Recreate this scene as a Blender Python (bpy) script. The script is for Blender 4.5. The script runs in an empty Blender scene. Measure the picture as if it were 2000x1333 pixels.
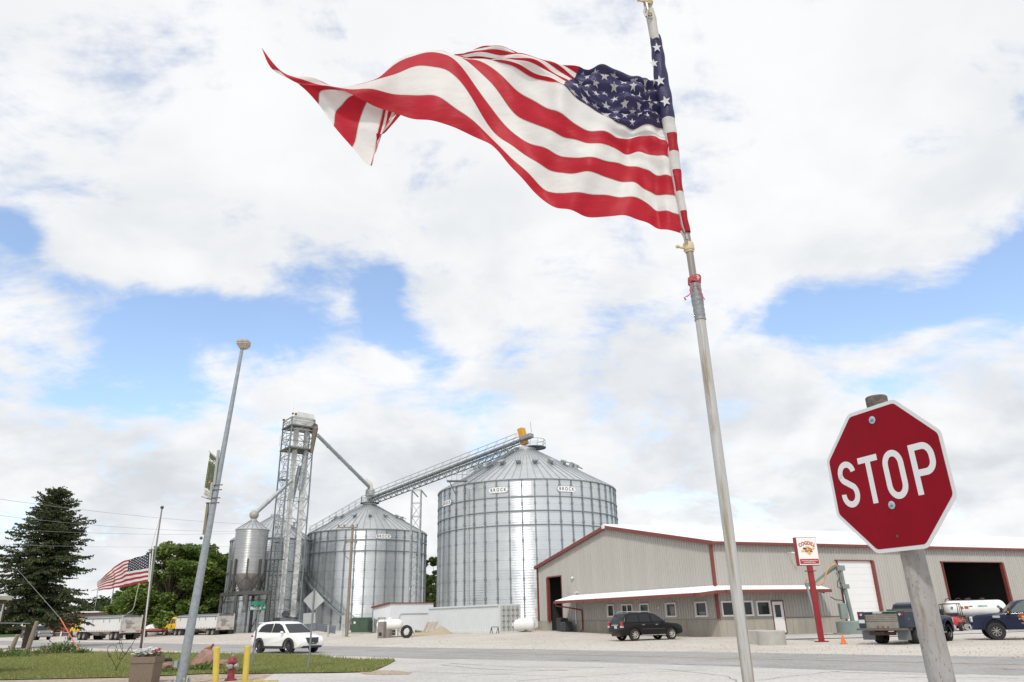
import bpy, bmesh, math, random
import numpy as np
from mathutils import Vector, Matrix
random.seed(7); rng = np.random.default_rng(7)
S = bpy.context.scene
R = math.radians
# ------------------------------------------------------------------ camera
CAMH, PITCH, ROLL, FPX = 1.6, R(21.0), R(-1.25), 1407.0
cd = bpy.data.cameras.new('camera'); cam = bpy.data.objects.new('camera', cd)
S.collection.objects.link(cam); S.camera = cam
cd.sensor_width = 36; cd.lens = FPX/2000*36; cd.clip_start = .1; cd.clip_end = 5000
CM = (Matrix.Rotation(math.pi/2+PITCH, 3, 'X') @ Matrix.Rotation(ROLL, 3, 'Z'))
cam.matrix_world = Matrix.Translation((0, 0, CAMH)) @ CM.to_4x4()
S.render.resolution_x, S.render.resolution_y = 1024, 682
# ------------------------------------------------------------------ colour management
S.view_settings.view_transform = 'Standard'; S.view_settings.look = 'None'
S.view_settings.exposure = 0.68; S.view_settings.gamma = 1; S.view_settings.use_curve_mapping = False
# ------------------------------------------------------------------ sun
SUN_AZ, SUN_EL = math.atan2(-.15, -.99), R(50)
sd = bpy.data.lights.new('sun', 'SUN'); sd.energy = 1.45; sd.angle = R(4); sd.color = (1, .965, .91)
sun = bpy.data.objects.new('sun', sd); S.collection.objects.link(sun)
_v = Vector((math.sin(SUN_AZ)*math.cos(SUN_EL), math.cos(SUN_AZ)*math.cos(SUN_EL), math.sin(SUN_EL)))
sun.rotation_euler = _v.to_track_quat('Z', 'Y').to_euler(); sun.location = _v*50
# ------------------------------------------------------------------ node helper
class NT:
    def __init__(s, tree): s.t = tree; s.n = tree.nodes; s.l = tree.links
    def new(s, kind, **kw):
        nd = s.n.new(kind)
        for k, v in kw.items():
            if k.startswith('i_'):
                nd.inputs[k[2:].replace('_', ' ')].default_value = v
            else: setattr(nd, k, v)
        return nd
    def put(s, sock, v):
        if isinstance(v, bpy.types.NodeSocket): s.l.new(v, sock)
        elif v is not None: sock.default_value = v
    def m(s, op, a, b=None, c=None, clamp=False):
        nd = s.n.new('ShaderNodeMath'); nd.operation = op; nd.use_clamp = clamp
        s.put(nd.inputs[0], a); s.put(nd.inputs[1], b)
        if c is not None: s.put(nd.inputs[2], c)
        return nd.outputs[0]
    def mix(s, f, a, b):
        nd = s.n.new('ShaderNodeMix'); nd.data_type = 'RGBA'
        s.put(nd.inputs[0], f)
        for i, v in ((6, a), (7, b)):
            if isinstance(v, (tuple, list)) and len(v) == 3: v = (*v, 1)
            s.put(nd.inputs[i], v)
        return nd.outputs[2]
    def noise(s, vec, scale, detail=4, rough=.55, dist=0, color=False):
        nd = s.n.new('ShaderNodeTexNoise'); nd.inputs['Scale'].default_value = scale
        nd.inputs['Detail'].default_value = detail; nd.inputs['Roughness'].default_value = rough
        nd.inputs['Distortion'].default_value = dist
        if vec is not None: s.l.new(vec, nd.inputs['Vector'])
        return nd.outputs['Color' if color else 'Fac']
    def ramp(s, f, a, b):     # smooth a..b -> 0..1
        nd = s.n.new('ShaderNodeMapRange'); nd.interpolation_type = 'SMOOTHSTEP'
        s.put(nd.inputs['Value'], f); nd.inputs['From Min'].default_value = a; nd.inputs['From Max'].default_value = b
        return nd.outputs[0]
    def mapping(s, vec, sc=(1, 1, 1), rot=(0, 0, 0), loc=(0, 0, 0)):
        nd = s.n.new('ShaderNodeMapping'); s.l.new(vec, nd.inputs['Vector'])
        nd.inputs['Scale'].default_value = sc; nd.inputs['Rotation'].default_value = rot; nd.inputs['Location'].default_value = loc
        return nd.outputs[0]
# ------------------------------------------------------------------ sky: nishita + clouds, all in direction space
W = bpy.data.worlds.new('World'); S.world = W; W.use_nodes = True
n = NT(W.node_tree); n.n.clear()
tc = n.new('ShaderNodeTexCoord'); sx = n.new('ShaderNodeSeparateXYZ')
n.l.new(tc.outputs['Generated'], sx.inputs[0])
X, Y, Z = sx.outputs
sky = n.new('ShaderNodeTexSky'); sky.sky_type = 'NISHITA'; sky.sun_disc = False
sky.sun_elevation = SUN_EL; sky.sun_rotation = SUN_AZ; sky.air_density = 1.0; sky.dust_density = .6; sky.ozone_density = 1.6
bgs = n.new('ShaderNodeBackground'); n.l.new(sky.outputs[0], bgs.inputs[0]); bgs.inputs[1].default_value = .15
zc = n.m('MAXIMUM', Z, 0.0)
den = n.m('ADD', zc, .42)
cx = n.m('DIVIDE', X, den); cy = n.m('DIVIDE', Y, den)
cv = n.new('ShaderNodeCombineXYZ'); n.l.new(cx, cv.inputs[0]); n.l.new(cy, cv.inputs[1])
P0 = cv.outputs[0]
# angular coordinates (degrees), warped by noise so that gap outlines billow
az = n.m('MULTIPLY', n.m('ARCTAN2', X, Y), 57.2958); el = n.m('MULTIPLY', n.m('ARCSINE', Z), 57.2958)
wn = n.noise(P0, 1.3, 5, .6, 0, True); ws = n.new('ShaderNodeSeparateColor'); n.l.new(wn, ws.inputs[0])
azw = n.m('ADD', az, n.m('MULTIPLY', n.m('SUBTRACT', ws.outputs[0], .5), 11.0))
elw = n.m('ADD', el, n.m('MULTIPLY', n.m('SUBTRACT', ws.outputs[1], .5), 7.5))
def azel(px, py):
    d = CM @ Vector(((px-1000)/FPX, -(py-666.5)/FPX, -1.0)); return (math.degrees(math.atan2(d.x, d.y)), math.degrees(math.atan2(d.z, math.hypot(d.x, d.y))))
gap = None
for (gx, gy, ra, re, k) in SKYGAPS if 'SKYGAPS' in globals() else [
        (5, 465, 2.0, 1.5, 1.25), (-300, 540, 5, 2.5, .8), (115, 562, 2.6, 1.0, .8), (230, 670, 4.0, 2.2, 1.05), (330, 615, 4.0, 1.6, 1.15), (430, 600, 4.0, 1.8, 1.15), (330, 700, 4.4, 3.0, 1.15), (250, 775, 5.0, 1.5, 1.05), (90, 770, 3.0, 1.2, .7),
        (520, 640, 4, 2.2, .75), (640, 530, 4.0, 1.6, .95), (600, 600, 4.5, 2.2, .62), (680, 640, 4.5, 1.7, .62), (745, 585, 2.2, 2.8, 1.3), (790, 655, 3.4, 1.5, 1.3), (855, 700, 2.0, 1.6, .8),
        (955, 785, 3.6, 1.3, 1.05), (1210, 610, 3.2, 1.5, .45), (1060, 700, 4, 1.8, .35), (1490, 630, 2.6, 1.2, .95), (1575, 590, 3.4, 1.8, 1.25), (1690, 605, 3.8, 1.5, 1.25),
        (1650, 635, 3, 1.2, .8), (1975, 530, 2.8, 2.2, 1.4), (2150, 480, 6, 3.0, 1.3), (1860, 590, 3.0, 1.0, .9), (1680, 760, 3.0, 1.2, .9), (1235, 965, 4, .8, .6), (1900, 650, 2, 1, .2),
        (240, 170, 5, 3.5, .38), (-500, 800, 9, 4, .9), (-700, 300, 12, 6, 1.0), (2600, 700, 9, 4, .9)]:
    a0, e0 = azel(gx, gy)
    q = n.m('ADD', n.m('POWER', n.m('DIVIDE', n.m('SUBTRACT', azw, a0), ra), 2), n.m('POWER', n.m('DIVIDE', n.m('SUBTRACT', elw, e0), re), 2))
    e = n.m('MULTIPLY', n.m('EXPONENT', n.m('MULTIPLY', q, -1.0)), k*.84)
    gap = e if gap is None else n.m('ADD', gap, e)
f1 = n.noise(P0, 3.4, 9, .62, .5)
f2 = n.noise(n.mapping(P0, (1, 1, 1), (0, 0, .6), (4, 9, 0)), 9.5, 6, .62, .4)
cir = n.noise(n.mapping(P0, (9, 30, 1), (0, 0, .5)), 1.6, 4, .5, .5)
dens = n.m('SUBTRACT', n.m('ADD', 0.66, n.m('ADD', n.m('MULTIPLY', n.m('SUBTRACT', f1, .5), 3.3), n.m('MULTIPLY', n.m('SUBTRACT', f2, .5), 1.25))), gap)
dens = n.m('ADD', dens, n.m('MULTIPLY', n.m('SUBTRACT', cir, .5), .55))
cov = n.m('ADD', .09, n.m('MULTIPLY', n.ramp(dens, -.36, .60), .91))
# cloud brightness: soft grey undersides, white tops; whiter high up
g1 = n.noise(n.mapping(P0, (1, 1, 1), (0, 0, 0), (2.3, 5.1, 0)), 2.9, 6, .54, .3)
g2 = n.noise(n.mapping(P0, (1, 1, 1), (0, 0, 0), (7.3, 1.1, 0)), 7.5, 5, .56, .25)
shade = n.m('ADD', n.m('MULTIPLY', n.ramp(g1, .34, .60), .66), n.m('MULTIPLY', n.ramp(g2, .30, .66), .34))
hi = n.ramp(el, 9, 46)
lit = n.m('MAXIMUM', n.m('ADD', n.m('MULTIPLY', shade, n.m('SUBTRACT', 1.0, n.m('MULTIPLY', hi, .72))), n.m('MULTIPLY', hi, .72)), 0.0, clamp=True)
cc = n.mix(lit, (.68, .715, .755), (.965, .972, .985))
bgc = n.new('ShaderNodeBackground'); n.l.new(cc, bgc.inputs[0]); bgc.inputs[1].default_value = .635
ms = n.new('ShaderNodeMixShader'); n.l.new(cov, ms.inputs[0]); n.l.new(bgs.outputs[0], ms.inputs[1]); n.l.new(bgc.outputs[0], ms.inputs[2])
wo = n.new('ShaderNodeOutputWorld'); n.l.new(ms.outputs[0], wo.inputs[0])
# ------------------------------------------------------------------ photo-plane helpers: pixel -> ray -> point in the world
def ray(px, py): return CM @ Vector(((px-1000)/FPX, -(py-666.5)/FPX, -1.0))
C0 = Vector((0, 0, CAMH))
def G(px, py, z=0.0):
    d = ray(px, py); return C0 + d*((z-CAMH)/d.z)
def AT(px, py, y):
    d = ray(px, py); return C0 + d*(y/d.y)
# ------------------------------------------------------------------ materials
MATS = {}
def mat(name, col, rough=.6, metal=0.0, var=0.0, vs=3.0, bump=0.0, bs=20.0, col2=None, stain=None, spec=.5, sheen=False, coat=0, vscale=(1, 1, 1), transl=0):
    if name in MATS: return MATS[name]
    m = bpy.data.materials.new(name); m.use_nodes = True; t = NT(m.node_tree); b = t.n['Principled BSDF']
    tcd = t.new('ShaderNodeTexCoord'); vec = t.mapping(tcd.outputs['Object'], vscale)
    b.inputs['Roughness'].default_value = rough; b.inputs['Metallic'].default_value = metal
    b.inputs['Specular IOR Level'].default_value = spec; b.inputs['Coat Weight'].default_value = coat*.35
    base = (*col, 1)
    c = None
    if var or col2:
        f = t.ramp(t.noise(vec, vs, 6, .65), .3, .7)
        c2 = col2 if col2 else tuple(min(1, x*(1-var)) for x in col)
        c = t.mix(f, col, c2)
    if stain:   # (colour, scale, lo, hi)
        f = t.ramp(t.noise(t.mapping(tcd.outputs['Object'], vscale, (0, 0, 0), (3, 7, 1)), stain[1], 7, .7, .4), stain[2], stain[3])
        c = t.mix(f, c if c is not None else base, stain[0])
    if c is not None: t.l.new(c, b.inputs['Base Color'])
    else: b.inputs['Base Color'].default_value = base
    if var and not bump:
        t.l.new(t.m('ADD', rough-.06, t.m('MULTIPLY', t.noise(vec, vs*2.3, 4), .14)), b.inputs['Roughness'])
    if bump:
        bn = t.new('ShaderNodeBump'); bn.inputs['Strength'].default_value = bump; bn.inputs['Distance'].default_value = .02
        t.l.new(t.noise(vec, bs, 5, .6), bn.inputs['Height']); t.l.new(bn.outputs[0], b.inputs['Normal'])
    if transl:
        tr = t.new('ShaderNodeBsdfTranslucent')
        if c is not None: t.l.new(c, tr.inputs[0])
        else: tr.inputs[0].default_value = base
        mx = t.new('ShaderNodeMixShader'); mx.inputs[0].default_value = transl
        t.l.new(b.outputs[0], mx.inputs[1]); t.l.new(tr.outputs[0], mx.inputs[2])
        t.l.new(mx.outputs[0], t.n['Material Output'].inputs['Surface'])
    MATS[name] = m; return m
def glass(name, col=(.02, .025, .03), rough=.06):
    return mat(name, col, rough, 0, spec=.4)
# ------------------------------------------------------------------ mesh builder
class MB:
    def __init__(s): s.v = []; s.f = []; s.m = []; s.cur = 0; s.T = None
    def add(s, vs, fs, mi=None):
        o = len(s.v)
        if s.T is not None: vs = [s.T @ Vector(p) for p in vs]
        s.v += [tuple(p) for p in vs]; s.f += [tuple(i+o for i in f) for f in fs]
        s.m += [s.cur if mi is None else mi]*len(fs)
    def quad(s, a, b, c, d, mi=None): s.add([a, b, c, d], [(0, 1, 2, 3)], mi)
    def poly(s, pts, mi=None): s.add(pts, [tuple(range(len(pts)))], mi)
    def box(s, c, d, mi=None, ax=None, rz=0, bev=0):
        c = Vector(c)
        if ax is None: ax = (Vector((math.cos(rz), math.sin(rz), 0)), Vector((-math.sin(rz), math.cos(rz), 0)), Vector((0, 0, 1)))
        e = [Vector(ax[i])*d[i]/2 for i in range(3)]
        if bev <= 0:
            vs = [c+i*e[0]+j*e[1]+k*e[2] for k in (-1, 1) for j in (-1, 1) for i in (-1, 1)]
            s.add(vs, [(0, 2, 3, 1), (4, 5, 7, 6), (0, 1, 5, 4), (2, 6, 7, 3), (0, 4, 6, 2), (1, 3, 7, 5)], mi); return
        u = [Vector(ax[i]) for i in range(3)]; h = [x/2 for x in d]; b = min(bev, min(h)*.9)
        def ring(hx, hy, z, cb): 
            return [c+u[0]*x+u[1]*y+u[2]*z for x, y in ((hx-cb, -hy), (hx, -hy+cb), (hx, hy-cb), (hx-cb, hy), (-hx+cb, hy), (-hx, hy-cb), (-hx, -hy+cb), (-hx+cb, -hy))]
        rs = [ring(h[0]-b, h[1]-b, -h[2], b*.4), ring(h[0], h[1], -h[2]+b, b), ring(h[0], h[1], h[2]-b, b), ring(h[0]-b, h[1]-b, h[2], b*.4)]
        s.loft(rs, True, True, mi)
    def loft(s, rings, cap0=True, cap1=True, mi=None, close=True):
        k = len(rings[0]); vs = [p for r in rings for p in r]; fs = []
        for i in range(len(rings)-1):
            for j in range(k if close else k-1):
                a, b = i*k+j, i*k+(j+1) % k
                fs.append((a, b, b+k, a+k))
        if cap0: fs.append(tuple(range(k-1, -1, -1)))
        if cap1: fs.append(tuple((len(rings)-1)*k+j for j in range(k)))
        s.add(vs, fs, mi)
    def tube(s, pts, r, k=8, mi=None, caps=True, up=None):
        pts = [Vector(p) for p in pts]; rr = r if isinstance(r, (list, tuple)) else [r]*len(pts)
        rings = []; prev = None
        for i, p in enumerate(pts):
            d = (pts[min(i+1, len(pts)-1)]-pts[max(i-1, 0)]).normalized()
            a = prev if prev is not None else (Vector(up) if up else (Vector((0, 0, 1)) if abs(d.z) < .9 else Vector((1, 0, 0))))
            x = (a - d*a.dot(d)).normalized(); y = d.cross(x); prev = x
            off = math.pi/4 if k == 4 else 0
            rings.append([p + (x*math.cos(off+2*math.pi*j/k) + y*math.sin(off+2*math.pi*j/k))*rr[i] for j in range(k)])
        s.loft(rings, caps, caps, mi)
    def bar(s, a, b, w=.1, mi=None): s.tube([a, b], w*.7071, 4, mi)
    def lathe(s, prof, c=(0, 0, 0), k=24, mi=None, axis='Z', cap0=False, cap1=False, a0=0, a1=2*math.pi):
        c = Vector(c); full = abs(a1-a0-2*math.pi) < 1e-6; kk = k if full else k+1; rings = []
        for r, h in prof:
            ring = []
            for j in range(kk):
                t = a0+(a1-a0)*j/k; x, y = r*math.cos(t), r*math.sin(t)
                ring.append(c+Vector((x, y, h) if axis == 'Z' else ((x, h, y) if axis == 'Y' else (h, x, y))))
            rings.append(ring)
        s.loft(rings, cap0, cap1, mi, full)
    def sphere(s, c, r, k=12, mi=None, sc=(1, 1, 1)):
        rings = []
        for i in range(k//2+1):
            t = math.pi*i/(k//2); rings.append([Vector(c)+Vector((max(1e-4, math.sin(t))*math.cos(2*math.pi*j/k)*r*sc[0], max(1e-4, math.sin(t))*math.sin(2*math.pi*j/k)*r*sc[1], math.cos(t)*r*sc[2])) for j in range(k)])
        s.loft(rings, False, False, mi)
    def prism(s, pts, ex, mi=None):      # pts: 3d outline, ex: extrusion vector
        ex = Vector(ex); a = [Vector(p) for p in pts]; s.loft([a, [p+ex for p in a]], True, True, mi)
    def build(s, name, mats, parent=None, smooth=0, label=None):
        me = bpy.data.meshes.new(name); me.from_pydata(s.v, [], s.f)
        for m in (mats if isinstance(mats, (list, tuple)) else [mats]): me.materials.append(m)
        me.polygons.foreach_set('material_index', s.m)
        me.update()
        if smooth:
            me.polygons.foreach_set('use_smooth', [True]*len(me.polygons)); me.set_sharp_from_angle(angle=R(smooth))
        o = bpy.data.objects.new(name, me); S.collection.objects.link(o)
        if parent: o.parent = parent
        if label: o['label'] = label
        return o
def tag(o, label, cat, group=None):
    o['label'] = label; o['category'] = cat
    if group: o['group'] = group
    return o
def thing(name, label, cat, loc=(0, 0, 0), rz=0, group=None):
    o = bpy.data.objects.new(name, None); S.collection.objects.link(o); o.location = loc; o.rotation_euler = (0, 0, rz)
    o.empty_display_size = .3
    return tag(o, label, cat, group)
def struct(o, kind='structure'): o['kind'] = kind; return o
def copy_tree(o, parent=None):
    kids = [c for c in bpy.data.objects if c.parent == o]
    c = o.copy(); S.collection.objects.link(c)
    if parent: c.parent = parent
    for k in kids: copy_tree(k, c)
    return c
def frame(o, U, N):      # matrix: x->U, z->N (face normal), y->up
    U = Vector(U).normalized(); N = Vector(N).normalized(); V = N.cross(U)
    return Matrix(((U.x, V.x, N.x, o[0]), (U.y, V.y, N.y, o[1]), (U.z, V.z, N.z, o[2]), (0, 0, 0, 1)))
def text(mb, body, size, M, mi=0, w=1.0, bold=0.0, ext=.002, align='CENTER', shear=0, space=1.0, warp=None):
    cu = bpy.data.curves.new('t', 'FONT'); cu.body = body; cu.size = size; cu.extrude = ext; cu.offset = bold
    cu.align_x = align; cu.align_y = 'CENTER'; cu.shear = shear; cu.space_character = space; cu.resolution_u = 3
    ob = bpy.data.objects.new('t', cu); S.collection.objects.link(ob)
    bpy.context.view_layer.update()
    me = bpy.data.meshes.new_from_object(ob)
    vs = []
    for v in me.vertices:
        p = Vector((v.co.x*w, v.co.y, v.co.z))
        if warp: p = warp(p)
        vs.append(M @ p)
    mb.add(vs, [tuple(p.vertices) for p in me.polygons], mi)
    bpy.data.objects.remove(ob); bpy.data.curves.remove(cu); bpy.data.meshes.remove(me)
def corr(mb, P, U, V, N, lu, lv, pitch=.3, depth=.03, mi=None, rib=.25, holes=(), vmax=None, vmin=None):
    """ribbed sheet: ribs run along V, repeat along U; holes (u0,u1,v0,v1) cut out; vmax(u) optional slanted top"""
    P, U, V, N = Vector(P), Vector(U), Vector(V), Vector(N)
    us = {0.0, lu}
    k = int(lu/pitch)+1
    for i in range(k):
        a = i*pitch
        for q in (0, rib*.3, rib*.7, rib):
            if 0 < a+q*pitch < lu: us.add(a+q*pitch)
    for h in holes: us.update((h[0], h[1]))
    us = sorted(us)
    def dn(u):
        t = (u/pitch) % 1.0
        if t < 1e-6 or t >= rib-1e-6: return 0.0
        return depth if rib*.3-1e-6 <= t <= rib*.7+1e-6 else 0.0
    for a, b in zip(us[:-1], us[1:]):
        if b-a < 1e-5: continue
        mid = (a+b)/2; segs = [[(vmin(a), vmin(b)) if vmin else (0, 0), (vmax(a), vmax(b)) if vmax else (lv, lv)]]
        for h in holes:
            if h[0]-1e-6 <= mid <= h[1]+1e-6:
                ns = []
                for lo, hi in segs:
                    if lo[0] < h[2] and hi[0] > h[2]: ns.append([lo, (h[2], h[2])])
                    if hi[0] > h[3]: ns.append([(max(lo[0], h[3]),)*2, hi])
                    if hi[0] <= h[2] or lo[0] >= h[3]: ns.append([lo, hi])
                segs = ns
        for lo, hi in segs:
            mb.quad(P+U*a+V*lo[0]+N*dn(a), P+U*b+V*lo[1]+N*dn(b), P+U*b+V*hi[1]+N*dn(b), P+U*a+V*hi[0]+N*dn(a), mi)
# ================================================================== GROUND
RU = Vector((.730, -.683, 0)); RN = Vector((.683, .730, 0)); RP = Vector((0, 37, 0))
def sm(x): x = min(1, max(0, x)); return x*x*(3-2*x)
def gz(x, y):
    d = (y-37+.935*x)/1.369
    return .3*sm((d-14)/12)*(1-.93*sm((x-2)/10))
def gmat(name, c1, c2, c3, sc, bump, spk=None, streak=None, speckamt=.5, far=None):
    m = bpy.data.materials.new(name); m.use_nodes = True; t = NT(m.node_tree); b = t.n['Principled BSDF']
    g = t.new('ShaderNodeNewGeometry').outputs['Position']
    f = t.ramp(t.noise(g, sc, 5, .6), .3, .7); c = t.mix(f, c1, c2)
    f = t.ramp(t.noise(t.mapping(g, (1, 1, 1), (0, 0, 0), (31, 7, 0)), sc*.17, 4, .6, .5), .42, .72); c = t.mix(t.m('MULTIPLY', f, .7), c, c3)
    if streak:
        gm = t.mapping(g, (1, 1, 1), (0, 0, math.atan2(.683, .730)))
        f = t.ramp(t.noise(t.mapping(gm, (.12, 2.2, 1)), 1.0, 6, .7, .2), .5, .8); c = t.mix(t.m('MULTIPLY', f, .55), c, streak)
    if spk:
        v = t.new('ShaderNodeTexVoronoi'); v.inputs['Scale'].default_value = spk; t.l.new(g, v.inputs['Vector'])
        hs = t.new('ShaderNodeSeparateColor'); t.l.new(v.outputs['Color'], hs.inputs[0])
        c = t.mix(t.m('MULTIPLY', t.ramp(hs.outputs[0], .55, 1.0), speckamt), c, tuple(x*.45 for x in c1))
        c = t.mix(t.m('MULTIPLY', t.ramp(hs.outputs[1], .7, 1.0), speckamt*.7), c, tuple(min(1, x*1.5) for x in c1))
    t.l.new(c, b.inputs['Base Color']); b.inputs['Roughness'].default_value = .92; b.inputs['Specular IOR Level'].default_value = .2
    bn = t.new('ShaderNodeBump'); bn.inputs['Strength'].default_value = bump; bn.inputs['Distance'].default_value = .05
    t.l.new(t.noise(g, spk or 30, 4, .7), bn.inputs['Height']); t.l.new(bn.outputs[0], b.inputs['Normal'])
    return m
M_gravel = gmat('gravel', (.525, .485, .44), (.455, .415, .37), (.58, .545, .505), .35, .35, 15.0, None, .30)
M_road = gmat('asphalt', (.335, .33, .325), (.285, .28, .278), (.39, .38, .37), .9, .3, 14, (.20, .197, .197), .35)
M_conc = gmat('concrete_pavement', (.50, .485, .46), (.44, .425, .405), (.56, .54, .515), .5, .3, 16, (.33, .315, .295), .35)
M_dirt = gmat('dirt', (.40, .325, .25), (.34, .275, .21), (.46, .40, .33), 1.6, .5, 9, None, .6)
M_grass = gmat('turf', (.235, .23, .09), (.185, .195, .07), (.33, .295, .15), 1.1, .9, 18, None, .6)
M_field = gmat('field', (.07, .11, .03), (.06, .09, .028), (.11, .12, .05), .1, .5, 3, None, .4)
M_yellow = mat('road_yellow', (.62, .36, .10), .8, var=.35, vs=3)
mb = MB(); xs = [-2500, -900, -420] + list(range(-260, 141, 10)) + [300, 900, 2500]; ys = [-60, -20] + list(range(0, 261, 10)) + [500, 1200, 3500]
# finer near the yard
xs = sorted(set(xs) | set(range(-90, 61, 3))); ys = sorted(set(ys) | set(range(18, 140, 3)))
vs = [(x, y, gz(x, y)) for y in ys for x in xs]; nx = len(xs)
fs = []; ms_ = []
for j in range(len(ys)-1):
    for i in range(nx-1):
        fs.append((j*nx+i, j*nx+i+1, (j+1)*nx+i+1, (j+1)*nx+i))
        xm, ym = (xs[i]+xs[i+1])/2, (ys[j]+ys[j+1])/2
        ms_.append(1 if (ym > 150 or xm < -100 or xm > 120) else 0)
mb.v = vs; mb.f = fs; mb.m = ms_
struct(mb.build('ground', [M_gravel, M_field], smooth=60))
def strip(name, o0, o1, u0, u1, z, m, taper=0, jag=0):
    mb = MB(); k = 90; rows = []
    for i in range(k+1):
        u = u0+(u1-u0)*i/k; tt = taper*(u-u0)/(u1-u0)
        j0 = jag*(random.random()-.5); j1 = jag*(random.random()-.5)
        a = RP+RU*u+RN*(o0+j0); b = RP+RU*u+RN*(o1+tt+j1)
        rows.append(((a.x, a.y, z), (b.x, b.y, z)))
    for p, q in zip(rows[:-1], rows[1:]): mb.quad(p[0], q[0], q[1], p[1])
    return mb.build(name, m)
struct(strip('road', -4.6, 2.9, -260, 45, .006, M_road, 1.2, .35))
struct(strip('road_marking', -.07, .07, -260, 45, .012, M_yellow))
def sheet(name, pts, z, m): 
    mb = MB(); mb.poly([(p.x, p.y, z) for p in pts]); return mb.build(name, m)
# concrete side street, foreground
tip = G(775, 1290)
cp = [G(775, 1290.5), G(900, 1288.2), G(1100, 1293), G(1300, 1299), G(1500, 1306), G(1750, 1314), G(2050, 1322), Vector((22, 8, 0)), Vector((-6, 8, 0)), G(500, 1337), G(535, 1317), G(730, 1315.5)]
struct(sheet('pavement', cp, .010, M_conc))
ap = [Vector((15.9, 54.6, 0)), Vector((58, 72.6, 0)), Vector((61, 66, 0)), Vector((30, 50.5, 0)), Vector((20.5, 47.3, 0)), Vector((14.6, 47.6, 0))]
mb = MB(); mb.poly([(p.x, p.y, .05) for p in ap]); struct(mb.build('apron', M_conc))
# pavement joints: thin dark sealed cracks
mb = MB(); 
def crack(pts, w=.03):
    P = [G(*p) for p in pts]; Q = []
    for a, b in zip(P[:-1], P[1:]):
        for k in range(6):
            t = k/6; c = a.lerp(b, t); Q.append(c+Vector((random.gauss(0, .03), random.gauss(0, .06), 0)))
    Q.append(P[-1])
    for a, b in zip(Q[:-1], Q[1:]):
        d = (b-a); nn = Vector((-d.y, d.x, 0)).normalized()*w*random.uniform(.5, 1.2)
        mb.quad((a.x-nn.x, a.y-nn.y, .0145), (b.x-nn.x, b.y-nn.y, .0145), (b.x+nn.x, b.y+nn.y, .0145), (a.x+nn.x, a.y+nn.y, .0145))
for c in ([(800, 1313), (1000, 1319), (1200, 1325)], [(900, 1323), (1050, 1312), (1230, 1303)], [(1480, 1330), (1560, 1320), (1640, 1312)], [(1490, 1303), (1720, 1311), (1990, 1321)], [(1010, 1331), (1200, 1318), (1380, 1309)], [(1640, 1330), (1800, 1324), (1990, 1327)], [(1110, 1289), (1190, 1291), (1300, 1293)], [(1280, 1306), (1420, 1322), (1440, 1333)]): crack(c, .018)
for c in ([(1105, 1290.2), (1160, 1291.2), (1215, 1292.4)], [(1300, 1297.5), (1390, 1299.5), (1470, 1302)], [(860, 1300), (960, 1309), (1110, 1311)], [(880, 1297), (1010, 1304), (1180, 1305)], [(1620, 1313), (1760, 1318), (1890, 1319)], [(1930, 1306), (1975, 1308.5), (2040, 1310)]): crack(c, .030)
struct(mb.build('pavement_cracks', mat('crack_sealer', (.22, .21, .195), .9)))
dp = [G(-40, 1331), G(100, 1328), G(257, 1324.5), G(400, 1318), G(535, 1316.6), G(500, 1337), Vector((-9, 8, 0)), Vector((-30, 8, 0))]
struct(sheet('dirt_path', dp, .005, M_dirt))
sp = [G(700, 1314.6), G(735, 1310), G(775, 1311), G(806, 1315), G(798, 1318.5), G(750, 1319.5), G(712, 1318.5)]
struct(sheet('sand_patch', sp, .016, M_dirt))
# yellow painted kerb line near the bollards
a, b = G(470, 1332.5), G(548, 1330.5)
mb = MB(); mb.box(((a.x+b.x)/2, (a.y+b.y)/2-.25, .01), ((b-a).length, .12, .07), rz=math.atan2(b.y-a.y, b.x-a.x), bev=.015)
tag(mb.build('kerb', mat('kerb_yellow', (.55, .43, .10), .8, var=.4, vs=8, bump=.3)), 'low yellow painted kerb on the ground beside the right yellow bollard', 'kerb')
# lawn: gently raised sheet + blades
lawn = [(-60, 1271), (0, 1271.6), (60, 1274), (151, 1273.3), (280, 1275), (412, 1277.5), (520, 1279), (625, 1281.5), (652, 1287), (700, 1289.5), (773, 1291), (757, 1300), (725, 1313.5), (640, 1315.5), (535, 1316.5), (400, 1317.5), (257, 1324), (100, 1327.5), (-60, 1330.5)]
LP = [G(*p) for p in lawn]
def inside(x, y):
    c = False; k = len(LP)
    for i in range(k):
        a, b = LP[i], LP[(i+1) % k]
        if (a.y > y) != (b.y > y) and x < (b.x-a.x)*(y-a.y)/(b.y-a.y)+a.x: c = not c
    return c
struct(sheet('grass', LP, .03, M_grass))
bl = []; x0, x1, y0, y1 = min(p.x for p in LP), max(p.x for p in LP), min(p.y for p in LP), max(p.y for p in LP)
bf = []; bm = []
while len(bf) < 70000:
    x, y = random.uniform(max(x0, -42), x1), random.uniform(y0, y1)
    if not inside(x, y): continue
    if random.random() < (y-24)/34: continue
    edge = not (inside(x+.35, y+.35) and inside(x-.35, y-.35) and inside(x+.35, y-.35) and inside(x-.35, y+.35))
    h = random.uniform(.035, .085)*(2.0 if edge and random.random() < .5 else 1); a = random.uniform(0, 6.28); w = random.uniform(.006, .014)*1.3
    dx, dy = math.cos(a)*w, math.sin(a)*w; lx, ly = random.gauss(0, .35)*h, random.gauss(0, .35)*h
    o = len(bl); bl += [(x-dx, y-dy, .028), (x+dx, y+dy, .028), (x+lx, y+ly, .03+h)]; bf.append((o, o+1, o+2)); 
    pn = math.sin(x*.9+1.3*math.sin(y*.7))+math.sin(y*1.1+x*.3); bm.append(0 if random.random() < .5+.2*pn else (1 if random.random() < .75 else 2))
mb = MB(); mb.v, mb.f, mb.m = bl, bf, bm
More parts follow.
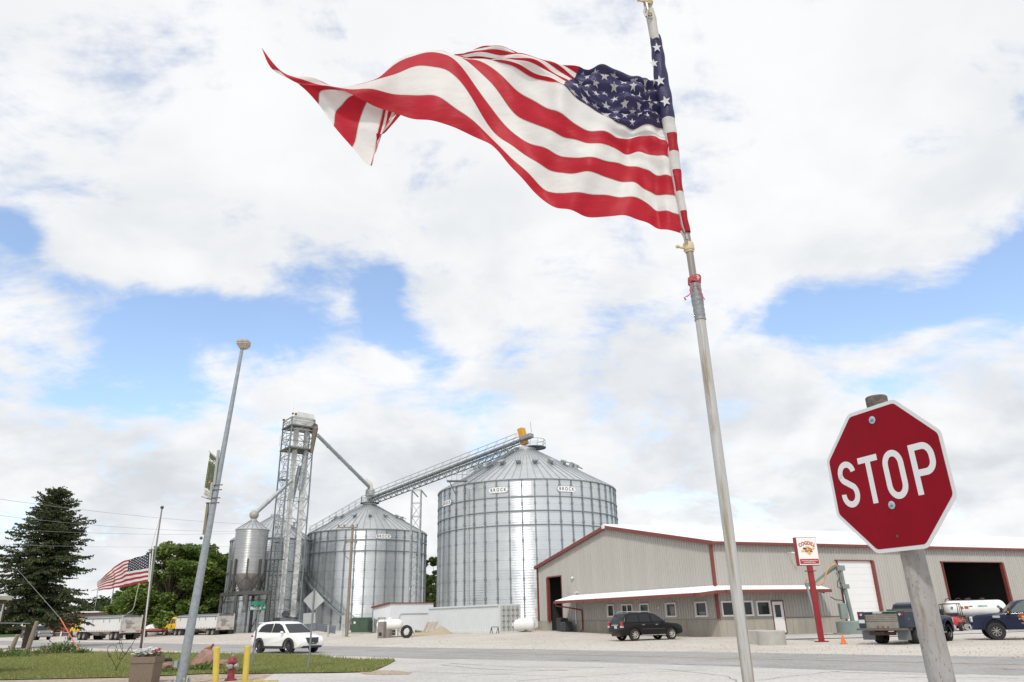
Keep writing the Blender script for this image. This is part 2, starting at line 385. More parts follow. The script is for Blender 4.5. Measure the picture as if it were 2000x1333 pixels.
o = mb.build('grass_blades', [mat('blade_green', (.28, .305, .095), .7, var=.3, vs=2, transl=.3), mat('blade_dark', (.20, .245, .07), .7, transl=.3), mat('blade_straw', (.36, .32, .15), .8, transl=.3)])
struct(o, 'stuff'); o['label'] = 'short mown lawn grass blades with ragged edges'; o['category'] = 'grass'
# loose stones over the gravel yard
mb = MB(); cnt = 0
while cnt < 3600:
    px, py = random.uniform(-20, 2020), random.uniform(1228, 1292)
    p = G(px, py); d = (p.y-37+.935*p.x)/1.369
    if d < 3.0 or d > 24 or p.y > 90: continue
    if (Vector((p.x-14.4, p.y-55.4)).dot(Vector((.396, -.918)))) < 1.5 and p.x > 12: continue
    s_ = random.uniform(.010, .028)*(1+p.y/60); z = gz(p.x, p.y); cnt += 1
    q = [Vector((p.x+random.uniform(-1, 1)*s_, p.y+random.uniform(-1, 1)*s_, z+random.uniform(0, .5)*s_)) for _ in range(4)]; q.append(Vector((p.x, p.y, z+s_)))
    mb.add(q, [(0, 1, 4), (1, 2, 4), (2, 3, 4), (3, 0, 4)], random.randrange(3))
o = mb.build('loose_gravel', [mat('stone_a', (.56, .50, .44), .9), mat('stone_b', (.40, .36, .31), .9), mat('stone_c', (.47, .41, .35), .9)])
struct(o, 'stuff'); o['label'] = 'loose pale stones scattered over the gravel yard'; o['category'] = 'gravel'
# ================================================================== MAIN BUILDING
BC = Vector((14.4, 55.45, 0)); BA = Vector((-.4466, .8947, 0)); BB = Vector((.918, .396, 0)); UZ = Vector((0, 0, 1))
NG = Vector((-.8947, -.4466, 0)); NL = Vector((.396, -.918, 0))
LG, LL, EZ, RZ, CZ = 27.3, 62.0, 6.55, 9.17, 1.2
M_side = mat('beige_siding', (.465, .45, .415), .55, 0, var=.09, vs=1.1, spec=.3, vscale=(1, 1, .06))
M_red = mat('red_trim', (.205, .05, .038), .5, 0, var=.12, vs=1.5)
M_roof = mat('white_metal_roof', (.84, .85, .86), .4, 0, var=.05, vs=.5)
M_bconc = mat('stained_concrete', (.40, .375, .32), .9, 0, var=.22, vs=.8, stain=((.30, .235, .15), .5, .52, .8), bump=.25, bs=8, vscale=(1, 1, .35))
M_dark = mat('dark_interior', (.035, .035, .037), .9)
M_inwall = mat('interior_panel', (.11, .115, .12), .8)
M_white = mat('white_paint', (.78, .78, .76), .45, 0, var=.06, vs=2)
M_glass = glass('window_glass', (.025, .03, .03), .04)
bld = thing('farm_service_building', 'beige ribbed metal building with red trim, white roof and concrete base', 'building', BC)
# children are in world coordinates; keep empty at base and parent with inverse offset
def kid(mb, name, mats, par, smooth=0, label=None):
    o = mb.build(name, mats, par, smooth, label)
    if par and par.type == 'EMPTY' and par.parent is None:
        inv = Matrix.Translation(par.location) @ Matrix.Rotation(par.rotation_euler.z, 4, 'Z'); o.data.transform(inv.inverted())
    elif par and par.parent is not None:
        r = par.parent
        while r.parent: r = r.parent
        inv = Matrix.Translation(r.location) @ Matrix.Rotation(r.rotation_euler.z, 4, 'Z'); o.data.transform(inv.inverted())
    return o
def gtop(s): return EZ+(RZ-EZ)*(s/13.8 if s < 13.8 else (LG-s)/(LG-13.8))
D1 = (22.3, 25.15, 0, 5.34)
GW = [(13.3, 14.35, 1.48, 2.5), (10.5, 12.15, 1.22, 2.47), (8.2, 9.45, 1.45, 2.45), (4.7, 5.95, 1.40, 2.42), (1.1, 2.4, 1.38, 2.41)]
LW = [(.3, 3.1, 1.37, 2.39), (3.46, 4.75, 1.35, 2.37)]
DR = (4.92, 6.0, .14, 2.33); WD = (12.04, 15.92, .15, 5.32); BD = (24.0, 31.77, .15, 5.30)
mb = MB()
hg = [(a, b, c-CZ, d-CZ) for a, b, c, d in GW]+[(D1[0], D1[1], 0, D1[3]-CZ)]
corr(mb, BC+UZ*CZ, BA, UZ, NG, LG, 0, .3, .06, rib=.3, holes=hg, vmax=lambda s: gtop(s)-CZ)
hl = [(a, b, max(0, c-CZ), d-CZ) for a, b, c, d in LW]+[(a, b, 0, d-CZ) for a, b, c, d in (DR, WD, BD)]
corr(mb, BC+UZ*CZ, BB, UZ, NL, LL, EZ-CZ, .3, .06, rib=.3, holes=hl)
# far walls, plain
mb.quad(BC+BA*LG, BC+BA*LG+BB*LL, BC+BA*LG+BB*LL+UZ*EZ, BC+BA*LG+UZ*EZ)
E2 = BC+BB*LL; mb.poly([E2, E2+BA*LG, E2+BA*LG+UZ*EZ, E2+BA*13.8+UZ*RZ, E2+UZ*EZ])
kid(mb, 'wall', M_side, bld)
mb = MB()
def cwall(P, U, N, segs):
    for a, b, zt in segs: mb.box(P+U*(a+b)/2 - N*.12 + UZ*(zt/2-.4), (b-a, .30, zt+.8), ax=(U, N, UZ))
cwall(BC, BA, NG, [(.28, 22.3, CZ), (25.15, LG, CZ)])
cwall(BC, BB, NL, [(-.05, 4.92, CZ), (6.0, 12.04, CZ-.05), (15.92, 24.0, CZ-.1), (31.77, LL, CZ-.1)])
# form-panel seams on the foundation
mb.cur = 1
for k in range(24):
    s_ = 1.2+k*1.17
    if s_ < 22: mb.box(BC+BA*s_+NG*.033+UZ*.55, (.025, .01, 1.25), ax=(BA, NG, UZ))
for k in range(10): 
    s_ = .6+k*1.22
    if not 4.8 < s_ < 6.1: mb.box(BC+BB*s_+NL*.033+UZ*.55, (.025, .01, 1.2), ax=(BB, NL, UZ))
kid(mb, 'foundation', [M_bconc, mat('seam_dark', (.26, .235, .19), .9)], bld)
# roof: two ribbed slopes
def roofslope(P, U, lu, V, lv, Nn, pitch=.3, dep=.04): 
    mb = MB(); corr(mb, P, U, V, Nn, lu, lv, pitch, dep); 
    return mb
ov = .25
for side in (0, 1):
    if side == 0: e0 = BC+UZ*EZ; r0 = BC+BA*13.8+UZ*RZ
    else: e0 = BC+BA*LG+UZ*EZ; r0 = BC+BA*13.8+UZ*RZ
    V = (r0-e0); lv = V.length; V.normalize(); e0 = e0 - V*ov - BB*ov; lv += ov
    Nn = BB.cross(V).normalized(); Nn = Nn if Nn.z > 0 else -Nn
    mb = roofslope(e0+Nn*.06, BB, LL+2*ov, V, lv, Nn)
    kid(mb, 'roof', M_roof, bld)
mb = MB(); mb.bar(BC-BB*.3+BA*13.8+UZ*(RZ+.10), BC+BB*(LL+.3)+BA*13.8+UZ*(RZ+.10), .3); kid(mb, 'ridge_cap', M_roof, bld)
mb = MB()
for e0, r0 in ((BC+UZ*EZ, BC+BA*13.8+UZ*RZ), (BC+BA*LG+UZ*EZ, BC+BA*13.8+UZ*RZ)):
    V = (r0-e0).normalized(); a = e0-V*.3+NG*.2; b = r0+NG*.2; Nn = V.cross(NG).normalized()
    mb.box((a+b)/2-UZ*.03, ((b-a).length+.1, .2, .3), ax=(V, NG, V.cross(NG)))
kid(mb, 'rake_trim', M_red, bld)
mb = MB(); mb.box(BC+BA*13.8+NG*.32+UZ*(RZ+.0), (.5, .06, .34), ax=(BA, NG, UZ), bev=.05); kid(mb, 'peak_cap', M_white, bld)
mb = MB(); a = BC+NL*.28+UZ*(EZ-.08); mb.box(a+BB*(LL/2), (LL+.5, .2, .2), ax=(BB, NL, UZ)); kid(mb, 'gutter', M_red, bld)
for P in (BC+NG*.03+NL*.03, BC+BA*LG+NG*.03): mb = MB(); mb.box(P+UZ*((EZ+CZ)/2), (.2, .2, EZ-CZ), ax=(BA, NG, UZ)); kid(mb, 'corner_trim', M_red, bld)
mb = MB(); mb.box(BC+BA*11+NG*.04+UZ*CZ, (21.7, .05, .05), ax=(BA, NG, UZ)); mb.box(BC+BB*2.4+NL*.04+UZ*CZ, (4.9, .05, .05), ax=(BB, NL, UZ)); mb.box(BC+BB*9+NL*.04+UZ*CZ, (5.9, .05, .05), ax=(BB, NL, UZ))
kid(mb, 'base_flashing', mat('flashing_grey', (.25, .24, .23), .6), bld)
# windows
def window(U, N, w, mull=0, stuffc=None, lab=None):
    a, b, c, d = w; P = BC+U*((a+b)/2)+UZ*((c+d)/2)
    mb = MB(); t = .11
    for s_ in (-1, 1):
        mb.box(P+U*s_*((b-a)/2-t/2+.02)+N*.04, (t, .12, d-c+.04), ax=(U, N, UZ)); mb.box(P+UZ*s_*((d-c)/2-t/2+.02)+N*.045, (b-a+.04-2*t, .12, t), ax=(U, N, UZ))
    if mull: 
        for q in range(mull): mb.box(P+U*((b-a)*((q+1)/(mull+1)-.5))+N*.03, (t*.9, .1, d-c-2*t+.03), ax=(U, N, UZ))
    fr = kid(mb, 'window', M_white, bld)
    mb = MB(); mb.box(P-N*.02, (b-a-.1, .02, d-c-.1), ax=(U, N, UZ)); kid(mb, 'pane', M_glass, fr)
    return fr
for i, w in enumerate(GW): window(BA, NG, w, 1 if i == 1 else 0)
window(BB, NL, LW[0], 1); window(BB, NL, LW[1])
# items seen in the windows (blinds, papers) are part of the panes' room: small boards just behind the glass line
for q_, d_ in ((BA*5.2+UZ*1.85, (.55, .02, .6)), (BA*1.7+UZ*1.62, (.7, .02, .22))): mb = MB(); mb.box(BC+q_+NG*.005, d_, ax=(BA, NG, UZ)); kid(mb, 'window_notice', mat('notice_paper', (.34, .33, .31), .8, var=.5, vs=9), bld)
# service door
P = BC+BB*5.46; mb = MB(); mb.box(P+UZ*1.235+NL*.02, (1.02, .06, 2.17), ax=(BB, NL, UZ), bev=.01); dr = kid(mb, 'door', M_white, bld)
mb = MB(); mb.box(P+UZ*1.66+NL*.06-BB*.03, (.52, .02, .85), ax=(BB, NL, UZ)); kid(mb, 'pane', M_glass, dr)
mb = MB(); mb.sphere(P+BB*.42+NL*.1+UZ*1.1, .045, 8); kid(mb, 'handle', mat('brass', (.35, .30, .2), .3, .8), dr)
mb = MB()
for s_ in (-1, 1): mb.box(P+BB*s_*.545+NL*.03+UZ*1.235, (.05, .1, 2.19), ax=(BB, NL, UZ))
mb.box(P+UZ*2.37+NL*.03, (1.2, .1, .09), ax=(BB, NL, UZ)); kid(mb, 'door_frame', M_red, bld)
# white overhead door
mb = MB(); nsec = 10; h = (WD[3]-WD[2])/nsec
for i in range(nsec): mb.box(BC+BB*((WD[0]+WD[1])/2)-NL*.06+UZ*(WD[2]+h*(i+.5)), (WD[1]-WD[0], .06, h-.004), ax=(BB, NL, UZ), bev=.008)
kid(mb, 'overhead_door', mat('door_white', (.80, .80, .80), .5, var=.03, vs=1), bld)
for a, b, c, d in (WD, BD):
    mb = MB()
    for u, w_ in ((a, .05), (b, .22)): mb.box(BC+BB*u+NL*.03+UZ*((c+d)/2), (w_, .30, d-c), ax=(BB, NL, UZ))
    mb.box(BC+BB*((a+b)/2)+NL*.03+UZ*(d+.035), (b-a+.22, .16, .07), ax=(BB, NL, UZ)); kid(mb, 'opening_trim', M_red, bld)
a, b, c, d = D1; mb = MB()
for u in (a, b): mb.box(BC+BA*u+NG*.02+UZ*((CZ+d)/2), (.10 if u == a else .26, .3 if u == b else .16, d-CZ), ax=(BA, NG, UZ))
mb.box(BC+BA*((a+b)/2)+NG*.02+UZ*(d+.05), (b-a+.14, .16, .12), ax=(BA, NG, UZ))
kid(mb, 'opening_trim', M_red, bld)
# interiors
mb = MB()
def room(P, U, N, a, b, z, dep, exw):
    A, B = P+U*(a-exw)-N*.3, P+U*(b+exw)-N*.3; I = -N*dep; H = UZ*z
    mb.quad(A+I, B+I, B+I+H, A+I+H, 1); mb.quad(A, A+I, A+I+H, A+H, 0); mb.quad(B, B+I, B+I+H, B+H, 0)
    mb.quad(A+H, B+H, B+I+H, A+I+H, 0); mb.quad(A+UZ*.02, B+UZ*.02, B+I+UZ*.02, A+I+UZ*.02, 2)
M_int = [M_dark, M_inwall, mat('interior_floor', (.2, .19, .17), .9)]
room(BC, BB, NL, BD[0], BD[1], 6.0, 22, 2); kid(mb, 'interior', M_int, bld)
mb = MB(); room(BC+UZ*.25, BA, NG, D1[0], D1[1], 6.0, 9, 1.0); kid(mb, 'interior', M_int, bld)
mb = MB()
for k in range(40): mb.box(BC+BB*(22.2+k*.3)-NL*22.2+UZ*3, (.05, .06, 6), ax=(BB, NL, UZ))
kid(mb, 'liner_rib', mat('liner', (.055, .055, .06), .8), bld)
# corrugated canopies
def canopy(name, P, U, N, u0, u1, off, zw, zo, ends):
    a = P+U*u0+N*off+UZ*zo; V = (P+U*u0+N*.05+UZ*zw)-a; lv = V.length; V.normalize(); Nn = V.cross(U); Nn = Nn if Nn.z > 0 else -Nn
    mb = MB(); corr(mb, a+Nn*.05, U, V, Nn, u1-u0, lv, .23, .035); c = kid(mb, 'canopy_roof', M_roof, bld)
    mb = MB(); mb.box(P+U*(u0+u1)/2+N*(off+.04)+UZ*(zo-.08), (u1-u0+.1, .13, .2), ax=(U, N, UZ)); mb.box(P+U*(u0+u1)/2+N*(off-.04)+UZ*(zo+.025), (u1-u0+.04, .06, .05), ax=(U, N, UZ))
    for u in ends:
        A, B = P+U*u+N*off+UZ*(zo-.05), P+U*u+UZ*(zw-.05); D = (B-A).normalized(); Wd = D.cross(U).normalized(); mb.box((A+B)/2, ((B-A).length, .06, .2), ax=(D, U, Wd))
    kid(mb, 'canopy_fascia', M_red, bld)
    mb = MB(); 
    A = P+U*u0+N*off+UZ*(zo-.13); mb.quad(A, A+U*(u1-u0), P+U*u1+UZ*(zw-.14), P+U*u0+UZ*(zw-.14)); kid(mb, 'soffit', mat('soffit_red', (.16, .035, .03), .7), bld)
canopy('g', BC, BA, NG, 0, 20.4, 2.0, 3.42, 2.93, (20.4,))
canopy('l', BC, BB, NL, 0, 9.75, 1.2, 3.42, 3.09, (9.75,))
kA, kB = BC+NG*2.0, BC+NL*1.2; kA2, kB2 = kA-BA*.62, kB-BB*.9
mb = MB(); mb.poly([BC+UZ*3.47, kA+UZ*2.98, kA2+UZ*2.98, kB2+UZ*3.12, kB+UZ*3.14]); kid(mb, 'corner_roof', M_roof, bld)
mb = MB()
for (q1, z1_), (q2, z2_) in (((kA, 2.85), (kA2, 2.85)), ((kA2, 2.85), (kB2, 3.0)), ((kB2, 3.0), (kB, 3.01))):
    d_ = (q2+UZ*z2_)-(q1+UZ*z1_); L_ = d_.length; d_.normalize(); s_ = UZ.cross(d_).normalized(); mb.box(((q1+UZ*z1_)+(q2+UZ*z2_))/2, (L_+.08, .1, .2), ax=(d_, s_, d_.cross(s_)))
kid(mb, 'corner_fascia', M_red, bld)
for u in (19.2, 15.7, 11.3, 7.4, 3.2):
    mb = MB(); A, B = BC+BA*u+NG*1.75, BC+BA*u+NG*.04
    mb.prism([A+UZ*2.86-BA*.05, A+UZ*2.72-BA*.05, B+UZ*3.2-BA*.05, B+UZ*3.3-BA*.05], BA*.1); kid(mb, 'canopy_bracket', M_red, bld)
for u in (.6, 9.2):
    mb = MB(); A, B = BC+BB*u+NL*1.1, BC+BB*u+NL*.04
    mb.prism([A+UZ*3.0-BB*.05, A+UZ*2.84-BB*.05, B+UZ*3.12-BB*.05, B+UZ*3.3-BB*.05], BB*.1); kid(mb, 'canopy_bracket', M_red, bld)
# downspout, pipe, wall lamp, camera
mb = MB(); d0 = BC+BA*20.3+NG*1.95+UZ*2.78; d1 = BC+BA*18.6+NG*.12+UZ*2.1
mb.tube([d0, d0-UZ*.2, d1+UZ*.03, d1-UZ*.12, BC+BA*18.6+NG*.12+UZ*.45, BC+BA*18.7+NG*.35+UZ*.25], .065, 8); kid(mb, 'downspout', M_red, bld, 50)
mb = MB(); q = BC+BA*19.7+NG*.14; mb.tube([q+UZ*.9, q+UZ*3.6, q+UZ*3.75+BA*-.2, q+UZ*3.72-BA*.6], .055, 8); kid(mb, 'vent_pipe', M_white, bld, 50)
mb = MB(); q = BC+BA*20.1+NG*.1+UZ*5.08; mb.box(q, (.36, .2, .2), ax=(BA, NG, UZ), bev=.05); kid(mb, 'wall_lamp', M_white, bld)
mb = MB(); q = BC+BA*6.9+NG*.06+UZ*2.1; mb.box(q, (.1, .06, .16), ax=(BA, NG, UZ)); kid(mb, 'meter_plate', M_white, bld)
mb = MB(); q = BC+BB*7.2+NL*.5+UZ*5.85; mb.tube([q, q+NL*.35-UZ*.12+BB*.2], .06, 8); mb.bar(q, q-NL*.5, .05); kid(mb, 'camera', M_white, bld)
mb = MB(); q = BC+BA*24.2-NG*3+UZ*.3
for z in (.0, 2.9, 1.5): mb.box(q+UZ*(z+1.2)+BA*0, (4, .1, .14), ax=(BA, NG, UZ), mi=0)
mb.box(q+UZ*3.2-NG*.6, (1.4, 1.0, .4), ax=(BA, NG, UZ), mi=1); mb.box(q+UZ*.6-BA*.4, (.5, .5, 1.2), ax=(BA, NG, UZ), mi=2, bev=.1); mb.tube([q-BA*.2+UZ*1.2, q-BA*.3+UZ*.1], .12, 8, 3); mb.sphere(q-BA*.9+UZ*4.1-NG*1, .9, 10, 4, (1, .6, 1.3))
o = kid(mb, 'storage_rack', [mat('rack_yellow', (.45, .32, .03), .6), mat('grey_box', (.3, .31, .32), .7), mat('machine_green', (.02, .16, .05), .5), mat('machine_grey', (.25, .26, .27), .5), mat('bag_dark', (.015, .03, .03), .8)], None)
tag(o, 'dim yellow storage rack with bins and a green machine inside the open side door', 'rack')
# air conditioners at the wall
for (s_, off, w, hh, lab) in ((21.2, .8, .85, 1.15, 'tall dark grey air conditioning unit beside the open side door'), (20.1, 1.0, .9, .8, 'low dark grey air conditioning unit next to the taller one at the downspout')):
    q = BC+BA*s_+NG*off; z0 = gz(q.x, q.y)
    t = thing('air_conditioner', lab, 'air conditioner', (q.x, q.y, z0), math.atan2(BA.y, BA.x), 'air conditioners along the gable wall')
    mb = MB(); mb.box((0, 0, hh/2+.04), (w, w, hh), bev=.05); mb.build('case', mat('ac_grey', (.055, .06, .07), .5, .2), t)
    mb = MB()
    for k in range(9):
        mb.box((0, w/2+.012, .14+k*(hh-.2)/9), (w-.16, .015, .03)); mb.box((-w/2-.012, 0, .14+k*(hh-.2)/9), (.015, w-.16, .03))
    mb.build('grille', mat('ac_slat', (.10, .105, .11), .5, .3), t)
    mb = MB(); mb.lathe([(w*.36, hh+.045), (w*.36, hh+.08), (w*.30, hh+.08), (w*.06, hh+.07)], k=20, cap1=True); mb.build('fan_guard', mat('ac_slat', (.1, .1, .1)), t)
    mb = MB(); mb.box((w*.15, w/2+.022, hh*.8), (.16, .01, .06)); mb.build('badge', mat('badge_red', (.5, .06, .05), .5), t)
# ================================================================== GRAIN BINS
ANISO = 0.25
def galv(name, base, rough, zoff=1.12, streaks=1.0):
    m = bpy.data.materials.new(name); m.use_nodes = True; t = NT(m.node_tree); b = t.n['Principled BSDF']
    o = t.new('ShaderNodeTexCoord').outputs['Object']; s = t.new('ShaderNodeSeparateXYZ'); t.l.new(o, s.inputs[0])
    ang = t.m('ARCTAN2', s.outputs[1], s.outputs[0]); cb = t.new('ShaderNodeCombineXYZ')
    t.l.new(t.m('MULTIPLY', ang, 6.0), cb.inputs[0]); t.l.new(s.outputs[2], cb.inputs[2])
    f = t.noise(t.mapping(cb.outputs[0], (1, 1, .22)), 2.2, 6, .7)                      # vertical weathering
    row = t.m('FLOOR', t.m('DIVIDE', s.outputs[2], zoff)); pan = t.m('FLOOR', t.m('MULTIPLY', ang, 2.6))
    wn = t.new('ShaderNodeTexWhiteNoise'); wn.noise_dimensions = '2D'; c2 = t.new('ShaderNodeCombineXYZ'); t.l.new(row, c2.inputs[0]); t.l.new(pan, c2.inputs[1]); t.l.new(c2.outputs[0], wn.inputs['Vector'])
    v = t.m('ADD', t.m('MULTIPLY', t.ramp(f, .3, .7), .5), t.m('MULTIPLY', wn.outputs['Value'], .5))
    c = t.mix(v, tuple(x*.88 for x in base), tuple(min(1, x*1.06) for x in base))
    fr = t.m('FRACT', t.m('DIVIDE', s.outputs[2], zoff)); seam = t.m('SUBTRACT', 1.0, t.ramp(t.m('ABSOLUTE', t.m('SUBTRACT', fr, .5)), .455, .49))
    c = t.mix(seam, tuple(x*.80 for x in base), c)
    t.l.new(c, b.inputs['Base Color']); b.inputs['Metallic'].default_value = .85
    tg = t.new('ShaderNodeTangent'); tg.direction_type = 'RADIAL'; tg.axis = 'Z'; t.l.new(tg.outputs[0], b.inputs['Tangent']); b.inputs['Anisotropic'].default_value = .88; b.inputs['Anisotropic Rotation'].default_value = ANISO
    t.l.new(t.m('ADD', rough, t.m('MULTIPLY', v, .14)), b.inputs['Roughness'])
    # corrugation: horizontal waves, 10 cm pitch
    wv = t.m('SINE', t.m('MULTIPLY', s.outputs[2], 2*math.pi/.30))
    hgt = t.m('ADD', t.m('MULTIPLY', wv, .35), t.m('MULTIPLY', t.noise(t.mapping(cb.outputs[0], (1, 1, .8)), 3, 4, .6), 1.2))
    bn = t.new('ShaderNodeBump'); bn.inputs['Strength'].default_value = .35; bn.inputs['Distance'].default_value = .04
    t.l.new(hgt, bn.inputs['Height']); t.l.new(bn.outputs[0], b.inputs['Normal'])
    return m
M_bin = galv('galvanised_bin', (.72, .75, .77), .27)
M_bind = galv('dull_galvanised', (.60, .61, .62), .3, .8)
M_galv = mat('galvanised_steel', (.42, .45, .46), .45, .6, var=.2, vs=4)
M_galvd = mat('stiffener_steel', (.27, .30, .31), .5, .55, var=.2, vs=2)
M_groof = mat('bin_roof', (.56, .58, .59), .42, .55, var=.12, vs=.5)
M_steel = mat('dark_steel', (.10, .098, .10), .6, .3, var=.3, vs=3)
M_black = mat('black_ink', (.02, .02, .02), .6)
def grain_bin(name, label, c, z0, Rr, eave, peak, ribs, rings, seams, vents, vfrac=.42, top=.12, wallm=None, plates=()):
    t = thing(name, label, 'grain bin', (c[0], c[1], z0)); e, pk = eave-z0, peak-z0
    mb = MB(); mb.lathe([(Rr, -.6), (Rr, e)], k=96); mb.build('wall', wallm or M_bin, t, 40)
    mb = MB(); rt = Rr*top
    mb.lathe([(Rr+.12, e-.06), (Rr+.12, e+.02), (rt, pk), (rt, pk+.35), (rt*.9, pk+.42), (.05, pk+.45)], k=96); mb.build('roof', M_groof, t, 25)
    mb = MB()
    for i in range(seams):
        a = 2*math.pi*i/seams; d = Vector((math.cos(a), math.sin(a), 0)); mb.bar(d*(Rr+.12)+UZ*(e+.06), d*rt+UZ*(pk+.03), .07)
    mb.build('roof_seam', mat('seam_steel', (.36, .38, .39), .5, .5), t)
    mb = MB()
    for i in range(ribs):
        a = 2*math.pi*(i+.5)/ribs; d = Vector((math.cos(a), math.sin(a), 0)); u = Vector((-d.y, d.x, 0))
        mb.box(d*(Rr+.05)+UZ*(e/2-.1), (.16, .12, e-.1), ax=(u, d, UZ))
        for z in np.arange(1.2, e-.3, 2.24): mb.box(d*(Rr+.09)+UZ*float(z), (.24, .10, .30), ax=(u, d, UZ))
    mb.build('stiffener', M_galvd, t)
    mb = MB()
    for z in list(rings): mb.lathe([(Rr+.02, z-z0-.07), (Rr+.16, z-z0-.04), (Rr+.16, z-z0+.04), (Rr+.02, z-z0+.07)], k=96)
    mb.lathe([(Rr+.02, e-.16), (Rr+.18, e-.14), (Rr+.18, e-.04)], k=96)
    mb.build('wind_ring', M_galvd, t)
    for i in range(vents):
        a = 2*math.pi*(i+.5)/vents - math.pi/2; d = Vector((math.cos(a), math.sin(a), 0)); u = Vector((-d.y, d.x, 0)); r = Rr*(1-vfrac); z = e+(pk-e)*(1-(r-rt)/(Rr-rt))
        sl = (d*(Rr-rt)-UZ*(pk-e)).normalized(); nn = sl.cross(u); nn = nn if nn.z > 0 else -nn
        mb = MB(); p = d*r+UZ*(z+.02); k_ = Rr/12
        mb.prism([p-u*.3*k_, p+u*.3*k_, p+u*.3*k_-sl*.0+nn*.55*k_, p-u*.3*k_+nn*.55*k_], -sl*.55*k_); mb.box(p+nn*.6*k_+sl*.12, (.8*k_, 1.0*k_, .08), ax=(u, sl, nn)); 
        mb.build('roof_vent', M_galv, t)
    for pl in plates:      # curved name plate, pixel position of its centre on the wall
        px, py = pl; d = ray(px, py); A = d.x**2+d.y**2; B = -2*(d.x*c[0]+d.y*c[1]); Cc = c[0]**2+c[1]**2-(Rr+.2)**2
        tt = (-B-math.sqrt(B*B-4*A*Cc))/(2*A); P = C0+d*tt; a0 = math.atan2(P.y-c[1], P.x-c[0]); zz = P.z-z0; wd = plate_w; hh = wd*.26
        mb = MB(); K = 16; ring = []
        def onbin(x, y, r): a = a0+x/(Rr+.2); return Vector((math.cos(a)*r, math.sin(a)*r, zz+y))
        out = []
        for k in range(9): an = -math.pi/2+math.pi*k/8; out.append((wd/2-hh/2+math.cos(an)*hh/2, math.sin(an)*hh/2))
        for k in range(9): an = math.pi/2+math.pi*k/8; out.append((-wd/2+hh/2+math.cos(an)*hh/2, math.sin(an)*hh/2))
        N_ = 12
        for k in range(N_):
            xa, xb = -wd/2+wd*k/N_, -wd/2+wd*(k+1)/N_
            def hh_(x): e_ = abs(x)-(wd/2-hh/2); return hh/2 if e_ < 0 else math.sqrt(max(0, (hh/2)**2-e_**2))
            mb.quad(onbin(xa, -hh_(xa), Rr+.2), onbin(xb, -hh_(xb), Rr+.2), onbin(xb, hh_(xb), Rr+.2), onbin(xa, hh_(xa), Rr+.2), 0)
        mb2 = MB()
        text(mb2, 'BROCK', hh*.86, Matrix.Identity(4), 1, w=1.0, bold=.006, space=1.5)
        xsz = max(v[0] for v in mb2.v)-min(v[0] for v in mb2.v); k_ = wd*.80/xsz
        mb.add([onbin(v[0]*k_, v[1], Rr+.215) for v in mb2.v], [tuple(f) for f in mb2.f], 1)
        mb.build('name_plate', [mat('plate_white', (.78, .78, .77), .5), M_black], t)
    return t
plate_w = 2.6
B1 = (1.63, 103.7); R1 = 12.47
big = grain_bin('grain_bin', 'largest galvanised grain bin with ribbed wall and cone roof, behind the beige building', B1, .3, R1, 18.0, 24.2, 48, (15.75, 14.0, 12.3), 76, 20, plates=((973, 957.5), (1107, 955.5), (872, 983)))
plate_w = 2.3
B2 = (-22.54, 112.8); R2 = 8.78
mid = grain_bin('grain_bin', 'medium galvanised grain bin with spiral stair, left of the largest bin', B2, .3, R2, 13.75, 18.2, 38, (12.25, 10.75), 56, 14, plates=((749, 1048),))
B3 = (-35.6, 108.6); R3 = 5.75
rear = grain_bin('grain_bin', 'narrow galvanised grain bin behind the lattice tower and hopper bin', B3, .3, R3, 12.7, 16.2, 24, (8.2, 4.5), 36, 8)
# peak platforms, hatch, rail on big bin
def railring(mb, c, r, z, k=14, h=1.05):
    pts = [Vector((c[0]+r*math.cos(2*math.pi*i/k), c[1]+r*math.sin(2*math.pi*i/k), z)) for i in range(k+1)]
    for a, b in zip(pts[:-1], pts[1:]):
        mb.bar(a, a+UZ*h, .05); mb.bar(a+UZ*h, b+UZ*h, .05); mb.bar(a+UZ*h*.55, b+UZ*h*.55, .04)
mb = MB(); railring(mb, (1.2, 0), 1.7, 24.7-.3, 10); mb.lathe([(1.8, 24.6-.3), (1.8, 24.7-.3), (.05, 24.7-.3)], (1.2, 0, 0), k=20); mb.build('peak_platform', M_galvd, big)
mb = MB()
q = AT(893, 940, 92.0)-Vector((B1[0], B1[1], .3)); 
mb.box(q, (2.6, 1.2, .1)); 
for x in (-1.3, -.65, 0, .65, 1.3): mb.bar(q+Vector((x, -.6, 0)), q+Vector((x, -.6, 1.3)), .05)
for z in (.7, 1.3): mb.bar(q+Vector((-1.3, -.6, z)), q+Vector((1.3, -.6, z)), .05)
mb.bar(q+Vector((-1, .5, 0)), q+Vector((-.3, 1.3, -1.5)), .08); mb.bar(q+Vector((1, .5, 0)), q+Vector((1, 1.3, -1.5)), .08)
mb.build('eave_platform', M_galvd, big)
mb = MB(); pb = q+Vector((.2, .75, -.1))                     # downpipe / ladder below platform
d = Vector((pb.x, pb.y, 0)).normalized(); pp = d*(R1+.35)
for s_ in (-1, 1): mb.bar(Vector((pp.x+s_*.22, pp.y, 0)), Vector((pp.x+s_*.22, pp.y, 17)), .06)
for k in range(45): mb.bar(Vector((pp.x-.22, pp.y, .3+k*.38)), Vector((pp.x+.22, pp.y, .3+k*.38)), .03)
mb.build('ladder', M_galv, big)
mb = MB()                                                    # roof stair with rails up the left side of the roof
a = q+Vector((.9, .8, .3)); b = Vector((-1.2, -.8, 24.3)); V = (b-a); L = V.length; V.normalize(); sd_ = V.cross(UZ).normalized()
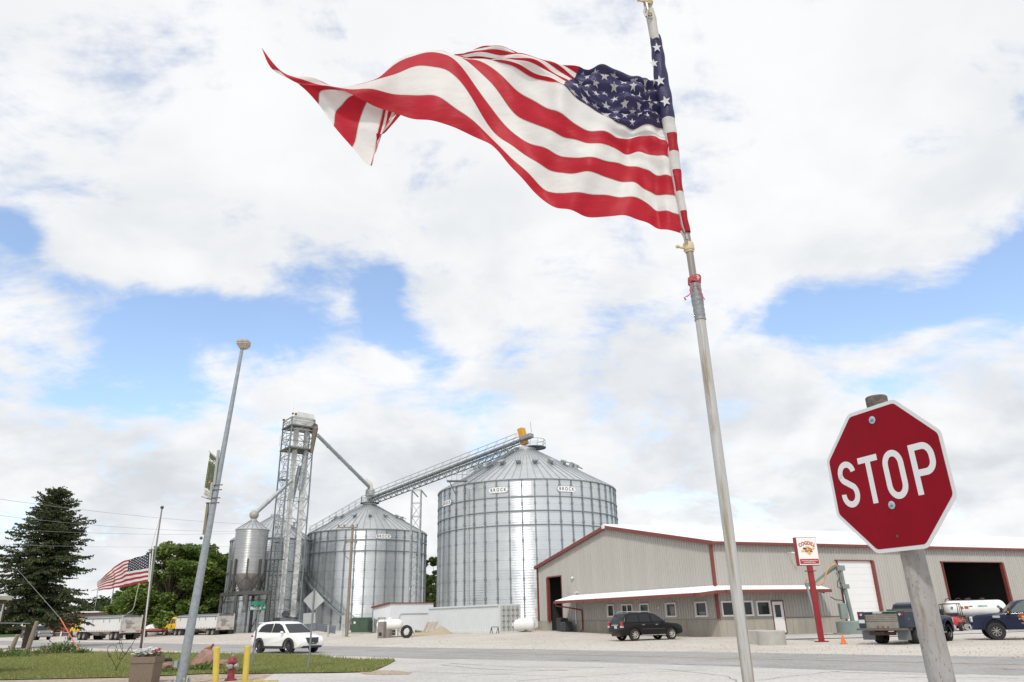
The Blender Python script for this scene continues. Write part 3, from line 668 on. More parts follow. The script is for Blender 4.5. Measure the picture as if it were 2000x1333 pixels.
for s_ in (-1, 1):
    mb.bar(a+sd_*s_*.35, b+sd_*s_*.35, .08); mb.bar(a+sd_*s_*.35+UZ*1, b+sd_*s_*.35+UZ*1, .05); mb.bar(a+sd_*s_*.35+UZ*.5, b+sd_*s_*.35+UZ*.5, .035)
    for k in range(10): mb.bar(a+V*(L*k/9)+sd_*s_*.35, a+V*(L*k/9)+sd_*s_*.35+UZ*1, .045)
for k in range(40): p = a+V*(L*k/39); mb.box(p, (.7, .2, .03), ax=(sd_, V, sd_.cross(V)))
mb.build('roof_stair', M_galvd, big)
# spiral stair on the middle bin
st = MB(); pr = None
K = 60
for i in range(K+1):
    t_ = i/K; a = math.radians(-183+98*t_); z = 12.4-11.8*t_; rI, rO = R2+.15, R2+.95
    d = Vector((math.cos(a), math.sin(a), 0)); pI, pO = d*rI+UZ*z, d*rO+UZ*z
    st.box(d*(R2+.55)+UZ*z, (.28, .8, .04), ax=(Vector((-d.y, d.x, 0)), d, UZ))
    if pr:
        st.bar(pr[0], pI, .2); st.bar(pr[1], pO, .26); st.bar(pr[1]+UZ*1.0, pO+UZ*1.0, .06); st.bar(pr[1]+UZ*.5, pO+UZ*.5, .04); st.bar(pr[0]+UZ*1.0, pI+UZ*1.0, .05)
    if i % 3 == 0: st.bar(pO, pO+UZ*1.0, .05); st.bar(pI, pI+UZ*1.0, .04)
    pr = (pI, pO)
for z in (12.4,): 
    a = math.radians(-186); d = Vector((math.cos(a), math.sin(a), 0)); st.box(d*(R2+.6)+UZ*z, (1.6, 1.2, .08), ax=(Vector((-d.y, d.x, 0)), d, UZ))
st.build('spiral_stair', M_galvd, mid)
mb = MB(); railring(mb, (0, 0), 1.35, 18.5-.3, 10); mb.lathe([(1.45, 18.2), (1.45, 18.3), (.05, 18.3)], k=18)
mb.build('peak_platform', M_galvd, mid)
mb = MB(); a = Vector((-R2*.97, -1.6, 13.6)); b = Vector((-1.2, -.3, 18.1))
for o_ in (-.3, .3):
    mb.bar(a+Vector((0, o_, .0)), b+Vector((0, o_, 0)), .06); mb.bar(a+Vector((0, o_, 1.0)), b+Vector((0, o_, 1)), .045); mb.bar(a+Vector((0, o_, .5)), b+Vector((0, o_, .5)), .035)
    for k in range(9): p = a.lerp(b, k/8)+Vector((0, o_, 0)); mb.bar(p, p+UZ, .04)
mb.build('roof_stair', M_galvd, mid)
mb = MB(); mb.lathe([(.55, 0), (.55, .9), (.75, 1.1), (.75, 1.9), (.4, 2.3), (.25, 3.0)], (0, 0, 18.3), k=14); mb.build('inlet_spout', mat('grey_paint_steel', (.45, .45, .44), .5, .2, var=.2, vs=2), mid, 40)
mb = MB(); mb.lathe([(.5, -.9), (.5, .9)], (1.0, 0, 14.6), k=12, axis='X', cap0=True, cap1=True); mb.bar((3.2, -1, 14.2), (3.2, -1, 15.0), .3); o = mb.build('roof_fan', M_galv, rear)
# hopper bin on its steel stand
HC = Vector((-35.2, 98.6, 0)); HR = 2.08
z_t = gz(HC.x, HC.y)
hop = thing('hopper_bin', 'small hopper-bottom bin on dark steel stand, left of the lattice tower', 'hopper bin', (HC.x, HC.y, .2))
mb = MB(); mb.lathe([(HR, 7.35), (HR, 13.0)], k=48); 
for z in (8.4, 9.5, 10.6, 11.7): mb.lathe([(HR, z-.03), (HR+.03, z), (HR, z+.03)], k=48)
mb.build('cylinder', galv('hopper_wall', (.52, .53, .53), .34, 1.1), hop, 40)
mb = MB(); mb.lathe([(HR+.03, 7.4), (HR, 7.3), (.32, 4.75), (.32, 4.2), (.2, 3.9), (.2, 3.2), (.3, 3.2), (.3, 2.7), (.05, 2.7)], k=40); mb.build('hopper_cone', mat('hopper_cone_metal', (.42, .40, .37), .4, .7, var=.3, vs=1.2), hop, 35)
mb = MB(); mb.lathe([(HR+.1, 12.95), (HR+.1, 13.02), (.45, 14.2), (.45, 14.4), (.05, 14.45)], k=40); mb.build('roof', M_groof, hop, 25)
mb = MB()
for i in range(20): a = 2*math.pi*i/20; d = Vector((math.cos(a), math.sin(a), 0)); mb.bar(d*(HR+.1)+UZ*13.04, d*.45+UZ*14.23, .05)
mb.build('roof_seam', M_galvd, hop)
mb = MB(); mb.sphere((0, 0, 15.0), .62, 14, None, (1, 1, 1)); mb.lathe([(.35, 14.3), (.35, 14.7)], k=12); mb.build('dead_head', mat('hopper_ball', (.42, .40, .36), .6, .2, var=.25, vs=3), hop, 60)
mb = MB(); lgz = 5.2                       # ring of upright legs with cross braces
tp = []
for i in range(8):
    a = 2*math.pi*(i+.35)/8; d = Vector((math.cos(a), math.sin(a), 0)); tp.append(d*(HR+.1)); mb.box(d*(HR+.12)+UZ*((lgz+9.2)/2), (.2, .18, 9.2-lgz), ax=(Vector((-d.y, d.x, 0)), d, UZ))
for i in range(8):
    a, b = tp[i], tp[(i+1) % 8]; mb.bar(a+UZ*5.3, b+UZ*7.0, .07); mb.bar(b+UZ*5.3, a+UZ*7.0, .07)
mb.build('leg_ring', M_steel, hop)
LX = [AT(424, 1240, 101.0), AT(453, 1240, 96.3), AT(487, 1240, 101.2), AT(519.5, 1240, 96.3)]
LX = [Vector((p.x-HC.x, p.y-HC.y, 0)) for p in LX]
for p in LX:
    mb = MB(); mb.box(p+UZ*2.4, (.34, .3, 5.2)); mb.build('leg', M_steel, hop)
mb = MB()
for a, b in ((0, 1), (1, 3), (3, 2), (2, 0)): mb.bar(LX[a]+UZ*5.0, LX[b]+UZ*5.0, .42)
for k in (.25, .5, .75): mb.bar(LX[0].lerp(LX[1], k)+UZ*5.1, LX[2].lerp(LX[3], k)+UZ*5.1, .25)
mb.bar(LX[0]+UZ*3.2, LX[0].lerp(LX[1], .35)+UZ*4.9, .12); mb.bar(LX[2]+UZ*.5, LX[3]+UZ*4.8, .1)
mb.build('beam', M_steel, hop)
mb = MB(); lp = LX[3]+Vector((.35, .3, 0))
for s_ in (-1, 1): mb.bar(lp+Vector((s_*.25, 0, 0)), lp+Vector((s_*.25, 0, 9.0)), .07)
for k in range(26): mb.bar(lp+Vector((-.25, 0, .3+k*.34)), lp+Vector((.25, 0, .3+k*.34)), .045)
mb.box(lp+Vector((-.3, 0, 9.0)), (2.4, .8, .1)); 
for x in (-1.4, -.6, .2, .9): mb.bar(lp+Vector((x, -.4, 9)), lp+Vector((x, -.4, 10)), .05)
mb.bar(lp+Vector((-1.4, -.4, 10)), lp+Vector((.9, -.4, 10)), .05)
mb.build('ladder', M_steel, hop)
# ------------------------------------------------ lattice tower with bucket elevator
TF = Vector((-31.35, 99.0, 0)); tl, tr_ = Vector((-.62, .785, 0))*3.35, Vector((.785, .62, 0))*3.35
T0 = TF+(tl+tr_)/2
tw = thing('elevator_tower', 'tall galvanised lattice tower with platforms, between the hopper bin and the medium bin', 'tower', (T0.x, T0.y, .3))
cn = [(-tl-tr_)/2, (-tl+tr_)/2, (tl+tr_)/2, (tl-tr_)/2]; TH = 28.6
for c in cn:
    mb = MB(); mb.box(c+UZ*(TH/2-.2), (.16, .16, TH+.2), rz=.67); mb.build('leg', M_galvd, tw)
mb = MB(); NB = 9; bh = 26.0/NB
lv = [k*bh for k in range(NB+1)]
for k in range(NB+1):
    for i in range(4):
        a, b = cn[i], cn[(i+1) % 4]; z = lv[k]
        if k: mb.bar(a+UZ*z, b+UZ*z, .085)
        if k < NB:
            mb.bar(a+UZ*z, b+UZ*(z+bh), .055); mb.bar(b+UZ*z, a+UZ*(z+bh), .055)
for i in range(4):
    a, b = cn[i], cn[(i+1) % 4]
    for z in (TH-1.1, TH-.55, TH, 26.9): mb.bar(a+UZ*z, b+UZ*z, .08)
    mb.bar(a+UZ*26, b+UZ*TH, .07)
mb.build('bracing', M_galv, tw)
for z in (27.4, 24.2):
    mb = MB(); P = [c*1.04+UZ*z for c in cn]; mb.prism(P, UZ*-.1); 
    for i in range(4):
        mb.bar(P[i], P[(i+1) % 4], .18)
        mb.bar(P[i]+UZ*1, P[(i+1) % 4]+UZ*1, .06)
    mb.build('platform', mat('platform_grating', (.18, .17, .15), .7, .4), tw)
for z in (20.0, 11.5, 7.2): 
    mb = MB(); c = cn[3]*.55+cn[0]*.1; mb.box(c+UZ*z, (1.3, 1.1, .1), rz=.67); 
    for q_ in (-.6, .6): 
        mb.bar(c+Vector((q_, -.5, z)), c+Vector((q_, -.5, z+1.1)), .05); mb.bar(c+Vector((q_, .5, z)), c+Vector((q_, .5, z+1.1)), .05)
    mb.bar(c+Vector((-.6, -.5, z+1.1)), c+Vector((.6, -.5, z+1.1)), .05); mb.bar(c+Vector((-.6, .5, z+1.1)), c+Vector((.6, .5, z+1.1)), .05); mb.build('landing', M_galvd, tw)
mb = MB(); c = cn[3]*.5+cn[0]*.25
for s_ in (-1, 1): mb.bar(c+Vector((s_*.25, 0, 0)), c+Vector((s_*.25, 0, 27)), .06)
for k in range(75): mb.bar(c+Vector((-.25, 0, .3+k*.36)), c+Vector((.25, 0, .3+k*.36)), .035)
for k in range(16):
    z = 3+k*1.5; pts = [c+Vector((math.sin(a)*.4, -math.cos(a)*.4-.1, z)) for a in np.linspace(-2.0, 2.0, 7)]
    for p, q_ in zip(pts[:-1], pts[1:]): mb.bar(p, q_, .03)
mb.build('ladder', M_galv, tw)
for q_, r_ in ((cn[3]+UZ*(TH+.2), .2), (cn[0]+UZ*(TH+.4), .16), (cn[0]+UZ*(TH+.35)+Vector((.4, .1, 0)), .2)): mb = MB(); mb.sphere(q_, r_, 8); mb.build('beacon', mat('rusty_lamp', (.20, .12, .07), .7), tw)
mb = MB(); mb.bar(cn[0]+UZ*TH, cn[0]+UZ*(TH+2.2), .05); mb.bar(cn[3]+UZ*(25)+Vector((-.3, 0, 0)), cn[3]+UZ*26.5+Vector((-.3, 0, 0)), .12); mb.build('antenna', M_white, tw)
# elevator inside the tower
M_eleg = mat('elevator_white', (.70, .70, .69), .55, .1, var=.2, vs=.8, stain=((.36, .31, .25), .6, .6, .85))
el = thing('bucket_elevator', 'pale grain elevator with twin square casings standing inside the lattice tower', 'grain elevator', (T0.x, T0.y, .3))
e1 = Vector((-.10, -.55, 0)); e2 = Vector((1.25, .35, 0))
for e_ in (e1, e2):
    mb = MB(); mb.box(e_+UZ*13.6, (.64, .48, 27.0), rz=.5)
    for z in np.arange(2.5, 27, 2.44): mb.box(e_+UZ*float(z), (.80, .58, .09), rz=.5)
    mb.build('leg_casing', M_eleg, el)
mb = MB(); ctr = (e1+e2)/2; ax = ((e2-e1).normalized(), UZ.cross((e2-e1).normalized()), UZ)
prof = []
for u, z in ((-1.1, 27.0), (-1.25, 28.2), (-1.25, 29.2), (-1.0, 29.6), (1.25, 29.5), (1.5, 29.1), (1.5, 28.2), (1.25, 27.0)): prof.append(ctr+ax[0]*u+UZ*z-ax[1]*.55)
mb.prism(prof, ax[1]*1.1); mb.box(ctr+UZ*28.2-ax[1]*.58, (.7, .06, .5), ax=ax); mb.box(ctr+UZ*27.5, (2.7, 1.3, .12), ax=ax)
mb.build('elevator_head', M_eleg, el)
mb = MB(); dis = AT(616, 838, 101)-Vector((T0.x, T0.y, .3)); mb.tube([ctr+ax[0]*1.2+UZ*27.2, dis+UZ*.4, dis], [.5, .4, .32], 8); mb.sphere(dis, .42, 8); mb.tube([dis, dis+Vector((-.3, 0, -3.5))], [.4, .25], 8); mb.build('distributor', mat('worn_steel', (.22, .18, .15), .6, .3, var=.4, vs=3), el)
def spout(a, b, r, name='spout'):
    mb = MB(); a, b = Vector(a), Vector(b); mb.tube([a, b], r, 12)
    n_ = int((b-a).length/3)
    for k in range(1, n_+1): p = a.lerp(b, k/(n_+1)); d = (b-a).normalized(); mb.tube([p-d*.06, p+d*.06], r*1.22, 12)
    return mb.build(name, mat('spout_galv', (.44, .48, .49), .45, .5, var=.15, vs=2), el, 40)
O3 = Vector((T0.x, T0.y, .3))
spout(AT(620, 850, 101)-O3, Vector((B2[0], B2[1]-.4, 20.9))-O3, .27)
mb = MB(); p = Vector((B2[0], B2[1]-.4, 21.2))-O3; mb.tube([p+Vector((-.8, -.1, .9)), p+Vector((.1, 0, .1)), p+Vector((.2, 0, -.8))], [.36, .36, .3], 12); mb.build('spout_end', mat('spout_boot', (.6, .58, .5), .5, .1), el, 50)
spout(AT(570, 938, 99.5)-O3, Vector((HC.x+.25, HC.y, 15.5))-O3, .28)
spout(Vector((.6, .2, 22)), Vector((-.3, .5, 16.5)), .3); spout(Vector((1.6, -.3, 26)), Vector((1.0, -.2, 18.5)), .3); spout(Vector((-.3, .5, 16.5)), Vector((-.6, 1.5, 9)), .28)
# ------------------------------------------------ roof conveyor with truss + catwalk
KS = 1.13      # the group round the medium bin stands a little farther back
for o_ in (mid, rear, hop, tw, el):
    l_ = o_.location; o_.location = (l_.x*KS, l_.y*KS, 1.6+(l_.z-1.6)*KS); o_.scale = (KS, KS, KS)
B2 = (B2[0]*KS, B2[1]*KS)
cv_ = thing('grain_conveyor', 'long inclined conveyor catwalk running from the medium bin roof to the largest bin roof', 'conveyor', (B2[0], B2[1], 18))
cA = Vector((B2[0]+.3, B2[1]-.3, 21.4)); cB = Vector((B1[0]-.6, B1[1]-.4, 25.5)); OV = Vector((B2[0], B2[1], 18.0))
V = (cB-cA); L = V.length; V.normalize(); sdv = V.cross(UZ).normalized(); up = sdv.cross(V)
def cp_(t, s_, u): return cA+V*(L*t)+sdv*s_+up*u-OV
mb = MB(); mb.tube([cp_(0, -.15, .30), cp_(1.02, -.15, .30)], .30, 4, up=up); mb.build('conveyor_trough', mat('conveyor_grey', (.30, .32, .32), .5, .4, var=.15, vs=1), cv_)
mb = MB(); NP = 22
for s_ in (-.65, .75):
    mb.bar(cp_(0, s_, -.75), cp_(.94, s_, -.75), .14); mb.bar(cp_(0, s_, 0), cp_(1, s_, 0), .14)
    for k in range(NP): 
        t_ = k/NP*.94; t2 = (k+1)/NP*.94; mb.bar(cp_(t_, s_, -.75), cp_((t_+t2)/2, s_, 0), .07); mb.bar(cp_((t_+t2)/2, s_, 0), cp_(t2, s_, -.75), .07)
for k in range(NP): mb.bar(cp_(k/NP*.94, -.65, -.75), cp_((k+1)/NP*.94, .75, -.75), .07)
mb.build('truss', M_galvd, cv_)
mb = MB(); mb.box(cp_(.5, .45, .04), (L, .6, .06), ax=(V, sdv, up)); mb.build('catwalk', M_galvd, cv_)
mb = MB()
for s_ in (.82, -.7):
    mb.bar(cp_(0, s_, 1.15), cp_(1, s_, 1.15), .065); mb.bar(cp_(0, s_, .6), cp_(1, s_, .6), .045)
    for k in range(19): mb.bar(cp_(k/18, s_, 0), cp_(k/18, s_, 1.15), .06)
for k in range(18): mb.bar(cp_((k+.5)/18, .82, .1), cp_((k+1)/18, .82, 1.1), .035)
mb.build('handrail', M_galv, cv_)
mb = MB(); mb.box(cp_(1.005, -.3, .8), (1.0, .8, 2.6), ax=(V, sdv, (up*.98+V*-.15).normalized()), bev=.06); mb.build('drive_guard', mat('guard_orange', (.62, .30, .02), .5, var=.12, vs=3), cv_)
mb = MB(); mb.box(cp_(1.03, 0, .35), (2.2, .9, .65), ax=(V, sdv, up), bev=.1); mb.bar(cp_(1.06, 0, .8), cp_(1.06, 0, 2.4), .08); mb.build('head_section', mat('conveyor_grey', (.38, .4, .4)), cv_)
for (pxa, yb, lab) in ((797, 1183, 'slender lattice support mast rising in front of the medium bin right side, under the conveyor'),):
    base = AT(797, 1195, 115.8); t0 = base.copy(); z0 = gz(base.x, base.y)
    top = 20.6+(base.x-B2[0])/(cB.x-cA.x)*(cB.z-cA.z)-.6
    tg = thing('support_mast', lab, 'mast', (base.x, base.y, z0)); h = top-z0-.4
    cs = [Vector((0, 0, 0)), Vector((1.45, 0, 0)), Vector((1.45, 1.1, 0)), Vector((0, 1.1, 0))]
    for c in cs:
        mb = MB(); mb.bar(c, c+UZ*h, .16); mb.build('leg', M_galv, tg)
    mb = MB(); nb = 10; b_ = h/nb
    for k in range(nb):
        for i in range(4):
            a, b = cs[i], cs[(i+1) % 4]; mb.bar(a+UZ*(k+1)*b_, b+UZ*(k+1)*b_, .08)
            if k < nb-1: (mb.bar(a+UZ*k*b_, b+UZ*(k+1)*b_, .08) if k % 2 else mb.bar(b+UZ*k*b_, a+UZ*(k+1)*b_, .08))
    yb_ = (B2[1]-.3)-(base.y) - (base.x-B2[0])*.38
    for x in (0, 1.45): mb.bar(Vector((x, 0, h)), Vector((x, max(2, yb_), h+.1)), .16)
    mb.build('bracing', M_galv, tg)
# ================================================================== YARD THINGS
PA = (Vector((1, 0, 0)), Vector((0, 1, 0)), UZ)
def place(px, py, z=None):
    p = G(px, py); z0 = gz(p.x, p.y) if z is None else z
    for _ in range(4): p = G(px, py, z0); z0 = gz(p.x, p.y)
    return Vector((p.x, p.y, z0))
# white shed with red roof edge
M_shed = mat('shed_white', (.70, .72, .74), .5, 0, var=.06, vs=1)
s0 = Vector((-14.35, 86.3, 0)); sl = Vector((-1.0, .12, 0)).normalized(); sr = Vector((.79, .61, 0)).normalized()
W1, W2 = 2.75, 5.6; zt = .05; H0, H1 = 3.32, 2.95
sh = thing('utility_shed', 'small white metal shed with red roof edge left of the long container', 'shed', (s0.x, s0.y, zt))
fl = Vector((-.77, .64, 0)).normalized(); fr_ = Vector((.80, .60, 0)).normalized()
W1 = 2.9
mb = MB(); nF = UZ.cross(fl)*1; nF = nF if nF.y < 0 else -nF; nR = Vector((fr_.y, -fr_.x, 0))
corr(mb, Vector((0, 0, 0)), fl, UZ, Vector((-.64, -.77, 0)), W1, 0, .6, .02, vmax=lambda u: H0-(H0-H1)*u/W1)
corr(mb, Vector((0, 0, 0)), fr_, UZ, nR, W2, H0, .23, .03)
mb.quad(fl*W1, fl*W1+fr_*W2, fl*W1+fr_*W2+UZ*H1, fl*W1+UZ*H1); mb.build('wall', M_shed, sh)
mb = MB(); a, b = fl*(W1+.12)+UZ*(H1+.02), UZ*(H0+.04); o_ = -fr_*.12
mb.quad(a+o_, b+o_, b+fr_*(W2+.2), a+fr_*(W2+.2)); mb.quad(a+o_+UZ*.05, a+fr_*(W2+.2)+UZ*.05, b+fr_*(W2+.2)+UZ*.05, b+o_+UZ*.05); mb.build('roof', M_roof, sh)
mb = MB(); D = (b-a).normalized(); mb.box((a+b)/2+o_-fr_*.03, ((b-a).length+.1, .08, .22), ax=(D, fr_, D.cross(fr_))); mb.box(b+fr_*(W2/2)+nR*.08, (W2+.3, .08, .1), ax=(fr_, nR, UZ)); mb.build('roof_trim', M_red, sh)
mb = MB(); 
pts = [fr_*1.2+nR*.05+UZ*.3, fr_*1.2+nR*.05+UZ*2.05, fr_*1.35+nR*.05+UZ*2.2, fr_*5.3+nR*.05+UZ*2.2]; mb.tube(pts, .035, 6); mb.build('conduit', M_galv, sh)
mb = MB(); mb.box(fl*2.3+Vector((-.64, -.77, 0))*.12+UZ*1.35, (.35, .2, .7), ax=(fl, nF, UZ)); mb.box(fl*2.3+Vector((-.64, -.77, 0))*.12+UZ*.75, (.12, .1, .8), ax=(fl, nF, UZ)); mb.sphere(fl*2.5+Vector((-.64, -.77, 0))*.15+UZ*1.75, .12, 8); mb.build('electric_meter', mat('meter_grey', (.42, .43, .43), .5, .3), sh)
mb = MB(); mb.box(fl*1.2+Vector((-.64, -.77, 0))*.2+UZ*1.15, (1.0, .3, 1.5), ax=(fl, nF, UZ), bev=.02); mb.build('electric_cabinet', mat('meter_grey', (.42, .43, .43)), sh)
mb = MB(); mb.bar((3.6, 1.3, 0), (4.55, 2.2, 1.9), .08); mb.T = None
o = mb.build('leaning_board', mat('board_black', (.03, .03, .03), .8)); o.location = (s0.x, s0.y, zt); tag(o, 'thin black board leaning against the shed wall near the container corner', 'board')
# propane tank, feeder box, tyre
pt = place(760, 1246); 
t = thing('propane_tank', 'white propane tank on legs in front of the white shed, beside a leaning tyre', 'tank', pt, R(-8))
M_tank = mat('tank_white', (.80, .80, .78), .4, 0, var=.06, vs=2, stain=((.45, .36, .26), 1.4, .66, .9))
def tankmesh(mb, L, r, z, mi=None, k=28, bulge=.55):
    prof = [(1e-3, -L/2)]
    for i in range(1, 8): a = math.pi/2*i/7; prof.append((r*math.sin(a), -L/2+r*bulge*(1-math.cos(a))))
    prof += [(r, L/2-r*bulge)] + [(r*math.sin(math.pi/2*(7-i)/7)+1e-3, L/2-r*bulge*(1-math.cos(math.pi/2*(7-i)/7))) for i in range(1, 8)]
    mb.lathe(prof, (0, 0, z), k, mi, axis='X')
mb = MB(); tankmesh(mb, 2.6, .5, 1.05, bulge=.8); mb.build('shell', M_tank, t, 60)
mb = MB(); mb.lathe([(.505, -.45), (.52, -.42), (.505, -.39)], (0, 0, 1.05), 28, axis='X'); mb.build('band', mat('band_steel', (.35, .33, .3), .6, .4), t)
mb = MB(); mb.lathe([(.2, 1.5), (.2, 1.62), (.14, 1.7), (.02, 1.72)], (0, 0, 0), 14); mb.build('valve_cover', M_tank, t, 40)
for x in (-.8, .8):
    mb = MB(); mb.box((x, -.25, .3), (.1, .12, .7)); mb.box((x, .25, .3), (.1, .12, .7)); mb.box((x, 0, .62), (.12, .7, .1)); mb.build('leg', M_tank, t)
mb = MB(); mb.box((-.3, .05, .3), (.9, .4, .45), bev=.06); mb.tube([(-.6, -.1, .2), (.1, -.2, .45), (.6, -.15, .3)], .05, 8); mb.box((.35, .1, .35), (.4, .4, .5), bev=.05); mb.build('pump_gear', mat('pump_grey', (.16, .16, .16), .5, .4, var=.4, vs=4), t)
def tyre(mb, R_, w, c, ax='Y', mi=0, k=24, rr=.58):
    mb.lathe([(R_*rr, -w*.42), (R_*.8, -w*.5), (R_*.95, -w*.46), (R_, -w*.36), (R_, w*.36), (R_*.95, w*.46), (R_*.8, w*.5), (R_*rr, w*.42), (R_*rr, -w*.42)], c, k, mi, ax)
M_tyre = mat('tyre_rubber', (.028, .028, .029), .85, 0, var=.4, vs=6, stain=((.13, .115, .10), 5, .6, .85))
p = place(793, 1247.5); mb = MB(); tyre(mb, .56, .3, (0, 0, .55)); o = mb.build('tyre', M_tyre, None, 40); o.location = p; o.rotation_euler = (R(-8), 0, R(-14)); tag(o, 'black tyre leaning against the right end of the white propane tank', 'tyre')
p = place(745.5, 1247.5); mb = MB(); mb.box((0, 0, .72), (.62, .6, 1.45), bev=.03); mb.box((0, -.31, .35), (.3, .02, .3), mi=1); mb.box((.5, .35, .4), (.4, .5, .8), bev=.03)
o = mb.build('pump_cabinet', [mat('cabinet_taupe', (.27, .24, .22), .7, var=.2, vs=3), M_black]); o.location = p; o.rotation_euler.z = R(-20); tag(o, 'taupe metal cabinet at the left end of the white propane tank', 'cabinet')
# shipping container
cR = place(976.5, 1243); Lc = Vector((-.62, .785, 0)); cl_ = 12.19
# solve direction so the far end lands near px 818
pL = Vector((-9.6, 83.3, 0)); Lc = (pL-cR); Lc.z = 0; cl_ = Lc.length; Lc.normalize()
cN = Vector((Lc.y, -Lc.x, 0)); cN = cN if cN.y < 0 else -cN
t = thing('shipping_container', 'long off-white corrugated shipping container in front of the largest bin', 'container', cR)
M_cont = mat('container_white', (.62, .645, .65), .5, 0, var=.06, vs=.8, stain=((.40, .36, .30), 1.5, .68, .9)); M_contd = mat('container_door_grey', (.50, .515, .50), .5, 0, var=.12, vs=1.2)
W_, H_ = 2.3, 2.52
mb = MB(); corr(mb, Vector((0, 0, .12)), Lc, UZ, -cN*1.0, cl_, H_-.24, .29, .045, rib=.55)
B_ = -cN*W_; mb.quad(B_, B_+Lc*cl_, B_+Lc*cl_+UZ*H_, B_+UZ*H_); mb.quad(Lc*cl_, Lc*cl_+B_, Lc*cl_+B_+UZ*H_, Lc*cl_+UZ*H_); mb.quad(UZ*(H_-.06), Lc*cl_+UZ*(H_-.06), Lc*cl_+B_+UZ*(H_-.06), B_+UZ*(H_-.06))
mb.build('side_panel', M_cont, t)
mb = MB()
for z in (.07, H_-.07): mb.box(Lc*cl_/2+cN*.02+UZ*z, (cl_, .12, .15), ax=(Lc, cN, UZ)); mb.box(B_/2+UZ*z, (W_, .12, .15), ax=(cN, Lc, UZ))
for q_ in (Vector((0, 0, 0)), B_, Lc*cl_, Lc*cl_+B_): mb.box(q_+UZ*H_/2, (.16, .16, H_+.02), ax=(Lc, cN, UZ))
mb.build('frame', M_cont, t)
E = -Lc
for h_ in (0, 1):
    c = B_*(.27+.46*h_)+UZ*H_/2+E*.03; mb = MB(); mb.box(c, (1.0, .06, H_-.3), ax=(cN, E, UZ), bev=.01); dd = mb.build('door', M_contd, t)
    mb = MB()
    for x in (-.28, .22): mb.tube([c+cN*x+E*.07-UZ*1.1, c+cN*x+E*.07+UZ*1.1], .025, 6)
    for z in (-.75, -.25, .25, .75): 
        for x in (-.28, .22): mb.box(c+cN*x+E*.06+UZ*z, (.3, .05, .07), ax=(cN, E, UZ))
    mb.build('lock_bar', mat('lock_dark', (.24, .25, .24), .6, .2), dd)
p = place(970, 1243.5); mb = MB()
for a_, b_ in (((0, 0, 0), (.15, 0, .55)), ((.15, 0, .55), (.75, 0, .55)), ((.75, 0, .55), (.6, 0, 0)), ((.2, .5, 0), (.15, 0, .55)), ((.8, .5, 0), (.75, 0, .55))): mb.bar(a_, b_, .06)
o = mb.build('metal_stand', M_steel); o.location = p+Vector((-.6, -.3, 0)); tag(o, 'small dark metal stand on the gravel at the container corner', 'stand')
# pallet and sand pile beside container
p = place(839, 1243); mb = MB(); U_ = Vector((.8, -.1, 0)); V_ = Vector((.35, .25, .75)).normalized()
for k in range(5): mb.box(V_*(.12+k*.24), (1.15, .18, .03), ax=(U_.normalized(), V_, U_.cross(V_).normalized()))
for x in (-.5, 0, .5): mb.box(U_.normalized()*x+V_*.6, (.1, 1.15, .1), ax=(U_.normalized(), V_, U_.cross(V_).normalized()))
o = mb.build('pallet', mat('pallet_wood', (.48, .41, .33), .85, var=.3, vs=5)); o.location = p+Vector((-.4, 1.6, .05)); tag(o, 'pale wooden pallet leaning on the container above the sand pile', 'pallet')
p = place(848, 1245); mb = MB(); kx, ky = 44, 22; vs = []
for j in range(ky+1):
    for i in range(kx+1):
        x, y = -4.6+9.2*i/kx, -1.4+2.8*j/ky; h = .75*math.exp(-((x-.6)/.85)**2-(y/.7)**2)+.30*math.exp(-((x+1.5)/1.3)**2-(y/.8)**2)+.14*math.exp(-((x-3)/1.0)**2-(y/.6)**2)
        vs.append((x, y, h+random.uniform(-.02, .03)*(h > .05)-.04))
mb.add(vs, [(j*(kx+1)+i, j*(kx+1)+i+1, (j+1)*(kx+1)+i+1, (j+1)*(kx+1)+i) for j in range(ky) for i in range(kx)])
o = mb.build('sand_pile', mat('sand', (.42, .35, .25), .95, var=.2, vs=8, bump=.5, bs=30), None, 70); o.location = p+Vector((0, .6, 0)); tag(o, 'low tan pile of sand spilled along the foot of the container', 'sand pile')
# white tank end right of container
p = place(1020, 1236.5); t = thing('storage_tank', 'white tank lying behind the right end of the container', 'tank', p+Vector((-.6, 3, 0)), R(10)); mb = MB(); tankmesh(mb, 3.8, .62, .66, bulge=.7); mb.build('shell', M_tank, t, 60)
mb = MB(); mb.box((0.9, 0, .1), (.2, 1.0, .2)); mb.box((-.9, 0, .1), (.2, 1.0, .2)); mb.build('cradle', mat('cradle_green', (.05, .15, .08), .6), t)
# dry weeds
def weeds(name, label, p, n_, h, sp, cols, cat='weeds'):
    mb = MB()
    for _ in range(n_):
        x, y = random.gauss(0, sp), random.gauss(0, sp*.5); a = random.uniform(0, 6.28); hh = h*random.uniform(.4, 1)*math.exp(-(x/sp)**2*.25); l = Vector((random.gauss(0, .35), random.gauss(0, .35), 1))*hh; w = Vector((math.cos(a), math.sin(a), 0))*.03*(1+h)
        b = Vector((x, y, 0)); mb.add([b-w*.4, b+w*.4, b+l*.6+w, b+l], [(0, 1, 2), (0, 2, 3)], random.randrange(len(cols)))
        for q_ in range(2):
            c = b+l*random.uniform(.3, .9); d = Vector((random.gauss(0, 1), random.gauss(0, 1), random.uniform(.1, 1))).normalized()*hh*.3; mb.add([c, c+d+w*1.2, c+d*1.3, c+d-w*1.2], [(0, 1, 2, 3)], random.randrange(len(cols)))
    o = mb.build(name, cols); o.location = p; return tag(o, label, cat)
M_dry = mat('dry_grass', (.33, .20, .10), .9); M_w1 = mat('weed_green', (.10, .15, .04), .8, transl=.3); M_w2 = mat('weed_light', (.16, .21, .06), .8, transl=.3)
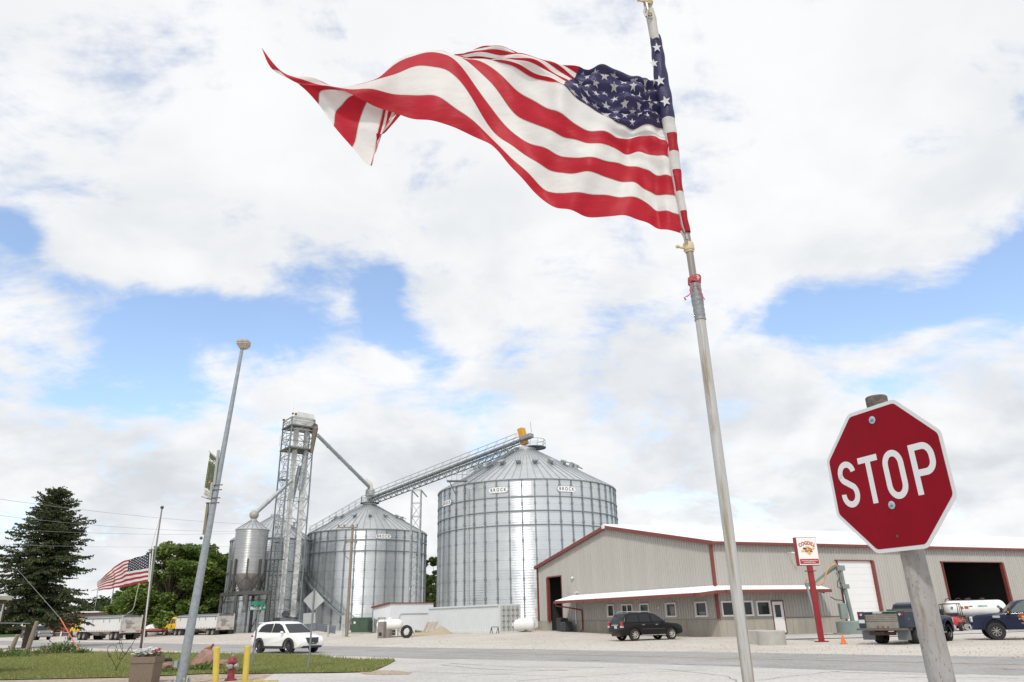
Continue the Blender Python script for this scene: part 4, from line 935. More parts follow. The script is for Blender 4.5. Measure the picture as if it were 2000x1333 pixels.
weeds('dry_weeds', 'rusty brown dry weeds between the white tank and the building corner', place(1042, 1232), 130, .45, 1.1, [M_dry, mat('dry_pale', (.45, .34, .2), .9)])
weeds('weed_clump', 'green weeds at the left end of the sand pile by the shed', place(815, 1243.5), 90, .4, .5, [M_w1, M_w2])
# transformers
p = place(701, 1243); t = thing('transformer_box', 'larger dark green transformer box beside the wooden utility pole', 'transformer', p+Vector((.1, .7, 0)), R(-10))
M_gr = mat('transformer_green', (.055, .095, .06), .5, 0, var=.15, vs=2)
mb = MB(); mb.box((0, 0, .85), (2.0, 1.2, 1.65), bev=.04); mb.build('cabinet', M_gr, t); mb = MB(); mb.box((-.5, -.61, .85), (.92, .03, 1.4)); mb.box((.5, -.61, .85), (.92, .03, 1.4)); mb.build('door', M_gr, t)
mb = MB(); mb.box((-.6, -.64, 1.15), (.22, .01, .22)); mb.build('warning_label', M_white, t); mb = MB(); mb.box((0, 0, .04), (2.5, 1.6, .2)); mb.build('pad', M_bconc, t)
p = place(717, 1240); mb = MB(); mb.box((0, 0, .7), (.9, 1.0, 1.4), bev=.04); o = mb.build('transformer_box', M_gr); o.location = p+Vector((.3, 1.6, 0)); tag(o, 'smaller dark green transformer box tucked behind the larger one', 'transformer')
# utility pole
M_wood = mat('weathered_wood', (.30, .25, .20), .9, 0, var=.35, vs=4, bump=.4, bs=14, vscale=(3, 3, .3))
p = place(676.5, 1246); t = thing('utility_pole', 'tall wooden utility pole with crossarm and insulators before the medium bin', 'utility pole', p)
mb = MB(); mb.tube([(0, 0, -.2), (0, 0, 11.2)], [.19, .13], 14); mb.build('pole', M_wood, t, 50)
mb = MB(); mb.box((-.5, -.15, 10.9), (2.2, .1, .12)); mb.box((0, -.15, 9.4), (1.2, .1, .12)); mb.build('crossarm', M_wood, t)
M_ins = mat('insulator_brown', (.12, .08, .06), .3)
for x, z in ((-1.5, 11.05), (-.9, 11.05), (.5, 11.05), (-.55, 9.3), (.55, 9.3)): mb = MB(); mb.lathe([(.03, -.05), (.08, 0), (.05, .06), (.08, .1), (.02, .18)], (x, -.15, z), 8); mb.build('insulator', M_ins, t)
mb = MB(); mb.tube([(-.75, -.2, 9.1), (-.8, -.25, 8.5), (-.6, -.2, 8.0), (-.2, -.18, 7.6)], .03, 6); mb.tube([(.55, -.2, 9.2), (.3, -.2, 8.8), (.1, -.2, 8.4)], .02, 6); mb.build('cable', M_ins, t)
mb = MB(); mb.box((-.35, -.1, 1.6), (.4, .25, .9)); mb.box((-.35, -.1, .6), (.08, .08, 1.2)); mb.build('meter_box', mat('meter_grey', (.42, .43, .43)), t)
PT = p
# guard rail / auger lying low beneath tower
p0 = AT(548, 1211, 93); p1 = AT(655, 1228, 89.5); q0 = AT(668, 1236, 89)
mb = MB(); d_ = (p1-p0); mb.box((p0+p1)/2-UZ*.2, (d_.length, .25, .7), ax=(d_.normalized(), Vector((0, 1, 0)), UZ)); mb.bar(p0+UZ*.25, p1+UZ*.25, .1)
for k in range(7): c = p0.lerp(p1, k/6); mb.bar(c-UZ*.6-Vector((0, .15, 0)), c+UZ*.2-Vector((0, .15, 0)), .06)
for k in (0.1, .5, .9): c = p0.lerp(p1, k); mb.bar(Vector((c.x, c.y, .1)), c, .1)
o = mb.build('drag_auger', mat('auger_blue_grey', (.20, .23, .26), .5, .5, var=.3, vs=2)); tag(o, 'long sloping galvanised auger trough lying behind the white car', 'auger')
p = place(640, 1246); mb = MB(); mb.tube([(0, 0, -.1), (0, 0, 1.15)], .09, 10, caps=True); o = mb.build('guard_post', mat('post_pale', (.46, .45, .43), .6, var=.3, vs=6), None, 50); o.location = p; tag(o, 'short pale guard post on the gravel left of the utility pole', 'post')
# dump pit building under tower: dark machinery
p = AT(556, 1225, 110); mb = MB(); mb.box((0, 0, 0), (3.2, 1.4, 2.4), bev=.08); mb.box((-2.2, -.3, -.4), (1.2, 1.0, 1.6), bev=.1); mb.tube([(-1, -.8, .6), (.4, -.9, 1.4), (1.5, -.8, .9)], .16, 8); mb.lathe([(.5, -.1), (.5, .1)], (.2, -.85, 1.6), 16, axis='Y', cap0=True, cap1=True)
o = mb.build('boot_pit', mat('pit_dark', (.07, .075, .08), .6, .4, var=.4, vs=2)); o.location = (p.x, p.y, 1.1); tag(o, 'dark boot pit machinery at the foot of the lattice tower', 'machinery')
# ------------------------------------------------ pylon sign
M_pyl = mat('pylon_red', (.30, .022, .03), .4, 0, var=.12, vs=2)
p = place(1605, 1254.5); yaw = math.atan2(.12, .99)
t = thing('business_sign', 'white and red business sign lettered COGDILL on one red steel post', 'sign', p, R(5))
mb = MB(); mb.box((0, 0, 2.0), (.26, .22, 4.0)); mb.box((0, 0, .03), (.6, .45, .06)); mb.box((0, 0, 3.72), (.55, .3, .05)); mb.build('post', M_pyl, t)
zc_, wS, hS = 4.80, 1.16, 1.50
mb = MB(); mb.box((.0, .12, zc_), (wS+.06, .36, hS+.06)); mb.build('sign_box', M_pyl, t)
mb = MB(); mb.box((0, -.075, zc_), (wS, .03, hS)); fc = mb.build('sign_face', mat('sign_white', (.80, .79, .77), .35), t)
mb = MB(); mb.box((0, -.093, zc_-hS/2+.19), (wS-.06, .012, .27), mi=0); FM = frame((0, -.10, zc_), (1, 0, 0), (0, -1, 0))
def arch(pv): 
    a = pv.x/.78; r = .78+pv.y; return Vector((math.sin(a)*r, math.cos(a)*r-.78, pv.z))
text(mb, 'COGDILL', .27, FM @ Matrix.Translation((0, .44, 0)), 1, w=.86, bold=.012, space=1.05, warp=arch)
text(mb, 'Grain·Custom Application·Feed', .073, FM @ Matrix.Translation((0, -.52, .008)), 2, w=1.0, bold=.002)
text(mb, 'Seed·Fertilizer·Propane', .073, FM @ Matrix.Translation((0, -.61, .008)), 2, w=1.0, bold=.002)
def blob(mb, cx_, cy_, rx, ry, mi, sp=0, lob=0, ph=0, z=.002, M=None, k=20):
    pts = []
    for i in range(k): a = 2*math.pi*i/k; r = 1+lob*math.cos(sp*a+ph); pts.append((M or FM) @ Vector((cx_+rx*r*math.cos(a), cy_+ry*r*math.sin(a), z)))
    mb.poly(pts, mi)
def emblem(mb, M, s=1.0, dx=0, dy=0):
    def b(x, y, rx, ry, mi, *a, z=.002): blob(mb, dx+x*s, dy+y*s, rx*s, ry*s, mi, *a, z=z, M=M)
    b(-.20, .16, .16, .07, 3, 3, .12, z=.002); b(.02, .24, .15, .08, 4, 5, .18, z=.003); b(.20, .12, .12, .07, 4, 4, .2, z=.004); b(-.1, .0, .14, .11, 5, 4, .1, z=.005); b(.15, .08, .17, .12, 5, 3, .12, 1, z=.006)
    b(-.38, -.02, .1, .07, 4, 5, .35, z=.003); b(.42, .14, .1, .07, 4, 5, .35, 1, z=.003); b(.08, -.17, .12, .1, 4, 5, .35, 2, z=.007); b(.25, -.06, .1, .04, 3, 2, .1, z=.008); b(0, .06, .2, .03, 4, 6, .3, z=.009)
emblem(mb, FM, .80, 0, .02)
EMB = [mat('logo_red_field', (.40, .025, .03), .4), mat('logo_orange', (.50, .09, .03), .5), mat('logo_lettering', (.8, .79, .77), .5), mat('logo_brown', (.13, .05, .04), .5), mat('logo_yellow', (.68, .43, .03), .5), mat('logo_pink', (.45, .14, .12), .5)]
mb.build('lettering', EMB, fc)
# ------------------------------------------------ sampling crane on round base
p = place(1682, 1238.5); CR = p
t = thing('sampling_crane', 'grey-green hydraulic grain probe crane with orange hose on round base', 'crane', p)
M_cr = mat('crane_grey_green', (.24, .29, .27), .5, .2, var=.15, vs=2)
mb = MB(); mb.lathe([(1.55, -.1), (1.55, .82), (1.5, .86), (.02, .86)], k=36); mb.build('base', mat('base_green_grey', (.25, .30, .28), .8, var=.15, vs=2), t, 40)
Yc = p.y-.1
def CP(px, py, dy=0): q_ = AT(px, py, Yc+dy); return q_-p
mb = MB(); mb.tube([CP(1666, 1216), CP(1649, 1146)], .15, 10); mb.tube([CP(1649, 1146), CP(1641, 1108)], .12, 10); mb.box(CP(1650, 1146), (.5, .4, .3)); mb.box(CP(1641, 1110), (.55, .35, .35)); mb.build('mast', M_cr, t, 40)
mb = MB(); mb.tube([CP(1644, 1108), CP(1632, 1104), CP(1612, 1121), CP(1592, 1138)], .11, 4); mb.tube([CP(1635, 1108), CP(1580, 1145)], .06, 6); mb.tube([CP(1634, 1118), CP(1646, 1142)], .07, 6); mb.box(CP(1577, 1142), (.28, .25, .25)); mb.build('boom', M_cr, t)
mb = MB(); mb.tube([CP(1576, 1144), CP(1581, 1165), CP(1593, 1212)], [.09, .08, .05], 8); mb.build('probe', mat('probe_steel', (.33, .36, .37), .4, .5), t)
mb = MB(); mb.tube([CP(1633, 1101, -.3), CP(1620, 1108, -.3), CP(1614, 1118, -.3), CP(1612, 1130, -.3), CP(1607, 1140, -.3), CP(1599, 1144, -.3), CP(1590, 1141, -.3), CP(1582, 1133, -.2), CP(1574, 1133), CP(1573, 1140)], .05, 8); mb.build('hose', mat('hose_orange', (.60, .26, .08), .6), t, 60)
mb = MB(); mb.tube([CP(1641, 1127, -.2), CP(1636, 1136, -.2), CP(1636, 1146, -.2), CP(1643, 1151, -.2)], .03, 6); mb.tube([CP(1645, 1146, -.2), CP(1647, 1165, -.2), CP(1650, 1180, -.2)], .045, 6); mb.tube([CP(1648, 1173, -.2), CP(1632, 1172, -.2), CP(1622, 1166, 0)], .03, 6); mb.build('cable', M_black, t)
mb = MB(); mb.box(CP(1647, 1194, -.25), (.5, .4, 1.05), bev=.03); mb.build('control_box', M_cr, t)
# concrete blocks
M_cb = mat('concrete_block', (.43, .42, .385), .9, 0, var=.15, vs=2.5, bump=.3, bs=12)
p = place(1516, 1261); mb = MB(); mb.lathe([(.72, -.1), (.72, .66), (.68, .70), (.02, .70)], k=30); o = mb.build('concrete_planter', M_cb, None, 40); o.location = p+Vector((.05, .75, 0)); tag(o, 'round concrete drum on the gravel right of the square block', 'concrete block')
p = place(1487, 1259); mb = MB(); mb.box((0, 0, .33), (.75, .8, .74), rz=.5, bev=.04); o = mb.build('concrete_block', M_cb); o.location = p+Vector((.1, .6, 0)); tag(o, 'square concrete block touching the round concrete drum', 'concrete block')
p = place(1648, 1258.5); mb = MB(); mb.box((0, 0, .02), (.3, .3, .04)); mb.lathe([(.13, .04), (.03, .42), (.01, .42)], k=14); o = mb.build('traffic_cone', mat('cone_orange', (.75, .16, .03), .5)); o.location = p; tag(o, 'small orange traffic cone on gravel right of the red sign post', 'cone')
p = place(1655, 1241); mb = MB(); mb.box((0, 0, .05), (1.6, .5, .08)); mb.box((.4, .3, .1), (1.0, .3, .1), rz=.3); o = mb.build('plank', M_wood); o.location = p+Vector((-.6, .2, 0)); tag(o, 'weathered plank lying at the foot of the round crane base', 'plank')
# ================================================================== VEHICLES (x forward, y left, z up)
M_rubber = M_tyre; M_cglass = glass('car_glass', (.012, .014, .017), .05); M_chrome = mat('chrome', (.55, .56, .57), .2, .9); M_blackp = mat('black_plastic', (.03, .03, .032), .55)
M_lred = mat('tail_red', (.45, .015, .02), .25); M_lamp = mat('lamp_clear', (.6, .62, .62), .12, .3); M_amber = mat('amber', (.6, .2, .02), .3); M_plate = mat('plate', (.55, .6, .6), .5)
def inset(prof, d):
    k = len(prof); out = []
    ar = sum(prof[i][0]*prof[(i+1) % k][1]-prof[(i+1) % k][0]*prof[i][1] for i in range(k)); sg = 1 if ar > 0 else -1
    for i in range(k):
        a, b, c = Vector(prof[i-1]), Vector(prof[i]), Vector(prof[(i+1) % k]); e1_, e2_ = (b-a).normalized(), (c-b).normalized()
        n1, n2 = Vector((-e1_.y, e1_.x))*sg, Vector((-e2_.y, e2_.x))*sg; nn = (n1+n2); 
        if nn.length < 1e-4: nn = n1
        nn = nn.normalized()/max(.45, math.cos(n1.angle(n2, 0)/2)); out.append((b.x+nn.x*d, b.y+nn.y*d))
    return out
def hull(mb, prof, wf, mi=0, r=.05, lay=None):
    """side profile (x,z) swept across the width; wf(x,z) half width; rounded shoulders of radius r"""
    L_ = [(1, r), (.0, 0)]; rings = []
    seq = [(-1, 0, r), (-1, r*.35, r*.3), (-1, r, 0), (1, r, 0), (1, r*.35, r*.3), (1, 0, r)]
    for sgn, din, ins in seq:
        pr_ = inset(prof, ins) if ins else prof
        rings.append([Vector((x, sgn*(wf(x, z)-din), z)) for x, z in pr_])
    mb.loft(rings, True, True, mi)
def arch_pts(xc, r, zb, k=9):      # wheel arch, from rear (+?) order front->rear along bottom going -x
    z0 = max(0, (zb-.0)); out = []
    for i in range(k+1): a = math.pi*i/k; out.append((xc+r*math.cos(a), zb+max(0, r*math.sin(a))*1.0))
    return out
def wheel(par, x, y, r, w, rimr=.6, spokes=5, rim=None, out=1, dark=False):
    mb = MB(); tyre(mb, r, w, (x, y, r), 'Y', 0, 28, rimr+.03); o = mb.build('wheel', M_rubber, par, 40)
    mb = MB(); yo = y+out*w*.30
    mb.lathe([(.02*r, out*.06), (rimr*.2*r, out*.05), (rimr*.24*r, 0.0), (rimr*.3*r, -out*.02)], (x, yo, r), 20, 0, 'Y')
    mb.lathe([(rimr*r, out*.06), (rimr*r*.9, out*.03), (rimr*r*.86, -out*.05)], (x, yo, r), 24, 0, 'Y')
    for k in range(spokes):
        a = 2*math.pi*k/spokes+.3; d = Vector((math.cos(a), 0, math.sin(a))); u = Vector((-d.z, 0, d.x)); mb.box(Vector((x, yo, r))+d*r*rimr*.52, (rimr*r*.85, .05, r*rimr*(1.5/spokes)), ax=(d, Vector((0, 1, 0)), u))
    mb.lathe([(.01, -out*.05), (rimr*r*.9, -out*.05)], (x, yo, r), 20, 1, 'Y')
    mb.build('rim', [rim or M_chrome, M_blackp], o, 30); return o
def car(name, label, cat, loc, heading, spec):
    t = thing(name, label, cat, loc, heading); P_ = spec; W_ = P_['w']/2; paint = P_['paint']
    up, lo = P_['upper'], P_['zb']; prof = list(up)        # upper: rear-bottom -> over the top -> front-bottom  (x increasing)
    wx = P_['wx']; ra = P_['ra']
    for xc in (wx[1], wx[0]): prof += arch_pts(xc, ra, lo)
    xf, xr = max(p[0] for p in up), min(p[0] for p in up)
    def wf(x, z):
        f = 1.0
        if x > xf-.7: f -= .16*((x-(xf-.7))/.7)**2
        if x < xr+.5: f -= .09*(((xr+.5)-x)/.5)**2
        if z > .95*P_['belt']: f -= .03
        return W_*f
    mb = MB(); hull(mb, prof, wf, 0, .07); mb.build('body', paint, t, 35)
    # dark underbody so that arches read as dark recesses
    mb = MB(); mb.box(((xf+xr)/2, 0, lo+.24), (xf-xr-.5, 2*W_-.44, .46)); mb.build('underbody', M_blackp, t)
    # greenhouse
    g = P_['green']; zb_, zt_ = P_['belt'], P_['top']; wt = P_.get('wt', .78); gx = lambda z: W_*(.965-(1-wt)*(z-zb_)/(zt_-zb_))
    mb = MB(); hull(mb, g, lambda x, z: gx(z)*(1-.05*max(0, (x-(max(q[0] for q in g)-1.2)))), 0, .06); mb.build('cabin', paint, t, 35)
    for wpoly in P_['side']:
        for s_ in (-1, 1):
            mb = MB(); a = [Vector((x, s_*(gx(z)*(1-.05*max(0, (x-(max(q[0] for q in g)-1.2))))+.006), z)) for x, z in wpoly]; mb.poly(a if s_ < 0 else a[::-1]); mb.build('side_window', P_.get('glass', M_cglass), t)
    for nm, (a, b) in (('windscreen', P_['ws']), ('rear_window', P_['rw'])):
        if a is None: continue
        d = Vector((b[0]-a[0], 0, b[1]-a[1])).normalized(); nn = Vector((d.z, 0, -d.x)); sgn = 1 if nm == 'windscreen' else -1
        nn = nn*(1 if nn.x*sgn > 0 else -1)*.012; mb = MB(); wa, wb = gx(a[1])-.10, gx(b[1])-.12
        if P_.get('rw_full') and nm == 'rear_window': pass
        mb.quad(Vector((a[0], -wa, a[1]))+nn, Vector((a[0], wa, a[1]))+nn, Vector((b[0], wb, b[1]))+nn, Vector((b[0], -wb, b[1]))+nn); mb.build(nm, M_cglass, t)
    for i, xc in enumerate(wx):
        for s_ in (-1, 1): wheel(t, xc, s_*(W_-.13), P_['wr'], P_.get('ww', .24), P_.get('rimr', .62), P_.get('sp', 5), P_.get('rim'), s_)
    return t, wf, gx
# --- black SUV
sp = dict(w=1.9, paint=mat('black_car_paint', (.006, .006, .007), .28, 0, coat=.3, spec=.3), zb=.33, belt=1.07, top=1.70, wx=(-1.43, 1.43), ra=.46, wr=.38, sp=8, rimr=.6, rim=mat('alloy_pale', (.60, .57, .50), .35, .6),
    upper=[(-2.36, .42), (-2.44, .5), (-2.44, .74), (-2.36, .80), (-2.34, 1.0), (-2.26, 1.1), (-1.2, 1.12), (.9, 1.12), (1.3, 1.08), (2.0, 1.0), (2.32, .88), (2.42, .72), (2.44, .5), (2.36, .38)],
    green=[(-2.27, 1.08), (-2.10, 1.42), (-1.96, 1.66), (-1.7, 1.72), (-.6, 1.74), (.1, 1.70), (.45, 1.58), (1.12, 1.10), (1.12, 1.06)],
    side=[[(-2.02, 1.16), (-1.05, 1.16), (-1.05, 1.6), (-1.78, 1.6)], [(-.98, 1.16), (-.12, 1.16), (-.18, 1.61), (-.98, 1.61)], [(-.04, 1.16), (.86, 1.16), (.42, 1.52), (.2, 1.6), (-.1, 1.61)]],
    ws=((1.08, 1.12), (.48, 1.56)), rw=((-2.24, 1.12), (-1.99, 1.6)))
pr, pf = place(1239, 1253.5), place(1310, 1249.5); hd = R(23); cx_ = AT(1239, 1253.5, 51.3)
c0 = Vector((7.62, 51.2, 0)); fw = Vector((math.cos(hd), math.sin(hd), 0)); lf = Vector((-fw.y, fw.x, 0))
t, wf, gx = car('parked_car', 'black SUV parked on gravel, seen from behind, before the beige building', 'car', (c0+fw*1.43+lf*.82)+UZ*gz(7.6, 51.2), hd, sp)
mb = MB()
for s_ in (-1, 1): mb.tube([(-1.75, s_*.66, 1.76), (-1.6, s_*.66, 1.80), (-.2, s_*.67, 1.79), (.05, s_*.68, 1.72)], .03, 6)
mb.build('roof_rail', M_chrome, t)
for s_ in (-1, 1):
    mb = MB(); mb.box((-2.34, s_*.82, 1.0), (.14, .2, .36), bev=.04); mb.box((-2.34, s_*.82, .88), (.15, .2, .12), mi=1); mb.build('tail_light', [M_lred, M_lamp], t)
mb = MB(); mb.box((-2.372, 0, .98), (.03, .9, .07)); mb.build('trim_bar', M_chrome, t)
mb = MB(); mb.box((-2.385, -.1, .85), (.02, .34, .17)); mb.build('licence_plate', M_plate, t)
mb = MB()
for s_ in (-1, 1):
    mb.box((-.75, s_*.945, .98), (.2, .04, .045)); mb.box((.28, s_*.945, .98), (.2, .04, .045))
mb.build('handle', M_chrome, t)
mb = MB()
for s_ in (-1, 1): mb.box((0, s_*.90, .34), (1.9, .16, .05), bev=.02)
mb.build('running_board', M_chrome, t)
for s_ in (-1, 1): 
    mb = MB(); mb.box((.82, s_*1.0, 1.17), (.12, .2, .16), bev=.04); mb.build('mirror', M_blackp, t)
mb = MB()
for s_ in (-1, 1): mb.box((0, s_*.952, .72), (1.7, .02, .05))
mb.build('door_moulding', M_blackp, t)
mb = MB(); mb.tube([(-2.38, -.5, .32), (-2.2, -.5, .34)], .04, 8); mb.box((-2.2, 0, .36), (.3, 1.1, .14)); mb.build('exhaust', mat('rusty', (.12, .07, .05), .8), t)
# --- white SUV
sp = dict(w=1.84, paint=mat('white_car_paint', (.80, .80, .80), .25, 0, coat=.5), zb=.26, belt=1.0, top=1.6, wx=(-1.35, 1.35), ra=.42, wr=.365, sp=9, rimr=.68, rim=mat('alloy_dark', (.14, .14, .15), .35, .7),
    upper=[(-2.12, .38), (-2.24, .5), (-2.26, .72), (-2.16, 1.0), (-2.0, 1.06), (.9, 1.03), (1.4, .98), (1.95, .86), (2.2, .74), (2.28, .56), (2.24, .36), (2.05, .28)],
    green=[(-2.12, 1.0), (-1.98, 1.28), (-1.75, 1.52), (-1.3, 1.63), (-.5, 1.67), (.1, 1.62), (.4, 1.53), (1.22, 1.02), (1.22, .98)], wt=.76,
    side=[[(-1.62, 1.12), (-.38, 1.09), (-.4, 1.55), (-1.1, 1.53), (-1.45, 1.4)], [(-.32, 1.09), (.92, 1.07), (.42, 1.44), (.15, 1.54), (-.32, 1.56)]],
    ws=((1.18, 1.04), (.42, 1.51)), rw=((-2.06, 1.1), (-1.78, 1.48)))
hd = R(-37); fw = Vector((math.cos(hd), math.sin(hd), 0)); lf = Vector((-fw.y, fw.x, 0)); c0 = G(565, 1277.5)
cc_ = c0-fw*1.35+lf*.79
t, wf, gx = car('moving_car', 'white SUV driving on the road left of the diamond sign', 'car', Vector((cc_.x, cc_.y, .008)), hd, sp)
mb = MB()
lowp = [(-2.1, .26), (-2.24, .42), (-1.82, .46)] 
for s_ in (-1, 1):
    mb.box((0, s_*.895, .32), (1.75, .06, .16), bev=.02)
    for xc in (-1.35, 1.35):
        pr_ = []
        for i in range(11): a = math.pi*i/10; pr_.append((xc+.47*math.cos(a), .30+.47*math.sin(a)))
        for i in range(10):
            (x1_, z1_), (x2_, z2_) = pr_[i], pr_[i+1]; mb.bar(Vector((x1_, s_*(wf(x1_, .5)-.01), z1_)), Vector((x2_, s_*(wf(x2_, .5)-.01), z2_)), .09)
mb.box((2.2, 0, .33), (.16, 1.3, .13), bev=.04); mb.box((-2.2, 0, .36), (.14, 1.4, .2), bev=.04); mb.build('lower_cladding', M_blackp, t)
mb = MB(); mb.prism([(2.16, -.42, .80), (2.16, .42, .80), (2.24, .36, .56), (2.26, .2, .46), (2.26, -.2, .46), (2.24, -.36, .56)], Vector((.06, 0, 0))); mb.build('grille', M_blackp, t)
for s_ in (-1, 1):
    mb = MB(); mb.prism([(2.12, s_*.44, .80), (1.86, s_*.80, .82), (1.9, s_*.82, .74), (2.18, s_*.46, .70)], Vector((.03, s_*.03, 0))); mb.build('headlight', M_lamp, t)
    mb = MB(); mb.box((2.14, s_*.6, .45), (.1, .42, .04)); mb.build('chrome_strip', M_blackp, t)
    mb = MB(); mb.box((.78, s_*.98, 1.08), (.14, .22, .14), bev=.05); mb.build('mirror', sp['paint'], t)
    mb = MB(); mb.box((-2.1, s_*.78, .9), (.2, .24, .1), bev=.03); mb.build('tail_light', M_lred, t)
mb = MB(); mb.box((-1.9, 0, 1.60), (.35, 1.1, .05)); mb.build('spoiler', sp['paint'], t); mb = MB(); mb.box((2.30, 0, .5), (.02, .1, .1)); mb.build('badge', M_chrome, t)
# --- grain trucks (tractor + hopper trailer)
M_truckY = mat('truck_yellow', (.80, .49, .012), .35, 0, coat=.3, var=.08, vs=2); M_trl = mat('trailer_white', (.68, .68, .66), .5, 0, var=.05, vs=1, stain=((.42, .37, .31), 1.1, .6, .9)); M_tarp = mat('tarp_grey', (.155, .165, .18), .8, 0, var=.2, vs=2)
M_al = mat('dusty_aluminium', (.40, .385, .35), .5, .3, var=.25, vs=2)
def truck(label, loc, hd):
    t = thing('grain_truck', label, 'truck', loc, hd, 'yellow grain trucks with white trailers')
    Lt, w, z0, z1 = 11.0, 2.5, 1.02, 2.62
    mb = MB(); mb.box((Lt/2, 0, (z0+z1)/2), (Lt, w, z1-z0)); 
    mb.box((Lt/2, w/2+.02, z1), (Lt, .06, .1)); mb.box((Lt/2, -w/2-.02, z1), (Lt, .06, .1)); mb.build('trailer_body', M_trl, t)
    mb = MB(); mb.box((-.04, 0, (z0+z1)/2-.05), (.08, w+.06, z1-z0+.35)); 
    for s_ in (-1, 1): mb.box((-.06, s_*(w/2-.03), (z0+z1)/2), (.14, .12, z1-z0+.5))
    mb.box((-.06, 0, z0-.05), (.14, w, .2)); mb.build('rear_panel', mat('dusty_white_panel', (.58, .56, .52), .6, 0, var=.25, vs=1.5), t)
    mb = MB(); mb.box((-.1, .1, 1.95), (.06, 1.0, .06)); mb.tube([(-.12, .75, 2.4), (-.12, .75, 2.05), (-.12, .5, 1.95), (-.12, -.2, 1.97)], .03, 6); mb.box((-.1, .3, 1.8), (.02, .6, .8)); mb.build('rear_fittings', mat('dirty_grey', (.30, .28, .25), .7), t)
    mb = MB(); k = 26
    for i in range(k):
        a, b = i/k, (i+1)/k; za, zb = (.26+.03*math.sin(i*1.9)), (.26+.03*math.sin((i+1)*1.9))
        xa, xb = -.1+a*(Lt+.15), -.1+b*(Lt+.15); n_ = 8
        for j in range(n_):
            ya, yb = -w/2-.04+(w+.08)*j/n_, -w/2-.04+(w+.08)*(j+1)/n_; f = lambda y, zz: z1+.03+zz*math.cos(y/(w/2+.04)*math.pi/2)**.7 if abs(y) < w/2+.039 else z1
            mb.quad((xa, ya, f(ya, za)), (xb, ya, f(ya, zb)), (xb, yb, f(yb, zb)), (xa, yb, f(yb, za)))
    for s_ in (-1, 1):
        mb.box((Lt/2, s_*(w/2+.05), z1-.05), (Lt, .03, .12))
        for x in (.4, 3, 4.6, 7.6, 9.8): mb.box((x, s_*(w/2+.05), z1-.3), (.06, .02, .5))
    mb.quad((-.1, -w/2, z1), (-.1, w/2, z1), (-.1, w*.25, z1+.22), (-.1, -w*.25, z1+.22)); mb.build('tarp', M_tarp, t)
    mb = MB()
    for i in range(30):
        if i % 2 == 0:
            for s_ in (-1, 1): mb.box((.3+i*.36, s_*(w/2+.012), z0+.1), (.3, .012, .055))
    for y in (-1.0, -.7, .7, 1.0): mb.box((-.14, y, z0+.02), (.012, .22, .06)); mb.box((-.14, y*.5, z0+.35), (.012, .25, .05))
    for y in (-1.0, -.9, -.8, .8, .9, 1.0): mb.box((-.15, y, z0-.06), (.012, .07, .07))
    for y in (-.9, 0, .9): mb.box((-.13, y, z1+.0), (.012, .12, .07))
    mb.build('reflector', M_lred, t)
    for xh in (3.6, 7.6):
        mb = MB(); T_ = [Vector((xh-1.7, s_*1.1, z0)) for s_ in (-1, 1)]; mb.loft([[Vector((xh-1.9, -1.15, z0)), Vector((xh+1.9, -1.15, z0)), Vector((xh+1.9, 1.15, z0)), Vector((xh-1.9, 1.15, z0))], [Vector((xh-.4, -.4, .5)), Vector((xh+.4, -.4, .5)), Vector((xh+.4, .4, .5)), Vector((xh-.4, .4, .5))]]); mb.build('hopper', M_al, t)
    mb = MB(); mb.box((5, .45, z0-.1), (10, .12, .2)); mb.box((5, -.45, z0-.1), (10, .12, .2)); mb.box((1.4, 0, .75), (2.6, .7, .25)); mb.bar((9.3, .9, .25), (8.7, .9, z0), .1); mb.bar((9.3, -.9, .25), (8.7, -.9, z0), .1); mb.build('chassis', M_blackp, t)
    for x in (.9, 2.15, 9.7, 10.95):
        for s_ in (-1, 1): wheel(t, x, s_*1.0, .5, .5, .58, 6, mat('wheel_silver', (.42, .40, .36), .4, .5), s_)
    for x in (.15, 9.0):
        for s_ in (-1, 1):
            mb = MB(); mb.box((x, s_*.98, .52), (.03, .62, .72)); mb.build('mud_flap', mat('mud_flap', (.05, .052, .055), .7, var=.4, vs=4), t)
    # tractor
    cab = MB(); wy = lambda x, z: 1.0 if z < 1.9 else 1.0-.10*(z-1.9)
    hull(cab, [(11.75, 1.05), (11.75, 2.55), (11.95, 2.68), (12.75, 2.62), (13.0, 2.45), (13.2, 1.85), (13.2, 1.05)], wy, 0, .06); cab.build('cab', M_truckY, t, 35)
    mb = MB(); hull(mb, [(13.2, 1.0), (13.2, 1.8), (13.7, 1.74), (14.6, 1.55), (15.0, 1.3), (15.1, .75), (14.95, .55)] + arch_pts(14.25, .56, .62), lambda x, z: .92-.12*max(0, x-14.2), 0, .1); mb.build('hood', M_truckY, t, 35)
    mb = MB(); mb.box((15.02, 0, .95), (.16, .9, .9), bev=.05); mb.box((15.0, 0, .45), (.25, 1.9, .3), bev=.06); mb.build('grille', M_chrome, t)
    for s_ in (-1, 1):
        mb = MB(); mb.poly([(12.3, s_*1.0, 1.75), (13.05, s_*1.0, 1.75), (12.9, s_*.965, 2.35), (12.3, s_*.965, 2.4)]); mb.poly([(11.85, s_*1.0, 1.8), (12.2, s_*1.0, 1.8), (12.2, s_*.965, 2.4), (11.85, s_*.965, 2.4)]); mb.poly([(12.55, s_*1.005, 1.2), (12.85, s_*1.005, 1.2), (12.85, s_*1.005, 1.5), (12.55, s_*1.005, 1.5)]); mb.build('side_window', M_cglass, t)
        mb = MB(); mb.bar((13.2, s_*1.0, 2.1), (13.55, s_*1.25, 2.0), .04); mb.sphere((13.6, s_*1.25, 1.95), .13, 8, None, (.5, 1, 1.2)); mb.build('mirror', M_chrome, t)
        mb = MB(); mb.tube([(12.0, s_*.85, .78), (13.1, s_*.85, .78)], .3, 14); mb.build('fuel_tank', M_chrome, t, 50)
